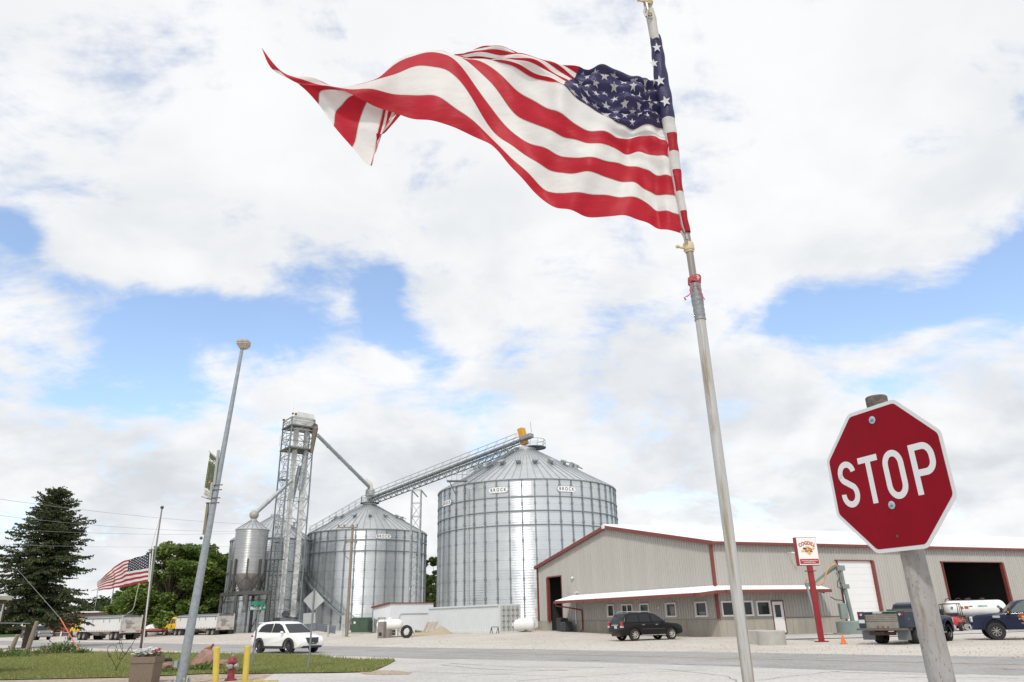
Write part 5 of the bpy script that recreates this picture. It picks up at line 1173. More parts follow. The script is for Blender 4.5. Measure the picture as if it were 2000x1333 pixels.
        wheel(t, 14.25, s_*.98, .5, .32, .58, 6, mat('wheel_silver', (.42, .4, .36)), s_)
        mb = MB(); mb.box((14.75, s_*.75, 1.22), (.3, .2, .18), bev=.04); mb.build('headlight', M_lamp, t)
    mb = MB(); mb.quad((13.215, -.82, 1.88), (13.215, .82, 1.88), (13.03, .78, 2.42), (13.03, -.78, 2.42)); mb.build('windscreen', M_cglass, t)
    mb = MB(); mb.box((12.0, 0, .75), (5.6, .85, .25)); mb.box((11.4, .55, .9), (.3, .3, .4)); mb.build('tractor_frame', M_blackp, t)
    mb = MB(); mb.tube([(11.9, .3, 2.6), (11.9, .3, 2.66)], .12, 8); mb.lathe([(.12, 2.65), (.12, 2.78), (.02, 2.8)], (12.4, 0, 0), 10); mb.build('beacon', M_amber, t)
    return t
def place_rear(px, py, hd, side): 
    p = place(px, py); return p
hA = R(142.5)
p = AT(231, 1250, 94.5); f = Vector((math.cos(hA), math.sin(hA), 0)); l_ = Vector((-f.y, f.x, 0)); pos = p-l_*1.25
truck('yellow truck with white grey-tarped hopper trailer parked nearest the small flagpole', Vector((pos.x, pos.y, 0)), hA)
hA2 = R(141.5); p = AT(420, 1246.5, 105); f = Vector((math.cos(hA2), math.sin(hA2), 0)); l_ = Vector((-f.y, f.x, 0)); pos = p-l_*1.25
truck('yellow truck with white grey-tarped hopper trailer parked beside the hopper bin stand', Vector((pos.x, pos.y, .05)), hA2)
# --- pickups
M_navy = mat('navy_paint', (.008, .014, .045), .3, 0, coat=.3, var=.15, vs=2, spec=.3)
def pickup(name, label, loc, hd, paint, bed=True, L=5.9, lower=None, crew=True, logo=False):
    zb = .5; xf, xr = 2.95, (-2.95 if bed else .1)
    up = [(-2.9, .6), (-2.95, .7), (-2.95, 1.28), (-.9, 1.28)] if bed else [(-.75, .6), (-.75, 1.28)]
    up += [(-.6, 1.3), (1.2, 1.3), (1.7, 1.29), (2.6, 1.22), (2.86, 1.1), (2.92, .85), (2.95, .6), (2.85, .5)]
    cabx = -1.05 if crew else -.2
    sp = dict(w=2.0, paint=paint, zb=zb, belt=1.24, top=1.88, wx=(-1.85, 1.85), ra=.5, wr=.42, ww=.28, sp=8, rimr=.56, rim=mat('steel_rim', (.30, .29, .27), .45, .5), wt=.8,
        upper=up, green=[(cabx-.05, 1.24), (cabx, 1.5), (cabx+.12, 1.84), (cabx+.4, 1.92), (.3, 1.93), (.62, 1.86), (1.32, 1.28), (1.32, 1.22)],
        side=([[(cabx+.14, 1.34), (-.02, 1.34), (-.02, 1.78), (cabx+.22, 1.78)]] if crew else [])+[[(.06, 1.34), (1.08, 1.32), (.6, 1.74), (.4, 1.79), (.06, 1.79)]],
        ws=((1.28, 1.30), (.66, 1.82)), rw=((cabx-.03, 1.34), (cabx+.1, 1.76)), glass=mat('lit_glass', (.10, .13, .12), .06))
    if not bed: sp['wx'] = (1.85, 1.85)
    t, wf, gx = car(name, label, 'pickup truck', loc, hd, sp)
    mb = MB(); mb.box((2.96, 0, .62), (.2, 1.9, .28), bev=.07); mb.build('bumper', M_chrome, t)
    mb = MB(); mb.box((2.92, 0, .98), (.08, 1.2, .34), bev=.03); mb.build('grille', M_chrome if lower else M_blackp, t)
    for s_ in (-1, 1):
        mb = MB(); mb.box((2.84, s_*.78, 1.0), (.16, .26, .3), bev=.05); mb.build('headlight', M_lamp, t)
        mb = MB(); mb.box((1.1, s_*1.14, 1.42), (.14, .22, .3), bev=.05); mb.box((1.17, s_*1.14, 1.34), (.04, .2, .1), mi=1); mb.build('mirror', [M_blackp, M_amber], t)
        mb = MB(); mb.box((.2, s_*1.0, .46), (2.2, .16, .06)); mb.build('running_board', M_chrome, t)
        mb = MB(); mb.box((.0, s_*1.005, 1.12), (.2, .03, .05)); mb.build('handle', M_blackp if not lower else M_chrome, t)
        for xc in set(sp['wx']):
          mb = MB()
          for i in range(10):
            a, b = math.pi*i/10, math.pi*(i+1)/10; mb.bar(Vector((xc+.53*math.cos(a), s_*.985, .52+.53*math.sin(a))), Vector((xc+.53*math.cos(b), s_*.985, .52+.53*math.sin(b))), .07)
          mb.build('wheel_flare', lower or paint, t)
    if lower:
        mb = MB()
        for s_ in (-1, 1): mb.box((0, s_*.995, .62), (2.5, .03, .24)); 
        mb.box((2.97, 0, .6), (.1, 1.8, .3)); mb.build('lower_panel', lower, t)
    if bed:
        mb = MB(); mb.box((-2.0, 0, 1.292), (1.7, 1.6, .02)); mb.build('bed', M_blackp, t)
        for s_ in (-1, 1): mb = MB(); mb.box((-2.95, s_*.9, 1.05), (.06, .16, .36)); mb.build('tail_light', M_lred, t)
    return t
hd = math.atan2(.40, -.92); f = Vector((math.cos(hd), math.sin(hd), 0)); l_ = Vector((-f.y, f.x, 0)); c0 = place(1950, 1250.5); pos = c0-f*1.85-l_*.86
t = pickup('pickup_truck', 'dark blue pickup with a yellow and orange door emblem at the right edge', pos, hd, M_navy)
mb = MB(); LM = frame((.55, 1.008, .98), (-1, 0, 0), (0, 1, 0))
def arch2(pv): a = pv.x/.3; r = .3+pv.y; return Vector((math.sin(a)*r, math.cos(a)*r-.3, pv.z))
text(mb, 'COGDILL', .12, LM @ Matrix.Translation((0, .20, 0)), 1, w=.9, bold=.006, warp=arch2); emblem(mb, LM, .42, 0, .03); text(mb, 'FEEDS', .09, LM @ Matrix.Translation((0, -.19, .003)), 5, bold=.004); mb.build('door_emblem', EMB, t)
mb = MB(); mb.box((1.72, 1.0, 1.12), (.34, .03, .12), bev=.01); mb.build('fender_vent', M_chrome, t)
c0 = place(44, 1249.5); hd = R(-60)
p_ = AT(70, 1250, 109); t = pickup('pickup_truck', 'dark grey pickup with tan lower panels half hidden behind the conifer', Vector((p_.x, p_.y, 0)), R(-38), mat('slate_paint', (.03, .045, .075), .25, 0, coat=.5), True, lower=mat('tan_panel', (.30, .27, .21), .4))
# --- utility flatbed truck seen from behind
hd = math.atan2(.64, .77); f = Vector((math.cos(hd), math.sin(hd), 0)); l_ = Vector((-f.y, f.x, 0))
rr_ = place(1793, 1258); axl = rr_+l_*.9; pos = axl+f*1.9
t = pickup('service_truck', 'dirty navy service truck with grey flatbed seen from behind beside the stop sign post', Vector((pos.x, pos.y, 0)), hd, mat('faded_navy', (.03, .04, .065), .35, 0, var=.3, vs=2), False, crew=False)
M_bed = mat('dusty_bed', (.34, .315, .27), .6, .2, var=.25, vs=2.5, stain=((.16, .10, .07), 4, .62, .8))
mb = MB()
for s_ in (-1, 1): mb.box((-1.85, s_*.98, 1.13), (2.9, .3, .74), bev=.02)
mb.box((-3.31, .98, 1.13), (.03, .34, .76)); mb.box((-3.31, -.98, 1.13), (.03, .34, .76)); mb.build('tool_box', mat('faded_navy', (.03, .04, .065)), t)
mb = MB(); mb.box((-3.2, 0, .92), (.1, 1.66, .34)); mb.box((-3.22, 0, 1.22), (.08, 1.66, .3))
for k in range(4): mb.box((-3.27, 0, 1.1+k*.08), (.03, 1.6, .03))
mb.build('tailgate', M_bed, t)
mb = MB(); mb.box((-3.42, 0, .7), (.5, 2.3, .09)); mb.box((-1.7, 0, .68), (3.2, 1.9, .12)); mb.box((-.5, 0, 1.2), (.08, 1.9, .8)); mb.build('flatbed', mat('flatbed_dark', (.16, .14, .12), .7, .2, var=.3, vs=3), t)
mb = MB(); mb.box((-1.6, 0, 1.42), (2.0, 1.5, .14), bev=.04); mb.build('load_bag', mat('bag_pale', (.42, .46, .44), .7, var=.3, vs=4), t)
mb = MB(); mb.box((-2.2, -.1, 1.5), (1.2, .9, .02), rz=.3); mb.build('green_sheet', mat('sheet_green', (.12, .5, .28), .6), t)
for s_ in (-1, 1):
    for xo, mt in ((.03, M_lamp), (-.09, M_lred)):
        mb = MB(); mb.lathe([(.06, -.03), (.06, 0), (.01, .005)], (-3.345, s_*(.98-xo), 1.38), 12, axis='X'); mb.build('tail_light', mt, t)
    mb = MB(); mb.box((-3.1, s_*.86, .42), (.04, .62, .42)); mb.build('mud_flap', mat('flap_grey', (.16, .17, .18), .5, .2), t)
    wheel(t, -1.9, s_*.82, .42, .5, .56, 8, None, s_)
    mb = MB(); 
    for x in (-2.9, -2.0, -1.1): mb.box((x, s_*1.135, 1.15), (.1, .02, .12))
    mb.build('latch', M_chrome, t)
mb = MB(); mb.box((-3.33, .98, 1.06), (.02, .3, .16)); mb.build('licence_plate', M_plate, t)
mb = MB(); mb.box((-3.0, .2, .5), (.3, 1.2, .16)); mb.bar((-3.4, 0, .55), (-2.6, 0, .5), .1); mb.build('hitch', mat('rusty', (.12, .07, .05)), t)
mb = MB()
for y in (-.25, 0, .25): mb.box((-3.28, y, .82), (.02, .06, .05))
mb.build('marker_light', M_lred, t)
mb = MB(); mb.lathe([(.09, 0), (.08, .12), (.02, .16)], (.1, -.6, 1.92), 10); mb.build('beacon', M_amber, t)
# --- UTV
p = place(1874, 1233.5); p = Vector((p.x, p.y+.6, p.z)); t = thing('utility_vehicle', 'small red off-road buggy with black roll cage beyond the service truck', 'buggy', p, R(-130))
mb = MB(); hull(mb, [(-1.2, .5), (-1.2, .95), (-.2, .8), (.3, 1.0), (.9, .95), (1.25, .75), (1.3, .45), (0, .35)], lambda x, z: .55, 0, .08); mb.build('body', mat('buggy_red', (.42, .02, .02), .35), t, 35)
mb = MB()
for s_ in (-1, 1): mb.tube([(.75, s_*.6, .9), (.35, s_*.58, 1.85), (-.7, s_*.58, 1.88), (-.95, s_*.6, .9)], .03, 6); mb.tube([(-.25, s_*.58, .8), (-.25, s_*.58, 1.86)], .025, 6)
mb.bar((.35, -.58, 1.85), (.35, .58, 1.85), .05); mb.bar((-.7, -.58, 1.88), (-.7, .58, 1.88), .05); mb.box((-.5, 0, .95), (.3, .9, .6), bev=.06); mb.build('roll_cage', M_blackp, t)
for x in (-.85, .9):
    for s_ in (-1, 1): wheel(t, x, s_*.62, .31, .24, .5, 5, mat('steel_rim', (.3, .29, .27)), s_)
# --- nurse tank on wagon
p = AT(1913, 1226, 64.0); t = thing('nurse_tank', 'long white anhydrous tank on a wheeled wagon before the dark open bay', 'tank trailer', Vector((p.x, p.y, 0)), R(-8))
mb = MB(); tankmesh(mb, 4.7, .62, 1.55, bulge=.75); mb.build('tank_shell', M_tank, t, 60)
mb = MB(); mb.box((-.9, -.63, 1.62), (.3, .02, .2)); mb.box((-1.25, -.62, 1.6), (.22, .02, .2)); mb.box((-.55, -.6, 1.7), (.3, .02, .1)); mb.build('rust_patch', mat('rust_orange', (.28, .10, .03), .8), t)
mb = MB(); q = .145; mb.poly([(1.55, -.628, 1.62-q), (1.55+q, -.628, 1.62), (1.55, -.628, 1.62+q), (1.55-q, -.628, 1.62)]); mb.poly([(-2.0, -.61, 1.6-q), (-2.0+q, -.61, 1.6), (-2.0, -.61, 1.6+q), (-2.0-q, -.61, 1.6)]); mb.build('hazard_placard', mat('placard_blue', (.09, .19, .25), .5), t)
mb = MB(); text(mb, 'AMMONIA', .16, frame((.35, -.645, 1.72), (1, 0, 0), (0, -1, 0)), 0, bold=.006); mb.build('lettering', mat('letter_green', (.15, .38, .24), .6), t)
mb = MB(); 
for x in (-1.9, -1.1, -.3): mb.tube([(x-.35, -.1, 2.1), (x-.25, -.1, 2.3), (x, -.1, 2.36), (x+.2, -.1, 2.15)], .035, 6)
mb.box((-.45, 0, 2.24), (.4, .3, .18), bev=.04); mb.box((.7, 0, 2.26), (.35, .25, .16), bev=.04); mb.build('valves', M_blackp, t)
mb = MB(); mb.box((0, 0, .75), (4.2, .12, .14)); mb.box((-1.6, 0, .95), (.14, 1.1, .3)); mb.box((1.5, 0, .95), (.14, 1.1, .3)); mb.box((0, .4, .75), (4.2, .1, .12)); mb.bar((2.1, 0, .7), (3.4, 0, .5), .1); mb.box((-.3, -.2, .62), (2.9, .5, .1)); mb.build('wagon_frame', M_blackp, t)
for x in (-1.5, .25):
    for s_ in (-1, 1): wheel(t, x, s_*.78, .46, .3, .62, 6, mat('rim_cream', (.68, .66, .58), .5), s_)
# ================================================================== LEFT SIDE AND BACKGROUND
M_bark = mat('bark', (.12, .09, .07), .95, 0, var=.35, vs=5, bump=.5, bs=14)
def leafmesh(cl, nleaf, ls, flat=.35, mats_n=3, drop=0):
    """cl: list of (center, radius, scale) clumps; leaves as small bent quads through each clump's shell and body"""
    V_, F_, M_ = [], [], []
    tot = sum(c[1]**2 for c in cl)
    for c, r, sc in cl:
        k = max(8, int(nleaf*r*r/tot)); tone = random.random()
        d = rng.normal(size=(k, 3)); d /= np.linalg.norm(d, axis=1)[:, None]
        rad = r*rng.random(k)**.45; P = np.array(c)+d*rad[:, None]*np.array(sc)
        a = rng.normal(size=(k, 3)); a[:, 2] *= flat; a /= np.linalg.norm(a, axis=1)[:, None]
        b = rng.normal(size=(k, 3)); b -= a*(a*b).sum(1)[:, None]; b /= np.linalg.norm(b, axis=1)[:, None]
        s = ls*(.6+.8*rng.random(k))[:, None]
        o = len(V_)
        q = np.stack([P-a*s, P-b*s*.55, P+a*s, P+b*s*.55], 1).reshape(-1, 3)
        V_ += q.tolist(); F_ += [(o+4*i, o+4*i+1, o+4*i+2, o+4*i+3) for i in range(k)]
        for i in range(k):
            x = random.random()*.6+tone*.4; M_.append(0 if x < .36 else (1 if x < .68 else 2))
    return V_, F_, M_
LEAF = {}
def leafmats(tag_, cols, tr=.35): return [mat('leaf_%s_%s' % (tag_, 'abc'[i]), c, .65, 0, spec=.3, transl=tr) for i, c in enumerate(cols)]
def tree(name, label, base, H, Rr, crown0, nclump, nleaf, ls, cols, group=None, trunk=.3, cat='tree', squash=.75):
    t = thing(name, label, cat, base, 0, group); mb = MB(); cl = []
    pts = [Vector((0, 0, -.3))]; x = y = 0
    for k in range(1, 7): x += random.gauss(0, .12); y += random.gauss(0, .12); pts.append(Vector((x, y, H*.72*k/6)))
    mb.tube(pts, [trunk*(1-.8*k/6) for k in range(7)], 10)
    for i in range(nclump):
        a = random.uniform(0, 6.283); h = random.random(); z = crown0+(H-crown0)*h; rmax = Rr*math.sqrt(max(.05, 1-((h-.38)/.64)**2)); r = rmax*random.uniform(.45, 1.0); cr = Rr*random.uniform(.12, .27)*(1-.25*h)
        c = Vector((r*math.cos(a)*.92, r*math.sin(a)*.92, min(z, H-cr*.6))); cl.append((tuple(c), cr, (1, 1, squash)))
        s = pts[min(5, max(1, int(6*max(.1, (c.z/H-.25)))))]
        if i % 2 == 0: mid = s.lerp(c, .5)+Vector((0, 0, -.4)); mb.tube([s, mid, c], [trunk*.35, trunk*.22, .03], 5)
    mb.build('trunk', M_bark, t, 50)
    cm = MB(); cm.v, cm.f, cm.m = leafmesh(cl, nleaf, ls); cm.build('crown', cols, t)
    return t
LM1 = leafmats('bright', [(.155, .235, .05), (.09, .15, .032), (.28, .35, .075)], .42)
LM2 = leafmats('deep', [(.10, .16, .035), (.07, .11, .025), (.17, .23, .05)], .4)
gD = 'leafy trees behind the parked trucks'
for (px, Yd, H, Rr, lab, cols) in ((322, 121, 14.0, 7.2, 'broad bright green leafy tree behind the small flag pole and the trucks', LM1), (374, 126, 14.2, 6.4, 'tall bright green leafy tree seen through the lamp post left side, behind trucks', LM1), (418, 133, 13.2, 6.6, 'darker leafy tree just left of the hopper bin', LM2), (272, 132, 10.0, 5.6, 'lower leafy tree at the left end of the leafy group behind the trucks', LM1), (434, 138, 9.5, 4.4, 'small dark tree behind the foot of the hopper bin stand', LM2)):
    b = AT(px, 1236, Yd); tree('leafy_tree', lab, Vector((b.x, b.y, 0)), H, Rr, 1.2, 135, 36000, .25, cols, gD, .42)
b = AT(846, 1225, 150); tree('leafy_tree', 'dark green tree showing in the gap between the two large bins', Vector((b.x, b.y, 0)), 13.2, 3.6, 1.0, 60, 18000, .25, LM2, None, .3)
b = AT(862, 1225, 158); tree('leafy_tree', 'dark tree mostly hidden behind the left edge of the largest bin', Vector((b.x, b.y, 0)), 10, 4, 1.5, 20, 7000, .28, LM2, None, .3)
cl = []
for i in range(150):
    px = random.uniform(-60, 285); Yd = random.uniform(190, 250); top = 1186-10*math.sin((px-40)/70.0)-6*math.sin(px/23.0)
    if px > 190: top -= 12
    p = AT(px, top+random.uniform(2, 40), Yd); r = random.uniform(2.2, 4.0); cl.append(((p.x, p.y, max(1.5, p.z-r*.7)), r, (1.1, 1, .8)))
mb = MB(); mb.v, mb.f, mb.m = leafmesh(cl, 52000, .5); o = mb.build('woodland', leafmats('far', [(.055, .085, .028), (.04, .065, .022), (.08, .11, .035)], .25)); struct(o, 'stuff'); o['label'] = 'far belt of green trees behind the left roofs'; o['category'] = 'woodland'
# conifer
bc = AT(50, 1268, 66.5); bc = Vector((bc.x, bc.y, 0)); Hc = 13.6
t = thing('conifer', 'tall dark spruce with drooping layered branches at the left edge', 'tree', bc)
mb = MB(); mb.tube([(0, 0, -.3), (0, 0, 4), (.1, 0, 9), (.1, 0, Hc-.5)], [.36, .28, .16, .03], 12)
cv2, cf2, cm2 = [], [], []
def needles(P, D, L_):
    """drooping spray of needle tufts along a twig"""
    k = max(3, int(L_/.070))
    for i in range(k):
        t_ = i/k; p = P+D*(L_*t_)
        for q in range(3):
            d = (D+Vector((random.gauss(0, .75), random.gauss(0, .75), random.gauss(-.2, .6)))).normalized(); s = random.uniform(.10, .21); w = d.cross(Vector((random.gauss(0, 1), random.gauss(0, 1), random.gauss(0, 1)))).normalized()*s*.30
            o = len(cv2); cv2.extend([tuple(p-w*.5), tuple(p+d*s*.6-w), tuple(p+d*s), tuple(p+d*s*.6+w)]); cf2.append((o, o+1, o+2, o+3)); cm2.append(random.choice((0, 0, 1, 1, 2)) if random.random() < .93 else 3)
z = 2.2
while z < Hc-.3:
    f = (z-1.5)/(Hc-1.5); Rm = (5.3+.35*math.sin(z*2.1))*(1-f)**.64*(1.0 if z > 4 else .55+.11*z)
    for k in range(random.randint(6, 8) if f < .8 else 5):
        a = random.uniform(0, 6.283); L_ = Rm*random.uniform(.45, 1.14)*(1+.14*math.sin(a*3+z*.6))+.2
        lift = .10+.5*f; n_ = max(3, int(L_/.5)); pts = [Vector((0, 0, z))]; d = Vector((math.cos(a), math.sin(a), lift))
        for i in range(n_):
            d.z -= .07+.01*(1-f); 
            if i > n_*.7: d.z += .16
            pts.append(pts[-1]+d.normalized()*L_/n_)
        mb.tube(pts, [.07*(1-.8*i/n_)*(1-.6*f) for i in range(n_+1)], 4)
        for i in range(1, n_+1):
            for s_ in (-1, 1):
                dd = (pts[i]-pts[i-1]).normalized(); sd_ = Vector((-dd.y, dd.x, 0)).normalized()*s_; tw_ = (dd*.75+sd_*random.uniform(.5, 1.1)+Vector((0, 0, random.uniform(-.4, .08)))).normalized()
                if random.random() < .97: needles(pts[i-1].lerp(pts[i], random.random()), tw_, random.uniform(.5, 1.35)*(1-.45*i/n_)*min(1.15, .45+Rm*.2))
        needles(pts[-2], (pts[-1]-pts[-2]).normalized(), .6)
    z += random.uniform(.13, .23)*(1 if f < .6 else .8)
needles(Vector((.1, 0, Hc-.8)), Vector((0, 0, 1)), .9)
mb.build('trunk', M_bark, t, 50)
cm = MB(); cm.v, cm.f, cm.m = cv2, cf2, cm2; cm.build('crown', leafmats('needle', [(.060, .085, .032), (.038, .055, .022), (.10, .125, .045)], .15)+[mat('dead_twig', (.16, .11, .07), .9)], t)
print('needles', len(cf2))
# low shrub + stumps/posts at foot of conifer
for (px, py, h, lab) in ((50, 1280, 2.0, 'leaning grey wooden post in front of the spruce, the right one of two'), (18, 1279, 1.2, 'leaning grey wooden post in front of the spruce, the left one of two')):
    p = G(px, py); mb = MB(); mb.tube([(0, 0, -.1), (.15, 0, h*.5), (.30, 0, h)], [.15, .14, .12], 9); o = mb.build('wooden_post', M_wood, None, 50); o.location = p; tag(o, lab, 'post')
weeds('weed_clump', 'green weeds on the lawn edge left of the orange guy wire guard', G(116, 1277), 160, .85, .75, [M_w1, M_w2])
weeds('weed_clump', 'small tuft of grass at the foot of the orange guy wire guard', G(158, 1277.5), 90, .4, .35, [M_w1, M_w2])
weeds('weed_clump', 'rough weeds around the two leaning posts under the spruce', G(62, 1279), 240, .45, 1.6, [M_w1, M_w2, M_dry])
weeds('weed_clump', 'tall rough grass at the lower left corner of the photo', G(5, 1285), 200, .6, 1.2, [M_w1, M_w2])
# left house corner
hp = AT(2, 1165, 30); t = thing('house', 'corner of a brown sided house with white eave and tall windows at the left edge', 'house', (hp.x, 30, 0))
M_brn = mat('brown_siding', (.13, .085, .075), .7, 0, var=.1, vs=1)
ztop = AT(5, 1172, 30).z; xr_ = AT(9, 1190, 30).x-hp.x; zb_ = AT(0, 1217, 30).z
mb = MB(); H_ = ztop
for k in range(14):
    z_ = zb_+(H_-zb_)*k/14; mb.box((xr_-2.5, -2, z_+(H_-zb_)/28), (5, 4, (H_-zb_)/14-.012))
mb.box((xr_-2.6, -2.1, zb_/2), (4.9, 3.7, zb_)); mb.build('wall', M_brn, t)
mb = MB(); mb.box((xr_-2.45, -2, H_+.06), (5.2, 4.2, .14)); mb.prism([(xr_+.12, -4.2, H_+.13), (xr_-5.2, -4.2, H_+.13), (xr_-5.2, -4.2, H_+.6), (xr_-2.5, -4.2, H_+.6)], (0, 4.3, 0)); mb.build('roof', mat('eave_cream', (.55, .52, .46), .6), t)
mb = MB()
for i, zc in enumerate(((ztop*.76+zb_*.24), )):
    mb.box((xr_+.01, -.5, (ztop+zb_)/2-.06), (.05, .7, (ztop-zb_)*.74)); 
fr = mb.build('window_frame', M_white, t)
mb = MB(); mb.box((xr_+.04, -.5, (ztop+zb_)/2+.12), (.02, .5, (ztop-zb_)*.30)); mb.box((xr_+.04, -.5, (ztop+zb_)/2-.26), (.02, .5, (ztop-zb_)*.30)); mb.build('pane', M_glass, fr)
a, b = AT(-5, 1217, 30), AT(58, 1218, 34); mb = MB(); mb.bar(a, b, .035); mb.bar(Vector((a.x, a.y, 0)), a, .035); o = mb.build('rail', M_galv); tag(o, 'thin pale metal rail running right from the brown house', 'rail')
# brown storefront across the road
def facade(px0, px1, ytop, ybot, Yd, dep=8):
    a, b = AT(px0, ybot, Yd), AT(px1, ybot, Yd); zt = AT((px0+px1)/2, ytop, Yd).z; return a.x, b.x, zt
x0_, x1_, zt_ = facade(92, 186, 1197.5, 1240, 140)
t = thing('storefront', 'low brown storefront with red-brown fascia sign and white roof edge behind the left truck', 'building', (x0_, 140, 0))
w_ = x1_-x0_
mb = MB(); mb.box((w_/2, 5, zt_/2), (w_, 10, zt_)); mb.build('wall', mat('storefront_brown', (.20, .135, .115), .8, var=.12, vs=1), t)
mb = MB(); mb.box((w_*.74, 4.8, zt_+.08), (w_*.56, 10.6, .2)); mb.build('roof', M_white, t)
mb = MB(); mb.box((w_*.27, -.3, zt_-1.7), (w_*.52, .5, 2.6), bev=.05); sg = mb.build('fascia_sign', mat('rust_red_sign', (.20, .045, .02), .7, var=.15, vs=1), t)
mb = MB(); text(mb, 'DOOR', .8, frame((w_*.45, -.56, zt_-.9), (1, 0, 0), (0, -1, 0)), 0, bold=.02); mb.build('lettering', mat('sign_letter_cream', (.6, .55, .48), .6), sg)
for fx in (.2, .42):
    mb = MB(); mb.box((w_*fx, -.05, 1.6), (1.5, .12, 1.9)); wd_ = mb.build('window', M_white, t); mb = MB(); mb.box((w_*fx, -.12, 1.6), (1.2, .04, 1.6)); mb.build('pane', M_glass, wd_)
mb = MB(); mb.bar((w_*.3, -.2, 0), (w_*.33, -.2, 2.9), .22); mb.build('door_post', M_white, t)
x0_, x1_, zt_ = facade(34, 88, 1210, 1240, 138); t = thing('service_station', 'low brick building with bright white canopy roof behind the dark pickup', 'building', (x0_, 138, 0)); w_ = x1_-x0_
mb = MB(); mb.box((w_/2, 4, 1.4), (w_, 6, 2.8)); mb.build('wall', mat('brick_brown', (.20, .12, .09), .85, var=.2, vs=3), t)
mb = MB(); mb.prism([(-.5, -1, zt_-.9), (w_+.5, -1, zt_-.9), (w_+.5, 2.5, zt_-.1), (-.5, 2.5, zt_-.1)], (0, 0, .2)); mb.box((w_*.5, -1, zt_-1.0), (w_+1, .2, .35)); mb.build('canopy', M_white, t)
x0_, x1_, zt_ = facade(204, 234, 1192.5, 1240, 165); t = thing('gabled_house', 'grey gabled house roof showing above the left trailer', 'house', (x0_, 165, 0)); w_ = x1_-x0_
mb = MB(); mb.box((w_/2, 4, (zt_-1.2)/2), (w_, 8, zt_-1.2)); mb.build('wall', mat('house_grey', (.35, .33, .31), .8), t)
mb = MB(); mb.prism([(-.4, -.3, zt_-1.3), (w_/2, -.3, zt_), (w_+.4, -.3, zt_-1.3), (w_+.4, -.3, zt_-1.45), (w_/2, -.3, zt_-.2), (-.4, -.3, zt_-1.45)], (0, 9, 0)); mb.prism([(0, -.1, zt_-1.35), (w_/2, -.1, zt_-.2), (w_, -.1, zt_-1.35)], (0, .1, 0)); mb.build('roof', mat('shingle_brown', (.13, .085, .075), .85), t)
p = G(300, 1246.5); p = AT(290, 1240, 112); t = thing('flat_trailer', 'low red flat trailer behind the small flagpole', 'trailer', (p.x, p.y, 0)); mb = MB(); mb.box((0, 0, 1.0), (4.5, 2, .25)); mb.box((0, 0, .8), (4.0, 1.2, .2), mi=1); mb.build('deck', [mat('trailer_red', (.35, .06, .04), .6), M_blackp], t)
for x in (-1.2, -.1): wheel(t, x, -1.0, .4, .25, .55, 5, None, -1)
p = AT(296, 1238, 116); t = thing('silage_tank', 'pale round tank with dark rings beside the left tree trunks', 'tank', (p.x, p.y, 0)); mb = MB(); mb.sphere((0, 0, .95), .95, 14, None, (1.25, 1, .9)); mb.build('shell', M_tank, t, 60)
mb = MB(); mb.lathe([(.3, .02), (.3, .1), (.1, .14)], (.2, -.95, 1.0), 12, axis='Y'); mb.build('ring', M_blackp, t)
# antenna masts behind flag
for (xa, ya, xb, yb, Yd, lab) in ((214, 1196, 219, 1143, 150, 'thin grey antenna mast right of the pair behind the small flag'), (186, 1182, 190, 1150, 150, 'thin grey antenna mast left of the pair below the flag tip')):
    a, b = AT(xa, ya, Yd), AT(xb, yb, Yd); t = thing('antenna_mast', lab, 'antenna', (a.x, a.y, 0)); mb = MB(); mb.tube([(0, 0, 0), (0, 0, b.z)], .12 if xa > 200 else .07, 6); mb.build('mast', M_galv, t)
    mb = MB(); mb.bar((-1.2, 0, b.z-.4), (1.2, 0, b.z+.2), .05)
    for k in range(5): mb.bar((-1+k*.5, -.6, b.z-.35+k*.12), (-1+k*.5, .6, b.z-.35+k*.12), .04)
    mb.build('antenna', M_galvd, t)
# power lines
wlist = []
def wire(pts, r=.02, sag=0):
    for a, b in zip(pts[:-1], pts[1:]):
        P_ = [a.lerp(b, k/12)-UZ*sag*4*(k/12)*(1-k/12) for k in range(13)]; mb.tube(P_, r, 4)
for (a, b, sg_) in (((-60, 967, 40), PT+Vector((-1.5, -.15, 11.2)), .6), ((-60, 1000, 42), PT+Vector((-.9, -.15, 11.2)), .9), ((-60, 1030, 44), PT+Vector((.5, -.15, 11.2)), .7), ((-80, 1060, 60), PT+Vector((-.55, -.15, 9.5)), .5), ((150, 1171, 150), (230, 1158, 150), .2)):
    A = AT(*a) if not isinstance(a, Vector) else a; B = AT(*b) if not isinstance(b, Vector) else b; mb = MB(); wire([A, B], .011, sg_); wlist.append(mb.build('power_line', mat('wire_grey', (.30, .31, .33), .6)))
for o_, s_ in zip(wlist, ('topmost thin power line crossing the sky behind the spruce top', 'second power line from the top crossing the spruce to the utility pole', 'third power line from the top running to the right end of the pole crossarm', 'lowest long power line running to the lower arm of the utility pole', 'short sagging wire between the two antenna masts')): tag(o_, s_, 'power line', 'overhead wires at the left')
# guy wire with orange guard
a = G(158, 1277.5); b = AT(117, 1207, 53.0); c = AT(74, 1158, 58)
t = thing('guy_wire', 'guy wire with long orange guard slanting down to the lawn before the spruce', 'guy wire', a); mb = MB(); mb.tube([(0, 0, 0), b-a], .034, 8); mb.build('guard', mat('guard_red_orange', (.55, .14, .08), .6), t); mb = MB(); mb.tube([b-a, c-a, (c-a)+(c-b)*1.2], .018, 5); mb.build('wire', M_galvd, t)
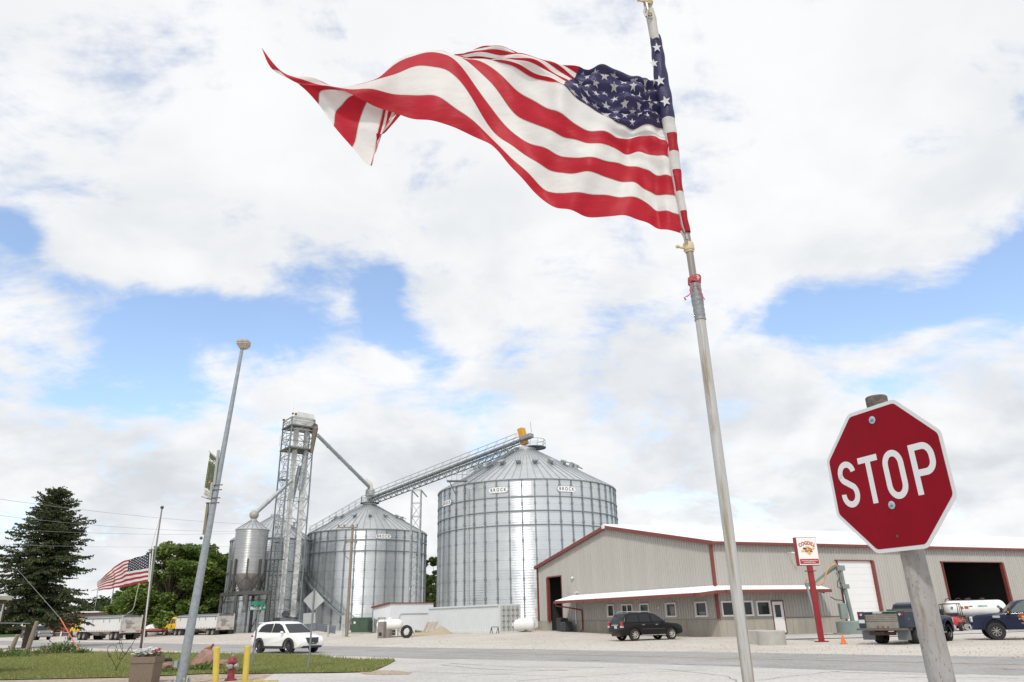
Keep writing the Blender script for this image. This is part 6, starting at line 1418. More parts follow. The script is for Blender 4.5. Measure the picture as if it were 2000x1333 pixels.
# ------------------------------------------------ small flagpole
fb = Vector((-20.35, 42.0, 0)); t = thing('small_flagpole', 'weathered steel flagpole with ball top standing behind the flower planter', 'flagpole', fb)
zt = 7.85
mb = MB(); mb.tube([(0, 0, 0), (0, 0, 2.4)], [.075, .065], 12); mb.build('lower_pole', mat('rusty_pole', (.14, .085, .065), .7, .2, var=.4, vs=3, vscale=(3, 3, .4)), t, 50)
mb = MB(); mb.tube([(0, 0, 2.4), (0, 0, zt)], [.06, .04], 12); mb.build('pole', mat('pole_grey', (.28, .27, .26), .5, .3, var=.2, vs=3), t, 50)
mb = MB(); mb.sphere((0, 0, zt+.08), .10, 12); mb.build('finial', mat('ball_bronze', (.10, .09, .08), .4, .3), t, 60)
q_ = AT(299, 1074, 41.8)-fb; q0_ = AT(278, 1278, 41.8)-fb
mb = MB(); mb.tube([Vector((q0_.x, -.2, 0)), Vector((q_.x, -.2, q_.z))], .032, 10); mb.sphere((q_.x, -.2, q_.z+.05), .07, 8); mb.build('side_pipe', mat('pvc_white', (.62, .63, .64), .5), t, 50)
mb = MB(); h1 = AT(311, 1015, 42)-fb; h2 = AT(292, 1083, 42)-fb; mb.tube([h1, h1.lerp(h2, .5)-UZ*.02, h2], .012, 4)
pp_ = [AT(x, y, 42)-fb for x, y in ((272, 1140), (267, 1160), (262, 1185), (258, 1193), (251, 1197), (249, 1199))]; mb.tube(pp_, .02, 5); mb.build('halyard', mat('rope_pale', (.45, .43, .38), .8), t)
# --------- cloth surfaces built from a control grid
def spl(P, t):      # catmull-rom through numpy rows P at float t
    n_ = len(P); i = min(int(t), n_-2); f = t-i; p1, p2 = P[i], P[i+1]; p0 = P[i-1] if i > 0 else 2*p1-p2; p3 = P[i+2] if i+2 < n_ else 2*p2-p1
    return .5*((2*p1)+(-p0+p2)*f+(2*p0-5*p1+4*p2-p3)*f*f+(-p0+3*p1-3*p2+p3)*f**3)
def mono(ks, vs_, x):     # piecewise interpolation param lookup: value -> float index
    for i in range(len(ks)-1):
        if x <= ks[i+1]: return i+(x-ks[i])/(ks[i+1]-ks[i])
    return len(ks)-1
fk = dict(bump=.22, bs=12, vscale=(1, 1, 2.6)); M_fred = mat('flag_red', (.50, .017, .033), .55, 0, spec=.3, transl=.38, var=.12, vs=6, **fk); M_fwht = mat('flag_white', (.78, .77, .745), .55, 0, spec=.3, transl=.38, var=.06, vs=6, **fk); M_fblu = mat('flag_blue', (.045, .040, .115), .5, 0, spec=.35, transl=.25, var=.15, vs=8, **fk); M_fst = mat('flag_star', (.62, .62, .63), .6, 0, transl=.2); M_seam = mat('flag_seam', (.30, .03, .04), .8); M_seamw = mat('flag_hem', (.55, .50, .46), .8)
FM_ = [M_fred, M_fwht, M_fblu, M_fst, M_seam, M_seamw]
def cloth(name, cols, vkeys, nu, nv, wr, par, cant=.4, stars=True, ssz=.058, seam=.0):
    """cols: list of (u, [(px,py,Y) per vkey]); v measured in stripes 0..13"""
    us = [c[0] for c in cols]; Pw = [np.array([list(AT(px, py, yy)) for px, py, yy in c[1]]) for c in cols]
    def pt(u, v):
        tu = mono(us, None, u); tv = mono(vkeys, None, v)
        C_ = [spl(list(p), tv) for p in Pw]
        p = spl(C_, tu); return p+wr(u, v)
    Gd = {}
    uu = [i/nu for i in range(nu+1)]; uu[:] = sorted(set(uu+[cant])); per = nv; vv = [j/per for j in range(13*per+1)]
    if seam: vv = sorted(set(vv+[s+d for s in range(1, 13) for d in (-seam, seam)]))
    mb = MB(); Wd_ = len(vv); pts = []
    tuv = {}
    for u in uu:
        tu = mono(us, None, u)
        for v in vv: pts.append(tuple(pt(u, v)))
    fs, ms = [], []
    for i in range(len(uu)-1):
        um = (uu[i]+uu[i+1])/2
        for j in range(Wd_-1):
            vm = (vv[j]+vv[j+1])/2; m_ = 2 if (um < cant and vm < 7) else int(vm) % 2
            if seam and not (um < cant and vm < 6.9) and abs(vm-round(vm)) < seam and 0 < round(vm) < 13: m_ = 4 if int(vm) % 2 == 0 else 5
            fs.append((i*Wd_+j, i*Wd_+j+1, (i+1)*Wd_+j+1, (i+1)*Wd_+j)); ms.append(m_)
    mb.v, mb.f, mb.m = pts, fs, ms
    if stars:
        for r in range(9):
            for c in range(6 if r % 2 == 0 else 5):
                u0 = cant*((c+1)*2-(1 if r % 2 == 0 else 0))/12; v0 = 7*(r+1)/10; 
                for off in (1, -1):
                    o = len(mb.v); e_ = 1e-3; ring = [(0, 0)]
                    for k in range(10): a = math.pi/2+k*math.pi/5; rr = 1 if k % 2 == 0 else .40; ring.append((math.cos(a)*rr*ssz*13/24.7*1.0, -math.sin(a)*rr*ssz*13))
                    vs2 = []
                    for du, dv in ring:
                        u_, v_ = min(.999, max(.001, u0+du*.62)), min(12.99, max(.01, v0+dv*.62)); p = pt(u_, v_); a_, b_ = pt(u_+e_, v_)-p, pt(u_, v_+e_*13)-p; nn = np.cross(a_, b_); nn /= (np.linalg.norm(nn)+1e-12); vs2.append(tuple(p+nn*off*STAR_OFF))
                    mb.v += vs2; mb.f += [(o, o+1+k, o+1+(k+1) % 10) for k in range(10)]; mb.m += [3]*10
    return mb.build(name, FM_, par, 180)
STAR_OFF = .012
Yf = 42.0
cols = [(0, [(292, 1082, Yf), (290, 1110.5, Yf), (289, 1136.5, Yf)]), (.2, [(271, 1088, Yf+.1), (270, 1113.5, Yf+.1), (269, 1140, Yf+.1)]), (.4, [(251, 1093.5, Yf-.08), (250, 1117, Yf-.05), (250, 1145, Yf-.05)]), (.55, [(236, 1099, Yf+.15), (237, 1123, Yf+.1), (236, 1147, Yf+.1)]),
        (.68, [(222, 1108, Yf+.25), (226, 1129, Yf+.15), (222, 1150, Yf)]), (.76, [(217, 1114, Yf+.05), (222, 1131, Yf-.1), (214, 1151, Yf-.1)]), (.86, [(205, 1124, Yf-.1), (207, 1136, Yf+.1), (203, 1152.5, Yf+.1)]), (1.0, [(190, 1136.5, Yf), (190.5, 1144, Yf), (192.5, 1154, Yf)])]
fl_ = thing('small_flag', 'small stars and stripes flag flying left from the weathered flagpole behind the planter', 'flag', (0, 0, 0))
FM_big = FM_; FM_ = [mat('small_flag_red', (.36, .03, .05), .7, transl=.3), M_fwht, mat('small_flag_navy', (.010, .012, .045), .7), M_fwht, mat('small_flag_red', (.36, .03, .05)), M_fwht]
cloth('cloth', cols, [0, 7, 13], 60, 2, lambda u, v: np.array([0, .05*math.sin(u*22+v*.25)*min(1, u*4), .01*math.sin(u*31)]), fl_, ssz=.058)
mb = MB(); mb.quad(AT(292, 1082, Yf), AT(294.5, 1081.5, Yf), AT(291.3, 1137, Yf), AT(289, 1136.5, Yf)); mb.build('header', M_fwht, fl_)
# ------------------------------------------------ lamp post with banner
lb = Vector((-9.70, 22.67, 0)); lt = AT(473, 681, 22.67); t = thing('street_lamp', 'tall galvanised street lamp leaning slightly right, carrying a narrow green banner', 'street lamp', lb)
M_lp = mat('lamp_post_galv', (.33, .37, .40), .5, .35, var=.25, vs=9, stain=((.22, .25, .27), 3, .55, .8))
lean = Vector((lt.x-lb.x, 0, 0)); hz = lt.z
def LPp(z): return Vector((lean.x*z/hz, 0, z))
mb = MB(); mb.tube([LPp(z) for z in (0, 2.5, 5, 7.5, hz)], [.138, .118, .096, .073, .052], 16); mb.build('post', M_lp, t, 50)
mb = MB(); mb.box((0, 0, .03), (.5, .5, .05), bev=.02); 
for x in (-.17, .17):
    for y in (-.17, .17): mb.lathe([(.04, 0), (.04, .1), (.02, .14)], (x, y, .05), 8)
mb.build('base_plate', M_lp, t)
mb = MB(); c = LPp(hz)+Vector((.03, -.0, .14)); mb.box(c+UZ*.05, (.37, .36, .17), bev=.02); mb.loft([[c+Vector((x*.34/2, y*.34/2, -.035)) for x, y in ((-1, -1), (1, -1), (1, 1), (-1, 1))], [c+Vector((x*.20/2, y*.20/2, -.15)) for x, y in ((-1, -1), (1, -1), (1, 1), (-1, 1))]]); lum = mb.build('lamp_head', mat('lamp_head_beige', (.42, .38, .32), .6, 0, var=.1, vs=5), t, 30)
mb = MB(); mb.box(c+Vector((0, -.185, .05)), (.33, .02, .015)); mb.box(c+Vector((0, -.185, .05)), (.015, .02, .16)); mb.build('bracket', mat('head_trim', (.34, .31, .27), .6), lum)
# banner: arms point to the left and away
bt = AT(410, 884, 22.9)-lb; br_ = AT(424, 894, 22.62)-lb; bb = AT(396.5, 970.5, 22.9)-lb; bbr = AT(409.5, 976.5, 22.62)-lb
Ub = (bt-br_); Ub.z = 0; wb = .42; Ub = Vector((-.80, .6, 0)); T1 = br_.z-.03; T0_ = bbr.z+.02; rt_ = Vector((br_.x, br_.y, 0)); rb_ = Vector((bbr.x, bbr.y, 0))
Lb = [Vector((rt_.x, rt_.y, T1)), Vector((bt.x, bt.y, bt.z)), Vector((bb.x, bb.y, bb.z)), Vector((rb_.x, rb_.y, T0_))]
nb_ = (Lb[1]-Lb[0]).cross(Lb[3]-Lb[0]).normalized(); nb_ = nb_ if nb_.y < 0 else -nb_
def BN(u, v, o=0): return Lb[0].lerp(Lb[1], 1-u).lerp(Lb[3].lerp(Lb[2], 1-u), v)+nb_*o     # u 0 left..1 right, v 0 top..1 bottom
mb = MB()
for j in range(10):
    v0, v1 = .015+.97*j/10, .015+.97*(j+1)/10; mb.quad(BN(0, v0), BN(1, v0), BN(1, v1), BN(0, v1), 0 if j < 8 else 1); mb.quad(BN(0, v0, -.008), BN(0, v1, -.008), BN(1, v1, -.008), BN(1, v0, -.008), 0 if j < 8 else 1)
bw = (Lb[0]-Lb[1]).length; bh_ = (Lb[1]-Lb[2]).length
Ub = (BN(1, .5)-BN(0, .5)).normalized(); Vb = (BN(.5, 0)-BN(.5, 1)).normalized(); BMx = lambda u, v: Matrix(((Ub.x, Vb.x, nb_.x, BN(u, v, .004).x), (Ub.y, Vb.y, nb_.y, BN(u, v, .004).y), (Ub.z, Vb.z, nb_.z, BN(u, v, .004).z), (0, 0, 0, 1)))
text(mb, 'Crow City', bw*.27, BMx(.5, .14), 2, w=.85, bold=.004, shear=.25)
mb.poly([BMx(.5, .2) @ Vector(p) for p in ((-bw*.38, .01, 0), (bw*.3, -.015, 0), (bw*.3, -.03, 0), (-bw*.38, -.005, 0))], 3)
for k in range(9): mb.poly([BMx(.16+.02*math.sin(k*2), .3+k*.055) @ Vector((bw*.05*math.cos(a), bw*.05*math.sin(a), 0)) for a in np.linspace(0, 5.2, 6)], 4)
mb.poly([BMx(.62, .48) @ Vector(p) for p in ((0, .09, 0), (.03, -.02, 0), (-.02, -.05, 0))], 3); mb.poly([BMx(.55, .62) @ Vector(p) for p in ((.05, .08, 0), (.06, -.02, 0), (-.05, -.07, 0), (-.03, .03, 0), (0, 0, 0))], 3)
text(mb, 'LOCAL', bw*.17, BMx(.5, .87), 5, bold=.001); text(mb, 'FARMERS', bw*.15, BMx(.5, .93), 5, bold=.001)
mb.build('banner', [mat('banner_green', (.065, .095, .055), .7), mat('banner_cream', (.62, .60, .55), .7), mat('banner_white', (.75, .75, .72), .6), mat('banner_orange', (.50, .20, .04), .6), mat('banner_olive', (.28, .32, .06), .6), mat('banner_grey', (.30, .30, .27), .6)], t)
mb = MB(); 
e_ = (Lb[1]-Lb[0]).normalized(); mb.tube([LPp(Lb[0].z)+Vector((0, -.05, 0)), Lb[0]+UZ*.01, Lb[1]+UZ*.01+e_*.08], .016, 6); e_ = (Lb[2]-Lb[3]).normalized(); mb.tube([LPp(Lb[3].z)+Vector((0, -.05, 0)), Lb[3]-UZ*.01, Lb[2]-UZ*.01+e_*.1], .016, 6)
mb.box(LPp(T1-.5)+Vector((-.06, -.12, .2)), (.07, .05, 1.1)); mb.box(LPp(T0_+.15)+Vector((-.09, -.12, .1)), (.07, .05, .5)); mb.build('banner_arm', mat('arm_steel', (.36, .36, .34), .5, .4), t)
M_bolt = mat('bolt_dark', (.12, .10, .09), .5, .5)
for z in (T1-.85, T1-1.0, T1-1.25, T1-1.4): mb = MB(); mb.tube([LPp(z)+Vector((-.2, -.1, 0)), LPp(z)+Vector((.2, -.1, 0))], .014, 6); mb.sphere(LPp(z)+Vector((.2, -.1, 0)), .025, 6); mb.build('bolt', M_bolt, t)
mb = MB(); zz = AT(398, 1052, 22.67).z; mb.sphere(LPp(zz)+Vector((-.14, -.1, 0)), .05, 8); mb.build('knob', M_bolt, t)
mb = MB(); za = AT(400, 1045, 22.67).z; zb2 = T0_-.1; mb.box((LPp((za+zb2)/2)+Vector((-.125, -.05, 0))), (.07, .07, zb2-za)); mb.build('cable_channel', mat('channel_olive', (.22, .20, .12), .7, var=.3, vs=6), t)
mb = MB(); mb.box(Vector((-.14, -.12, .55)), (.10, .06, .18)); mb.build('hand_hole', M_lp, t)
# ------------------------------------------------ planter, hydrant, bollards, stones, hearts
pc = G(281, 1334); t = thing('planter', 'tapered exposed-aggregate concrete planter of white and red flowers at the foot of the small flagpole', 'planter', pc, R(4))
M_agg = mat('aggregate', (.25, .195, .15), .95, 0, var=.35, vs=45, bump=.8, bs=70)
mb = MB()
def sq(s_, z): return [Vector((x*s_/2, y*s_/2, z)) for x, y in ((-1, -1), (1, -1), (1, 1), (-1, 1))]
mb.loft([sq(.64, -.02), sq(.70, .55), sq(.70, .553), sq(.74, .555), sq(.75, .73), sq(.64, .73), sq(.62, .62)], True, True); mb.build('pot', M_agg, t)
mb = MB(); mb.poly(sq(.62, .66)); mb.build('soil', mat('soil', (.07, .05, .035), .95), t)
mb = MB()
for _ in range(170):
    x, y = random.uniform(-.38, .30), random.uniform(-.3, .3); z = .80+random.uniform(-.05, .20)*(1-abs(x+.04)*1.2); r_ = random.uniform(.026, .042); red = (x > .20 and random.random() < .6) or random.random() < .05
    for k in range(5): a = 2*math.pi*k/5+random.random(); c_ = Vector((x+math.cos(a)*r_*.7, y+math.sin(a)*r_*.7, z)); mb.sphere(c_, r_*.7, 6, 1 if red else 0, (1, 1, .5))
mb.build('flowers', [mat('petal_white', (.80, .80, .80), .6, transl=.2), mat('petal_red', (.50, .02, .03), .6, transl=.2)], t)
mb = MB()
for _ in range(420):
    x, y = random.uniform(-.34, .34), random.uniform(-.3, .3); z = .68+random.uniform(0, .14); a = random.uniform(0, 6.28); s_ = random.uniform(.02, .045); mb.quad(Vector((x, y, z)), Vector((x+math.cos(a)*s_, y+math.sin(a)*s_, z+.01)), Vector((x+math.cos(a+.5)*s_*1.6, y+math.sin(a+.5)*s_*1.6, z+.03)), Vector((x+math.cos(a+1)*s_, y+math.sin(a+1)*s_, z)))
mb.build('foliage', M_w1, t)
p = G(450, 1330); t = thing('fire_hydrant', 'faded red fire hydrant standing between two yellow bollards', 'fire hydrant', p)
M_hy = mat('hydrant_red', (.30, .045, .05), .6, 0, var=.3, vs=9, bump=.2, bs=30)
mb = MB(); mb.lathe([(.01, 0), (.17, 0), (.17, .04), (.15, .06), (.105, .07), (.10, .25), (.115, .26), (.10, .28), (.10, .50), (.155, .505), (.155, .535), (.125, .55), (.11, .62), (.07, .67), (.02, .685)], k=24); mb.build('barrel', M_hy, t, 35)
mb = MB(); mb.lathe([(.035, .68), (.035, .73), (.01, .735)], k=6); mb.build('operating_nut', mat('hydrant_grey', (.42, .42, .42), .5, .3, var=.2, vs=8), t)
for (ax_, c_, lab) in (('Y', (0, -.12, .40), None), ('X', (.13, 0, .41), None), ('X', (-.11, 0, .41), None)):
    mb = MB(); s_ = -1 if (ax_ == 'Y' or c_[0] < 0) else 1; mb.lathe([(.07, -.05*s_), (.07, .03*s_), (.06, .045*s_), (.02, .05*s_), (.02, .07*s_), (.005, .07*s_)], c_, 16, axis=ax_); mb.build('cap', mat('hydrant_grey', (.42, .42, .42)), t, 35)
for (px, py, tx, ty, lab) in ((421, 1335, 424, 1264, 'yellow steel bollard left of the red hydrant'), (478.5, 1330.5, 484, 1261.5, 'yellow steel bollard right of the red hydrant')):
    p = G(px, py); tp_ = AT(tx, ty, p.y); mb = MB(); mb.tube([(0, 0, -.1), (tp_.x-p.x, 0, tp_.z-.02), (tp_.x-p.x, 0, tp_.z)], [.088, .088, .07], 18); o = mb.build('bollard', mat('bollard_yellow', (.62, .47, .08), .55, 0, var=.12, vs=4, stain=((.25, .17, .05), 12, .68, .8)), None, 40); o.location = p; tag(o, lab, 'bollard', 'yellow bollards beside the hydrant')
def rock(name, label, c, d, seed, sub=3, m=None, amp=.16):
    bm = bmesh.new(); bmesh.ops.create_icosphere(bm, subdivisions=sub, radius=1); rr = random.Random(seed); pl = [(Vector((rr.gauss(0, 1), rr.gauss(0, 1), rr.gauss(0, 1))).normalized(), rr.uniform(.62, .9)) for _ in range(11)]
    for v in bm.verts:
        p = v.co.copy()
        for n_, h in pl:
            e_ = p.dot(n_)-h
            if e_ > 0: p -= n_*e_
        p += Vector((rr.gauss(0, .012),)*3); v.co = Vector((p.x*d[0], p.y*d[1], p.z*d[2]))
    me = bpy.data.meshes.new(name); bm.to_mesh(me); bm.free(); me.materials.append(m); o = bpy.data.objects.new(name, me); S.collection.objects.link(o); o.location = c; me.polygons.foreach_set('use_smooth', [True]*len(me.polygons)); me.set_sharp_from_angle(angle=R(22)); return tag(o, label, 'rock')
M_rock = mat('pink_granite', (.36, .215, .17), .9, 0, var=.3, vs=5, bump=.6, bs=18, stain=((.22, .15, .12), 3, .55, .75))
p = G(394, 1306); bx = MB(); pr_ = [(-.50, 0), (-.52, .12), (-.44, .30), (-.2, .48), (.02, .60), (.28, .62), (.42, .45), (.50, .2), (.52, 0)]
o = rock('boulder', 'large pink granite boulder with the fawn ornament on top', p+Vector((0, .3, .22)), (.58, .42, .48), 11, 4, M_rock)
rock('rock', 'flat pink stone behind the planter, under the dark iron ornament', G(318, 1310)+Vector((0, .2, .12)), (.48, .3, .22), 5, 3, M_rock)
rock('rock', 'low pink stone between the boulder and the fire hydrant', G(436, 1302)+Vector((0, .2, .10)), (.46, .25, .17), 8, 3, M_rock)
# fawn ornament lying on boulder: one continuous body
def skin(name, verts, edges, radii, m, par=None, sub=2):
    me = bpy.data.meshes.new(name); me.from_pydata(verts, edges, []); o = bpy.data.objects.new(name, me); S.collection.objects.link(o)
    md = o.modifiers.new('s', 'SKIN'); 
    for i, r_ in enumerate(radii): me.skin_vertices[0].data[i].radius = (r_, r_)
    me.skin_vertices[0].data[0].use_root = True
    ss = o.modifiers.new('u', 'SUBSURF'); ss.levels = sub; ss.render_levels = sub
    dg = bpy.context.evaluated_depsgraph_get(); me2 = bpy.data.meshes.new_from_object(o.evaluated_get(dg)); o.modifiers.clear(); o.data = me2; me2.materials.clear(); me2.materials.append(m)
    me2.polygons.foreach_set('use_smooth', [True]*len(me2.polygons)); me2.polygons.foreach_set('material_index', [0]*len(me2.polygons))
    if par: o.parent = par
    return o
M_fawn = mat('fawn_brown', (.32, .10, .045), .5, 0, var=.4, vs=14, stain=((.60, .50, .42), 16, .68, .78)); fp = p+Vector((.06, .3, .63))
t = thing('fawn_ornament', 'small painted brown fawn figure lying on top of the pink boulder, ears raised', 'ornament', fp, R(-10))
vs = [(-.02, 0, .06), (-.14, 0, .055), (.08, 0, .09), (.13, 0, .15), (.17, 0, .20), (.23, 0, .19), (.15, .03, .26), (.185, -.03, .265), (.12, -.05, .03), (.20, -.06, .01), (-.14, -.06, .02), (-.05, -.08, .01), (.10, .05, .02), (-.2, 0, .07)]
skin('body', vs, [(0, 1), (0, 2), (2, 3), (3, 4), (4, 5), (4, 6), (4, 7), (2, 8), (8, 9), (1, 10), (10, 11), (2, 12), (1, 13)], [.065, .06, .055, .035, .038, .022, .013, .013, .022, .014, .03, .014, .02, .012], M_fawn, t)
fp = G(318, 1310)+Vector((.0, .15, .30)); t = thing('iron_ornament', 'dark cast iron reclining figure on the flat stone behind the planter', 'ornament', fp)
skin('body', [(0, 0, .06), (-.14, 0, .05), (.12, 0, .09), (.2, 0, .13), (-.2, .02, .12), (.25, .02, .02), (-.25, 0, .02), (.05, 0, .13)], [(0, 1), (0, 2), (2, 3), (1, 4), (2, 5), (1, 6), (0, 7)], [.07, .06, .06, .04, .03, .03, .03, .03], mat('iron_black', (.02, .02, .02), .6), t)
weeds('weed_clump', 'grassy weeds at the foot of the pink boulder', G(398, 1311), 260, .30, .42, [M_w1, M_w2]); weeds('weed_clump', 'grassy weeds around the flat stone behind the planter', G(322, 1316), 170, .22, .4, [M_w1, M_w2])
weeds('weed_clump', 'grass tufts growing behind the fire hydrant', G(462, 1316), 90, .2, .25, [M_w1, M_w2])
# wire hearts
hb = G(229, 1313); t = thing('garden_hearts', 'thin black wire garden ornament of two open hearts with curls standing on the lawn', 'garden ornament', hb)
def HP(x, y): q = AT(160+x/4.04, 960+y/4.04, hb.y)-hb; return Vector((q.x, 0, q.z))
mb = MB(); 
def smooth_path(P_, k=6): P_ = [np.array(p) for p in P_]; return [Vector(spl(P_, i/k)) for i in range((len(P_)-1)*k+1)]
C_ = lambda x, y: (lambda q: Vector(((q-hb).x, 0, (q-hb).z)))(AT(x/3.308, 930+y/3.308, hb.y))
for path in ([(748, 1275), (745, 1230), (720, 1180), (697, 1140), (700, 1105), (730, 1092), (752, 1105), (758, 1125), (748, 1130), (744, 1118)], [(744, 1118), (755, 1150), (765, 1185), (790, 1130), (790, 1090), (768, 1078), (752, 1095)], [(756, 1240), (775, 1200), (810, 1150), (838, 1105), (852, 1115), (845, 1132), (832, 1128), (834, 1118)], [(765, 1185), (800, 1165), (862, 1075), (866, 1050), (858, 1040)], [(790, 1090), (780, 1060), (772, 1075), (790, 1130), (815, 1155)], [(700, 1150), (702, 1168), (716, 1165), (714, 1152)]):
    mb.tube(smooth_path([C_(*q) for q in path]), .009, 6)
mb.tube([C_(748, 1275)-UZ*.05, C_(756, 1230)], .011, 6); mb.build('wire', mat('wire_black', (.015, .015, .015), .5, .5), t)
# street name sign
a = G(491, 1304); b = AT(508, 1176, a.y); t = thing('street_name_sign', 'green street name sign lettered FRANKLIN on a leaning steel post beside the white car', 'street sign', a)
M_post = mat('sign_post_grey', (.25, .28, .29), .5, .4, var=.15, vs=4); M_gsign = mat('sign_green', (.01, .16, .10), .45)
mb = MB(); tpv = Vector((b.x-a.x, 0, b.z)); mb.tube([(0, 0, 0), tpv], .036, 10); mb.box((0, 0, .01), (.4, .2, .03)); mb.build('post', M_post, t, 50)
c_ = AT(504, 1188.5, a.y)-a; mb = MB(); mb.box(c_+Vector((0, -.05, 0)), (.66, .02, .155)); text(mb, 'FRANKLIN', .155, frame(c_+Vector((-.07, -.062, 0)), (1, 0, 0), (0, -1, 0)), 1, w=.60, bold=.006); text(mb, 'ST', .08, frame(c_+Vector((.27, -.062, .015)), (1, 0, 0), (0, -1, 0)), 1, w=.8, bold=.003); mb.build('name_blade', [M_gsign, M_white], t)
c_ = AT(504, 1180, a.y)-a; mb = MB(); mb.box(c_+Vector((0, 0, .02)), (.38, .34, .15), rz=1.1); mb.build('cross_blade', mat('sign_green_light', (.015, .24, .16), .45), t)
# diamond sign from behind
a = G(602.5, 1306); t = thing('warning_sign', 'grey back of a diamond sign over a small square plate on a thin post', 'road sign', a)
zt_ = AT(603, 1150, a.y).z; zb3 = AT(603, 1196, a.y).z; zc3 = (zt_+zb3)/2-.005; h_ = (zt_-zb3)/2*.92
mb = MB(); mb.box((0, 0, zt_/2), (.055, .05, zt_)); mb.box((0, -.0, zt_/2), (.03, .06, zt_)); mb.build('post', M_post, t)
M_alu = mat('sign_back_aluminium', (.50, .51, .52), .5, .3, var=.08, vs=4)
mb = MB(); r_ = h_*1.0
def dia(r, y, n_=4): 
    out = []
    for k in range(4):
        a_ = math.pi/2*k+R(-2)
        for d_ in (-.06, .06): out.append(Vector((math.cos(a_+d_)*r*.97, y, zc3+math.sin(a_+d_)*r*.97)))
    return out
mb.loft([dia(r_*1.02, .035), dia(r_*1.02, .045)]); mb.build('diamond_plate', M_alu, t)
c_ = AT(603.5, 1208, a.y)-a; mb = MB(); mb.box((c_.x, .04, c_.z), (.46, .012, .38), ax=(Vector((.997, 0, .06)), Vector((0, 1, 0)), Vector((-.06, 0, .997)))); mb.build('lower_plate', M_alu, t)
# ================================================================== FOREGROUND: STOP SIGN
SC = Vector((1.962, 3.836, 2.258)); SR = Matrix.Rotation(R(-68.454), 3, 'Z') @ Matrix.Rotation(R(1.03), 3, 'X')
su, sv_, sn = SR @ Vector((1, 0, 0)), SR @ Vector((0, 0, 1)), SR @ Vector((0, -1, 0))
pb_, pt_ = AT(1840, 1333, 3.885), AT(1711, 777, 3.885); dd_ = (pt_-pb_)/(pt_.z-pb_.z); p0_ = pb_-dd_*pb_.z
t = thing('stop_sign', 'red octagonal STOP sign bolted to a thick weathered grey post in the right foreground', 'stop sign', (p0_.x, p0_.y, 0)); O_ = Vector((p0_.x, p0_.y, 0))
mb = MB(); k_ = 40; rings = []
for i in range(60):
    z = pt_.z*i/59; c = p0_+dd_*z-O_; rr = .066-.012*z/pt_.z; rings.append([c+Vector((math.cos(a), math.sin(a), 0))*rr*(1+.012*math.sin(3*a+z*2)) for a in np.linspace(0, 2*math.pi, k_, endpoint=False)])
mb.loft(rings)
pm = bpy.data.materials.new('post_paint'); pm.use_nodes = True; T_ = NT(pm.node_tree); b_ = T_.n['Principled BSDF']; oc = T_.new('ShaderNodeTexCoord').outputs['Object']
c_a = T_.mix(T_.ramp(T_.noise(T_.mapping(oc, (1, 1, .35)), 9, 6, .65), .3, .7), (.36, .355, .355), (.27, .265, .26))
c_a = T_.mix(T_.m('MULTIPLY', T_.ramp(T_.noise(T_.mapping(oc, (1, 1, .18)), 20, 8, .78, .6), .50, .66), .8), c_a, (.22, .16, .09))
c_a = T_.mix(T_.m('MULTIPLY', T_.ramp(T_.noise(T_.mapping(oc, (1, 1, .4)), 80, 5, .7), .57, .66), .8), c_a, (.14, .10, .055))
T_.l.new(c_a, b_.inputs['Base Color']); b_.inputs['Roughness'].default_value = .6; bn = T_.new('ShaderNodeBump'); bn.inputs['Strength'].default_value = .25; bn.inputs['Distance'].default_value = .004; T_.l.new(T_.noise(T_.mapping(oc, (1, 1, .3)), 60, 5, .7), bn.inputs['Height']); T_.l.new(bn.outputs[0], b_.inputs['Normal'])
mb.build('post', pm, t, 50)
mb = MB(); c = pt_-O_; rings = [[c+UZ*z+Vector((math.cos(a), math.sin(a), 0))*rr for a in np.linspace(0, 2*math.pi, 32, endpoint=False)] for rr, z in ((.056, -.055), (.0565, -.002), (.052, .004))]; mb.loft(rings, False, True); mb.build('post_top', mat('post_top_wood', (.19, .165, .14), .95, 0, var=.5, vs=22, bump=.7, bs=50, vscale=(1, 1, 3)), t)
SMx = Matrix(((su.x, sv_.x, sn.x, SC.x-O_.x), (su.y, sv_.y, sn.y, SC.y-O_.y), (su.z, sv_.z, sn.z, SC.z-O_.z), (0, 0, 0, 1)))
def octo(r, z, rd=.02, ins=0):
    out = []; rr = r/math.cos(math.pi/8)
    for k in range(8):
        a0 = math.pi/8+k*math.pi/4; c = Vector((math.cos(a0), math.sin(a0), 0))*rr; pv = Vector((math.cos(a0-math.pi/4), math.sin(a0-math.pi/4), 0))*rr; nx_ = Vector((math.cos(a0+math.pi/4), math.sin(a0+math.pi/4), 0))*rr
        d1, d2 = (pv-c).normalized(), (nx_-c).normalized()
        for s_ in (0, .33, .67, 1): q = c+d1*rd*(1-s_)**2+d2*rd*s_**2; out.append(SMx @ Vector((q.x, q.y, z)))
    return out
mb = MB(); mb.loft([octo(.381, -.0015), octo(.381, .0008)], True, True); pl_ = mb.build('plate', mat('sign_white_sheeting', (.62, .63, .65), .4), t)
M_sred = mat('stop_red', (.235, .0008, .010), .42, 0, var=.14, vs=4, spec=.14, stain=((.17, .006, .014), 7, .54, .78))
mb = MB(); mb.poly(octo(.361, .0018, .016)); mb.build('red_field', M_sred, pl_)
mb = MB(); SW = .0335
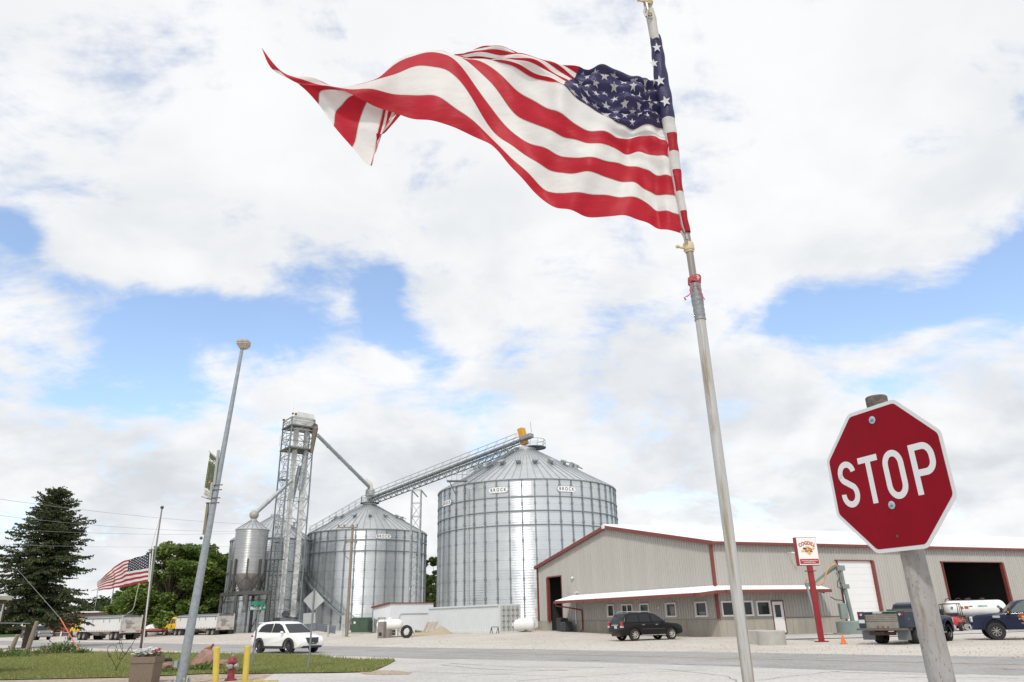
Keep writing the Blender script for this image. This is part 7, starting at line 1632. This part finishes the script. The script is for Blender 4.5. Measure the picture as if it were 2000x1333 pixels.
def stroke(P_, w=SW, z=.003, close=False):
    P_ = [Vector((p[0], p[1], 0)) for p in P_]; n_ = len(P_); L1, L2 = [], []
    for i in range(n_):
        a = P_[i-1] if (i > 0 or close) else P_[i]; b = P_[(i+1) % n_] if (i < n_-1 or close) else P_[i]; c = P_[i]
        d1 = (c-a).normalized() if (c-a).length > 1e-7 else (b-c).normalized(); d2 = (b-c).normalized() if (b-c).length > 1e-7 else d1
        n1, n2 = Vector((-d1.y, d1.x, 0)), Vector((-d2.y, d2.x, 0)); nn = (n1+n2).normalized(); sc = 1/max(.5, nn.dot(n1)); L1.append(c+nn*w/2*sc); L2.append(c-nn*w/2*sc)
    rng_ = n_ if close else n_-1
    for i in range(rng_): j = (i+1) % n_; mb.quad(*[SMx @ Vector((q.x, q.y, z)) for q in (L1[i], L2[i], L2[j], L1[j])])
def arcp(cx_, cy_, rx, ry, a0, a1, k=14): return [(cx_+rx*math.cos(R(a0+(a1-a0)*i/k)), cy_+ry*math.sin(R(a0+(a1-a0)*i/k))) for i in range(k+1)]
hw = SW/2; T_ = .127-hw
stroke(arcp(-.250, .058, .047, T_-.058, 8, 90)+arcp(-.250, .058, .047, T_-.058, 90, 190)[1:]+arcp(-.250, .060, .047, .05, 190, 232)[1:]+arcp(-.250, -.057, .047, .052, 52, 8)+arcp(-.250, -.058, .047, T_-.058, 0, -90)+arcp(-.250, -.058, .047, T_-.058, -90, -188)[1:])
stroke([(-.158, T_), (-.026, T_)]); stroke([(-.0925, T_-hw), (-.0925, -.127)])
stroke(arcp(.066, .052, .0485, T_-.052, 0, 180)+arcp(.066, -.052, .0485, T_-.052, 180, 360), close=True)
stroke([(.192, -.127), (.192, .127)]); stroke([(.192+hw, T_), (.248, T_)]+arcp(.252, .052+.0, .048, T_-.052, 88, 0, 10)[0:]+arcp(.252, .032, .048, .052, 0, -88, 10)+[(.192+hw, -.020)])
mb.build('lettering', mat('sign_letter_white', (.66, .67, .69), .4), pl_)
def disc(x, y, r, m, h=.004, nm='bolt'):
    mb = MB(); 
    def rg(rr, z): return [SMx @ Vector((x+rr*math.cos(a), y+rr*math.sin(a), z)) for a in np.linspace(0, 2*math.pi, 20, endpoint=False)]
    mb.loft([rg(r, .003), rg(r, .003+h*.4), rg(r*.9, .003+h*.6)], False, True, 0)
    if nm == 'bolt':
        hx = lambda rr, z: [SMx @ Vector((x+rr*math.cos(a), y+rr*math.sin(a), z)) for a in np.linspace(0, 2*math.pi, 6, endpoint=False)]
        mb.loft([hx(r*.42, .005), hx(r*.42, .013), hx(r*.3, .014)], False, True, 1); mb.loft([rg(r*.2, .013), rg(r*.2, .020)], False, True, 0)
    mb.build(nm, [m, mat('bolt_zinc', (.30, .33, .36), .35, .8)], pl_, 30)
M_wash = mat('washer_zinc', (.42, .50, .58), .35, .5)
disc(-.002, .307, .021, M_wash); disc(.004, -.150, .021, M_wash); disc(-.004, -.307, .007, mat('rust_hole', (.12, .07, .05), .8), .001, 'bolt_hole')
# ================================================================== FOREGROUND: FLAGPOLE
YP = 2.4
fb0 = AT(1462, 1333, YP); mid_ = AT(1367, 620, YP); lo_d = (mid_-fb0)/(mid_.z-fb0.z); g0 = fb0-lo_d*fb0.z
t = thing('large_flagpole', 'slim two-piece flagpole joined with grey tape in the near foreground', 'flagpole', (g0.x, g0.y, 0)); FO = Vector((g0.x, g0.y, 0))
def FPt(px, py, dy=0): return AT(px, py, YP+dy)-FO
mb = MB(); n_ = 40; A_, B_2 = g0-FO, FPt(1366, 612); mb.tube([A_.lerp(B_2, k/n_) for k in range(n_+1)], [.0180]*(n_+1), 24)
mp = mat('flagpole_galv', (.50, .505, .50), .48, .35, var=.12, vs=8, vscale=(1, 1, .05), stain=((.27, .21, .13), 26, .46, .66), bump=.15, bs=60)
mb.build('lower_pole', mp, t, 50)
mb = MB(); top_ = FPt(1258, -45); mb.tube([FPt(1366, 610), FPt(1355, 548), FPt(1345, 480), FPt(1337, 440), FPt(1300, 225), FPt(1276, 75), FPt(1262, 5), top_], [.0132]*8, 20); mb.build('upper_pole', mat('upper_pole_steel', (.34, .30, .26), .3, .7, var=.2, vs=8, vscale=(1, 1, .3)), t, 50)
mb = MB(); P_ = [FPt(1357.5, 556), FPt(1360, 572), FPt(1362, 582), FPt(1363, 592), FPt(1365.5, 606), FPt(1368, 626)]; mb.tube([P_[0].lerp(P_[-1], k/24) for k in range(25)], [.0200+.0007*math.sin(k*1.9)+(.0014 if 6 < k < 14 else 0) for k in range(25)], 22); mb.build('tape_wrap', mat('duct_tape', (.25, .26, .275), .45, .15, var=.18, vs=20, bump=.4, bs=45), t, 60)
def ringclip(px, py, d, hgt=.030, r=.0200):
    c = FPt(px, py); ax_ = (FPt(px-5, py-30)-c).normalized(); mb = MB(); mb.tube([c-ax_*hgt/2, c-ax_*hgt*.4, c+ax_*hgt*.4, c+ax_*hgt/2], [r*.94, r, r, r*.94], 24); mb.tube([c-ax_*hgt*.75, c-ax_*hgt*.5], [r*.8, r*.8], 24); mb.tube([c+Vector((-r*.7, -.005, -.004)), c+Vector((-r*1.6, -.008, -.006)), c+Vector((-r*2.1, -.01, -.002))], [.006, .0045, .004], 8); mb.sphere(c+Vector((-r*2.2, -.01, -.002)), .0075, 10); mb.build('ring_clip', mat('clip_cream', (.60, .50, .31), .5, 0, var=.12, vs=20), t, 40)
ringclip(1345, 483, 0); ringclip(1266, 3, 0)
mb = MB(); random.seed(5)
for k in range(5):
    zz = k*.004; c = FPt(1356.5, 553-k*2.2); P_ = [c+Vector((math.cos(a)*.0225, math.sin(a)*.0225, .003*math.sin(a*2+k)+zz*.2)) for a in np.linspace(0, 6.6, 16)]; mb.tube(P_, .0022, 6)
for e_ in ([(1354, 552), (1350, 560), (1351, 570), (1345, 577), (1336, 582), (1338, 586)], [(1353, 556), (1347, 566), (1349, 574), (1342, 580)], [(1360, 554), (1368, 566), (1373, 580), (1377, 586)], [(1355, 548), (1350, 545), (1352, 541)]): mb.tube([FPt(x, y, -.026) for x, y in e_], .0016, 5)
mb.tube([FPt(1340, 586, -.026), FPt(1337, 583, -.026)], .003, 6); mb.build('twine', mat('twine_red', (.50, .09, .10), .8), t)
mb = MB(); c = FPt(1338, 462, -.015); mb.tube([FPt(1330, 452, -.03), FPt(1336, 463, -.03), FPt(1340, 474, -.02)], .004, 8); mb.tube([FPt(1341, 458, -.03), FPt(1342, 468, -.03)], .004, 8); mb.tube([FPt(1266, 20, -.02), FPt(1263, 30, -.03), FPt(1267, 36, -.035)], .005, 8); mb.tube([FPt(1260, 15, -.02), FPt(1258, 24, -.03), FPt(1262, 33, -.035)], .0045, 8); mb.build('snap_hook', mat('hook_steel', (.5, .48, .45), .25, .9), t, 40)
# ------------------------------------------------ the big flag
F = 2.4
ctl = [
 (.000, [(1284, 150), (1296, 248), (1303.5, 278), (1308.5, 311), (1316, 347), (1322, 384), (1329, 420), (1334, 456)], 0.0, 0),
 (.085, [(1262, 152), (1268, 243), (1275, 268), (1280, 300), (1287, 335), (1292, 373), (1298, 408), (1302, 447)], -.01, 0),
 (.160, [(1240, 151), (1237, 240), (1242, 261), (1245, 294), (1250, 327), (1254, 365), (1258, 397), (1260, 438)], .01, 0),
 (.250, [(1190, 140), (1196, 234), (1198, 264), (1200, 292), (1200, 321), (1200, 355), (1200, 388), (1200, 429)], .0, 0),
 (.320, [(1155, 132), (1150, 212), (1148, 258), (1148, 286), (1146, 317), (1146, 346), (1145, 382), (1143, 421)], -.02, 0),
 (.400, [(1133, 127), (1098, 180), (1095, 232), (1094, 268), (1092, 300), (1092, 333), (1090, 370), (1086, 396)], -.03, 0),
 (.450, [(1085, 116), (1065, 160), (1060, 208), (1058, 250), (1057, 285), (1056, 315), (1052, 348), (1046, 368)], -.02, 0),
 (.510, [(1030, 107), (1015, 135), (1012, 170), (1010, 215), (1008, 254), (1006, 284), (1004, 312), (1000, 332)], .0, 0),
 (.570, [(975, 104), (965, 113), (960, 128), (957, 158), (955, 200), (953, 240), (952, 265), (950, 287)], .02, .05),
 (.625, [(925, 104), (915, 106), (910, 109), (907, 118), (903, 140), (900, 172), (898, 228), (893, 259)], .03, .12),
 (.680, [(880, 112), (872, 108), (866, 106), (860, 105), (856, 108), (850, 138), (846, 195), (840, 240)], .02, .22),
 (.735, [(838, 150), (822, 136), (814, 124), (808, 117), (802, 119), (798, 133), (792, 177), (785, 215)], .0, .28),
 (.790, [(806, 190), (778, 168), (762, 156), (750, 149), (744, 145), (740, 150), (735, 170), (726, 196)], -.03, .26),
 (.845, [(796, 214), (758, 196), (728, 182), (704, 168), (690, 158), (682, 156), (676, 166), (668, 177)], -.05, .2),
 (.900, [(782, 238), (744, 232), (706, 214), (672, 190), (652, 168), (634, 158), (622, 164), (612, 170)], -.05, .12),
 (.950, [(758, 262), (730, 272), (692, 250), (654, 214), (628, 182), (602, 160), (578, 160), (560, 157)], -.03, .05),
 (1.00, [(738, 268), (722, 318), (686, 286), (650, 246), (622, 206), (590, 176), (540, 150), (516, 104)], .0, .0)]
vk = [0, 7, 8, 9, 10, 11, 12, 13]
cols = []
for u, row, dy, fold in ctl:
    # rows of low v lie behind the crest where the cloth has folded over
    Lw = [1, .75, .6, .45, .3, .12, 0, 0]
    cols.append((u, [(px, py, F+dy+fold*Lw[k]) for k, (px, py) in enumerate(row)]))
def wr(u, v):
    e = min(1, u*9+.05)
    gather = math.exp(-(u/.42)**2)*(1 if v < 8 else math.exp(-(v-8)*.5))
    d = .030*e*math.sin(17*u+.50*v+.8)*(1-.4*gather)+.012*e*math.sin(39*u-.8*v+1.5*math.sin(2*u))+.0045*math.sin(61*u+1.6*v)*e+.003*math.sin(1.5*v-95*u)*e
    d += .011*gather*math.sin(3.1*v+5*math.sin(3.2*u+.3*v)+1.0)+.005*gather*math.sin(7.3*v+9*u)
    dz = .007*gather*math.sin(3.1*v+5*math.sin(3.2*u)+.2)*e+.003*math.sin(23*u+v)*e
    return np.array([.003*math.sin(12*u+v), d, dz])
big_flag = thing('large_flag', 'large stars and stripes flag streaming left from the foreground flagpole', 'flag', (0, 0, 0))
STAR_OFF = .0012; FM_ = FM_big
cloth('cloth', cols, vk, 300, 8, wr, big_flag, ssz=.050, seam=.045)
# wrapped hoist strip round the pole
mb = MB(); path = [(1277, 72, 1), (1281, 100, 1), (1285, 130, 1), (1290, 165, 1), (1297, 200, 1), (1302, 235, 1), (1307, 265, 1), (1312, 300, 1), (1317, 335, 1), (1322, 370, 1), (1328, 400, 1), (1333, 430, 1), (1339, 455, 1)]
Pn = [np.array([x, y, 0.0]) for x, y, _ in path]; wd_ = [20, 24, 25, 28, 27, 26, 24, 22, 20, 17, 16, 15, 14]
K2 = 96; rings = []; yy = []
for i in range(K2+1):
    tt = i/K2*12; q = spl(Pn, tt); w_ = np.interp(tt, range(13), wd_); c = AT(q[0]+3, q[1], F-.004)-Vector((0, 0, 0)); dep = (CM.transposed() @ (c-C0)).z*-1; r_ = w_*dep/FPX/2*(1+.05*math.sin(i*.7)); 
    rings.append([c+Vector((math.cos(a)*r_, math.sin(a)*max(.018, r_*.9)*(1+.07*math.sin(a*3+i*.35)), 0)) for a in np.linspace(-math.pi, math.pi, 28, endpoint=False)]); yy.append(q[1])
for i in range(K2):
    for j in range(28):
        a = -math.pi+2*math.pi*(j+.5)/28; ym = (yy[i]+yy[i+1])/2
        if ym < 236: m_ = 2
        else:
            band = int(np.searchsorted([236, 266, 302, 337, 376, 414], ym)); m_ = 1 if band % 2 == 1 else 0
            if m_ == 0 and band == 0: m_ = 2
            if a < -math.radians(146) or a > math.radians(120): m_ = 1
        mb.quad(rings[i][j], rings[i][(j+1) % 28], rings[i+1][(j+1) % 28], rings[i+1][j], m_)
for sx_, sy_, rs_ in ((1283, 93, 9.5), (1277, 124, 9), (1289, 158, 11), (1300, 198, 11)):
    rot = random.uniform(-.4, .4); vs_ = []
    for k in range(11):
        if k == 0: dx = dy_ = 0
        else: a = math.pi/2+(k-1)*math.pi/5+rot; rr = rs_*(1 if k % 2 == 1 else .42); dx, dy_ = math.cos(a)*rr, -math.sin(a)*rr
        vs_.append(AT(sx_+dx, sy_+dy_, F-.036+.004*(dx/10)**2))
    mb.add(vs_, [(0, 1+k, 1+(k+1) % 10) for k in range(10)], 3)
mb.build('wrapped_hoist', FM_, big_flag, 50)
mb = MB(); P_ = [(1271, 22, 14), (1273, 35, 20), (1275, 50, 19), (1278, 66, 19), (1281, 80, 18)]; rg = []
for x, y, w_ in P_: c = AT(x, y, F-.012); hw_ = w_*.00098*1.0; rg.append([c+Vector((dx*hw_, dy_, 0)) for dx, dy_ in ((-1, .0), (-.6, -.016), (0, -.022), (.6, -.016), (1, .0), (.9, .02), (0, .026), (-.9, .02))])
mb.loft(rg, True, True); mb.build('header_tape', mat('header_canvas', (.50, .49, .46), .8, 0, var=.15, vs=30), big_flag, 60)
mb = MB(); c = AT(1269.5, 29, F-.042); mb.lathe([(.004, -.002), (.0045, -.004), (.0095, -.004), (.0105, 0)], c, 18, axis='Y'); mb.build('grommet', mat('brass_dark', (.16, .12, .07), .4, .8), big_flag, 50)
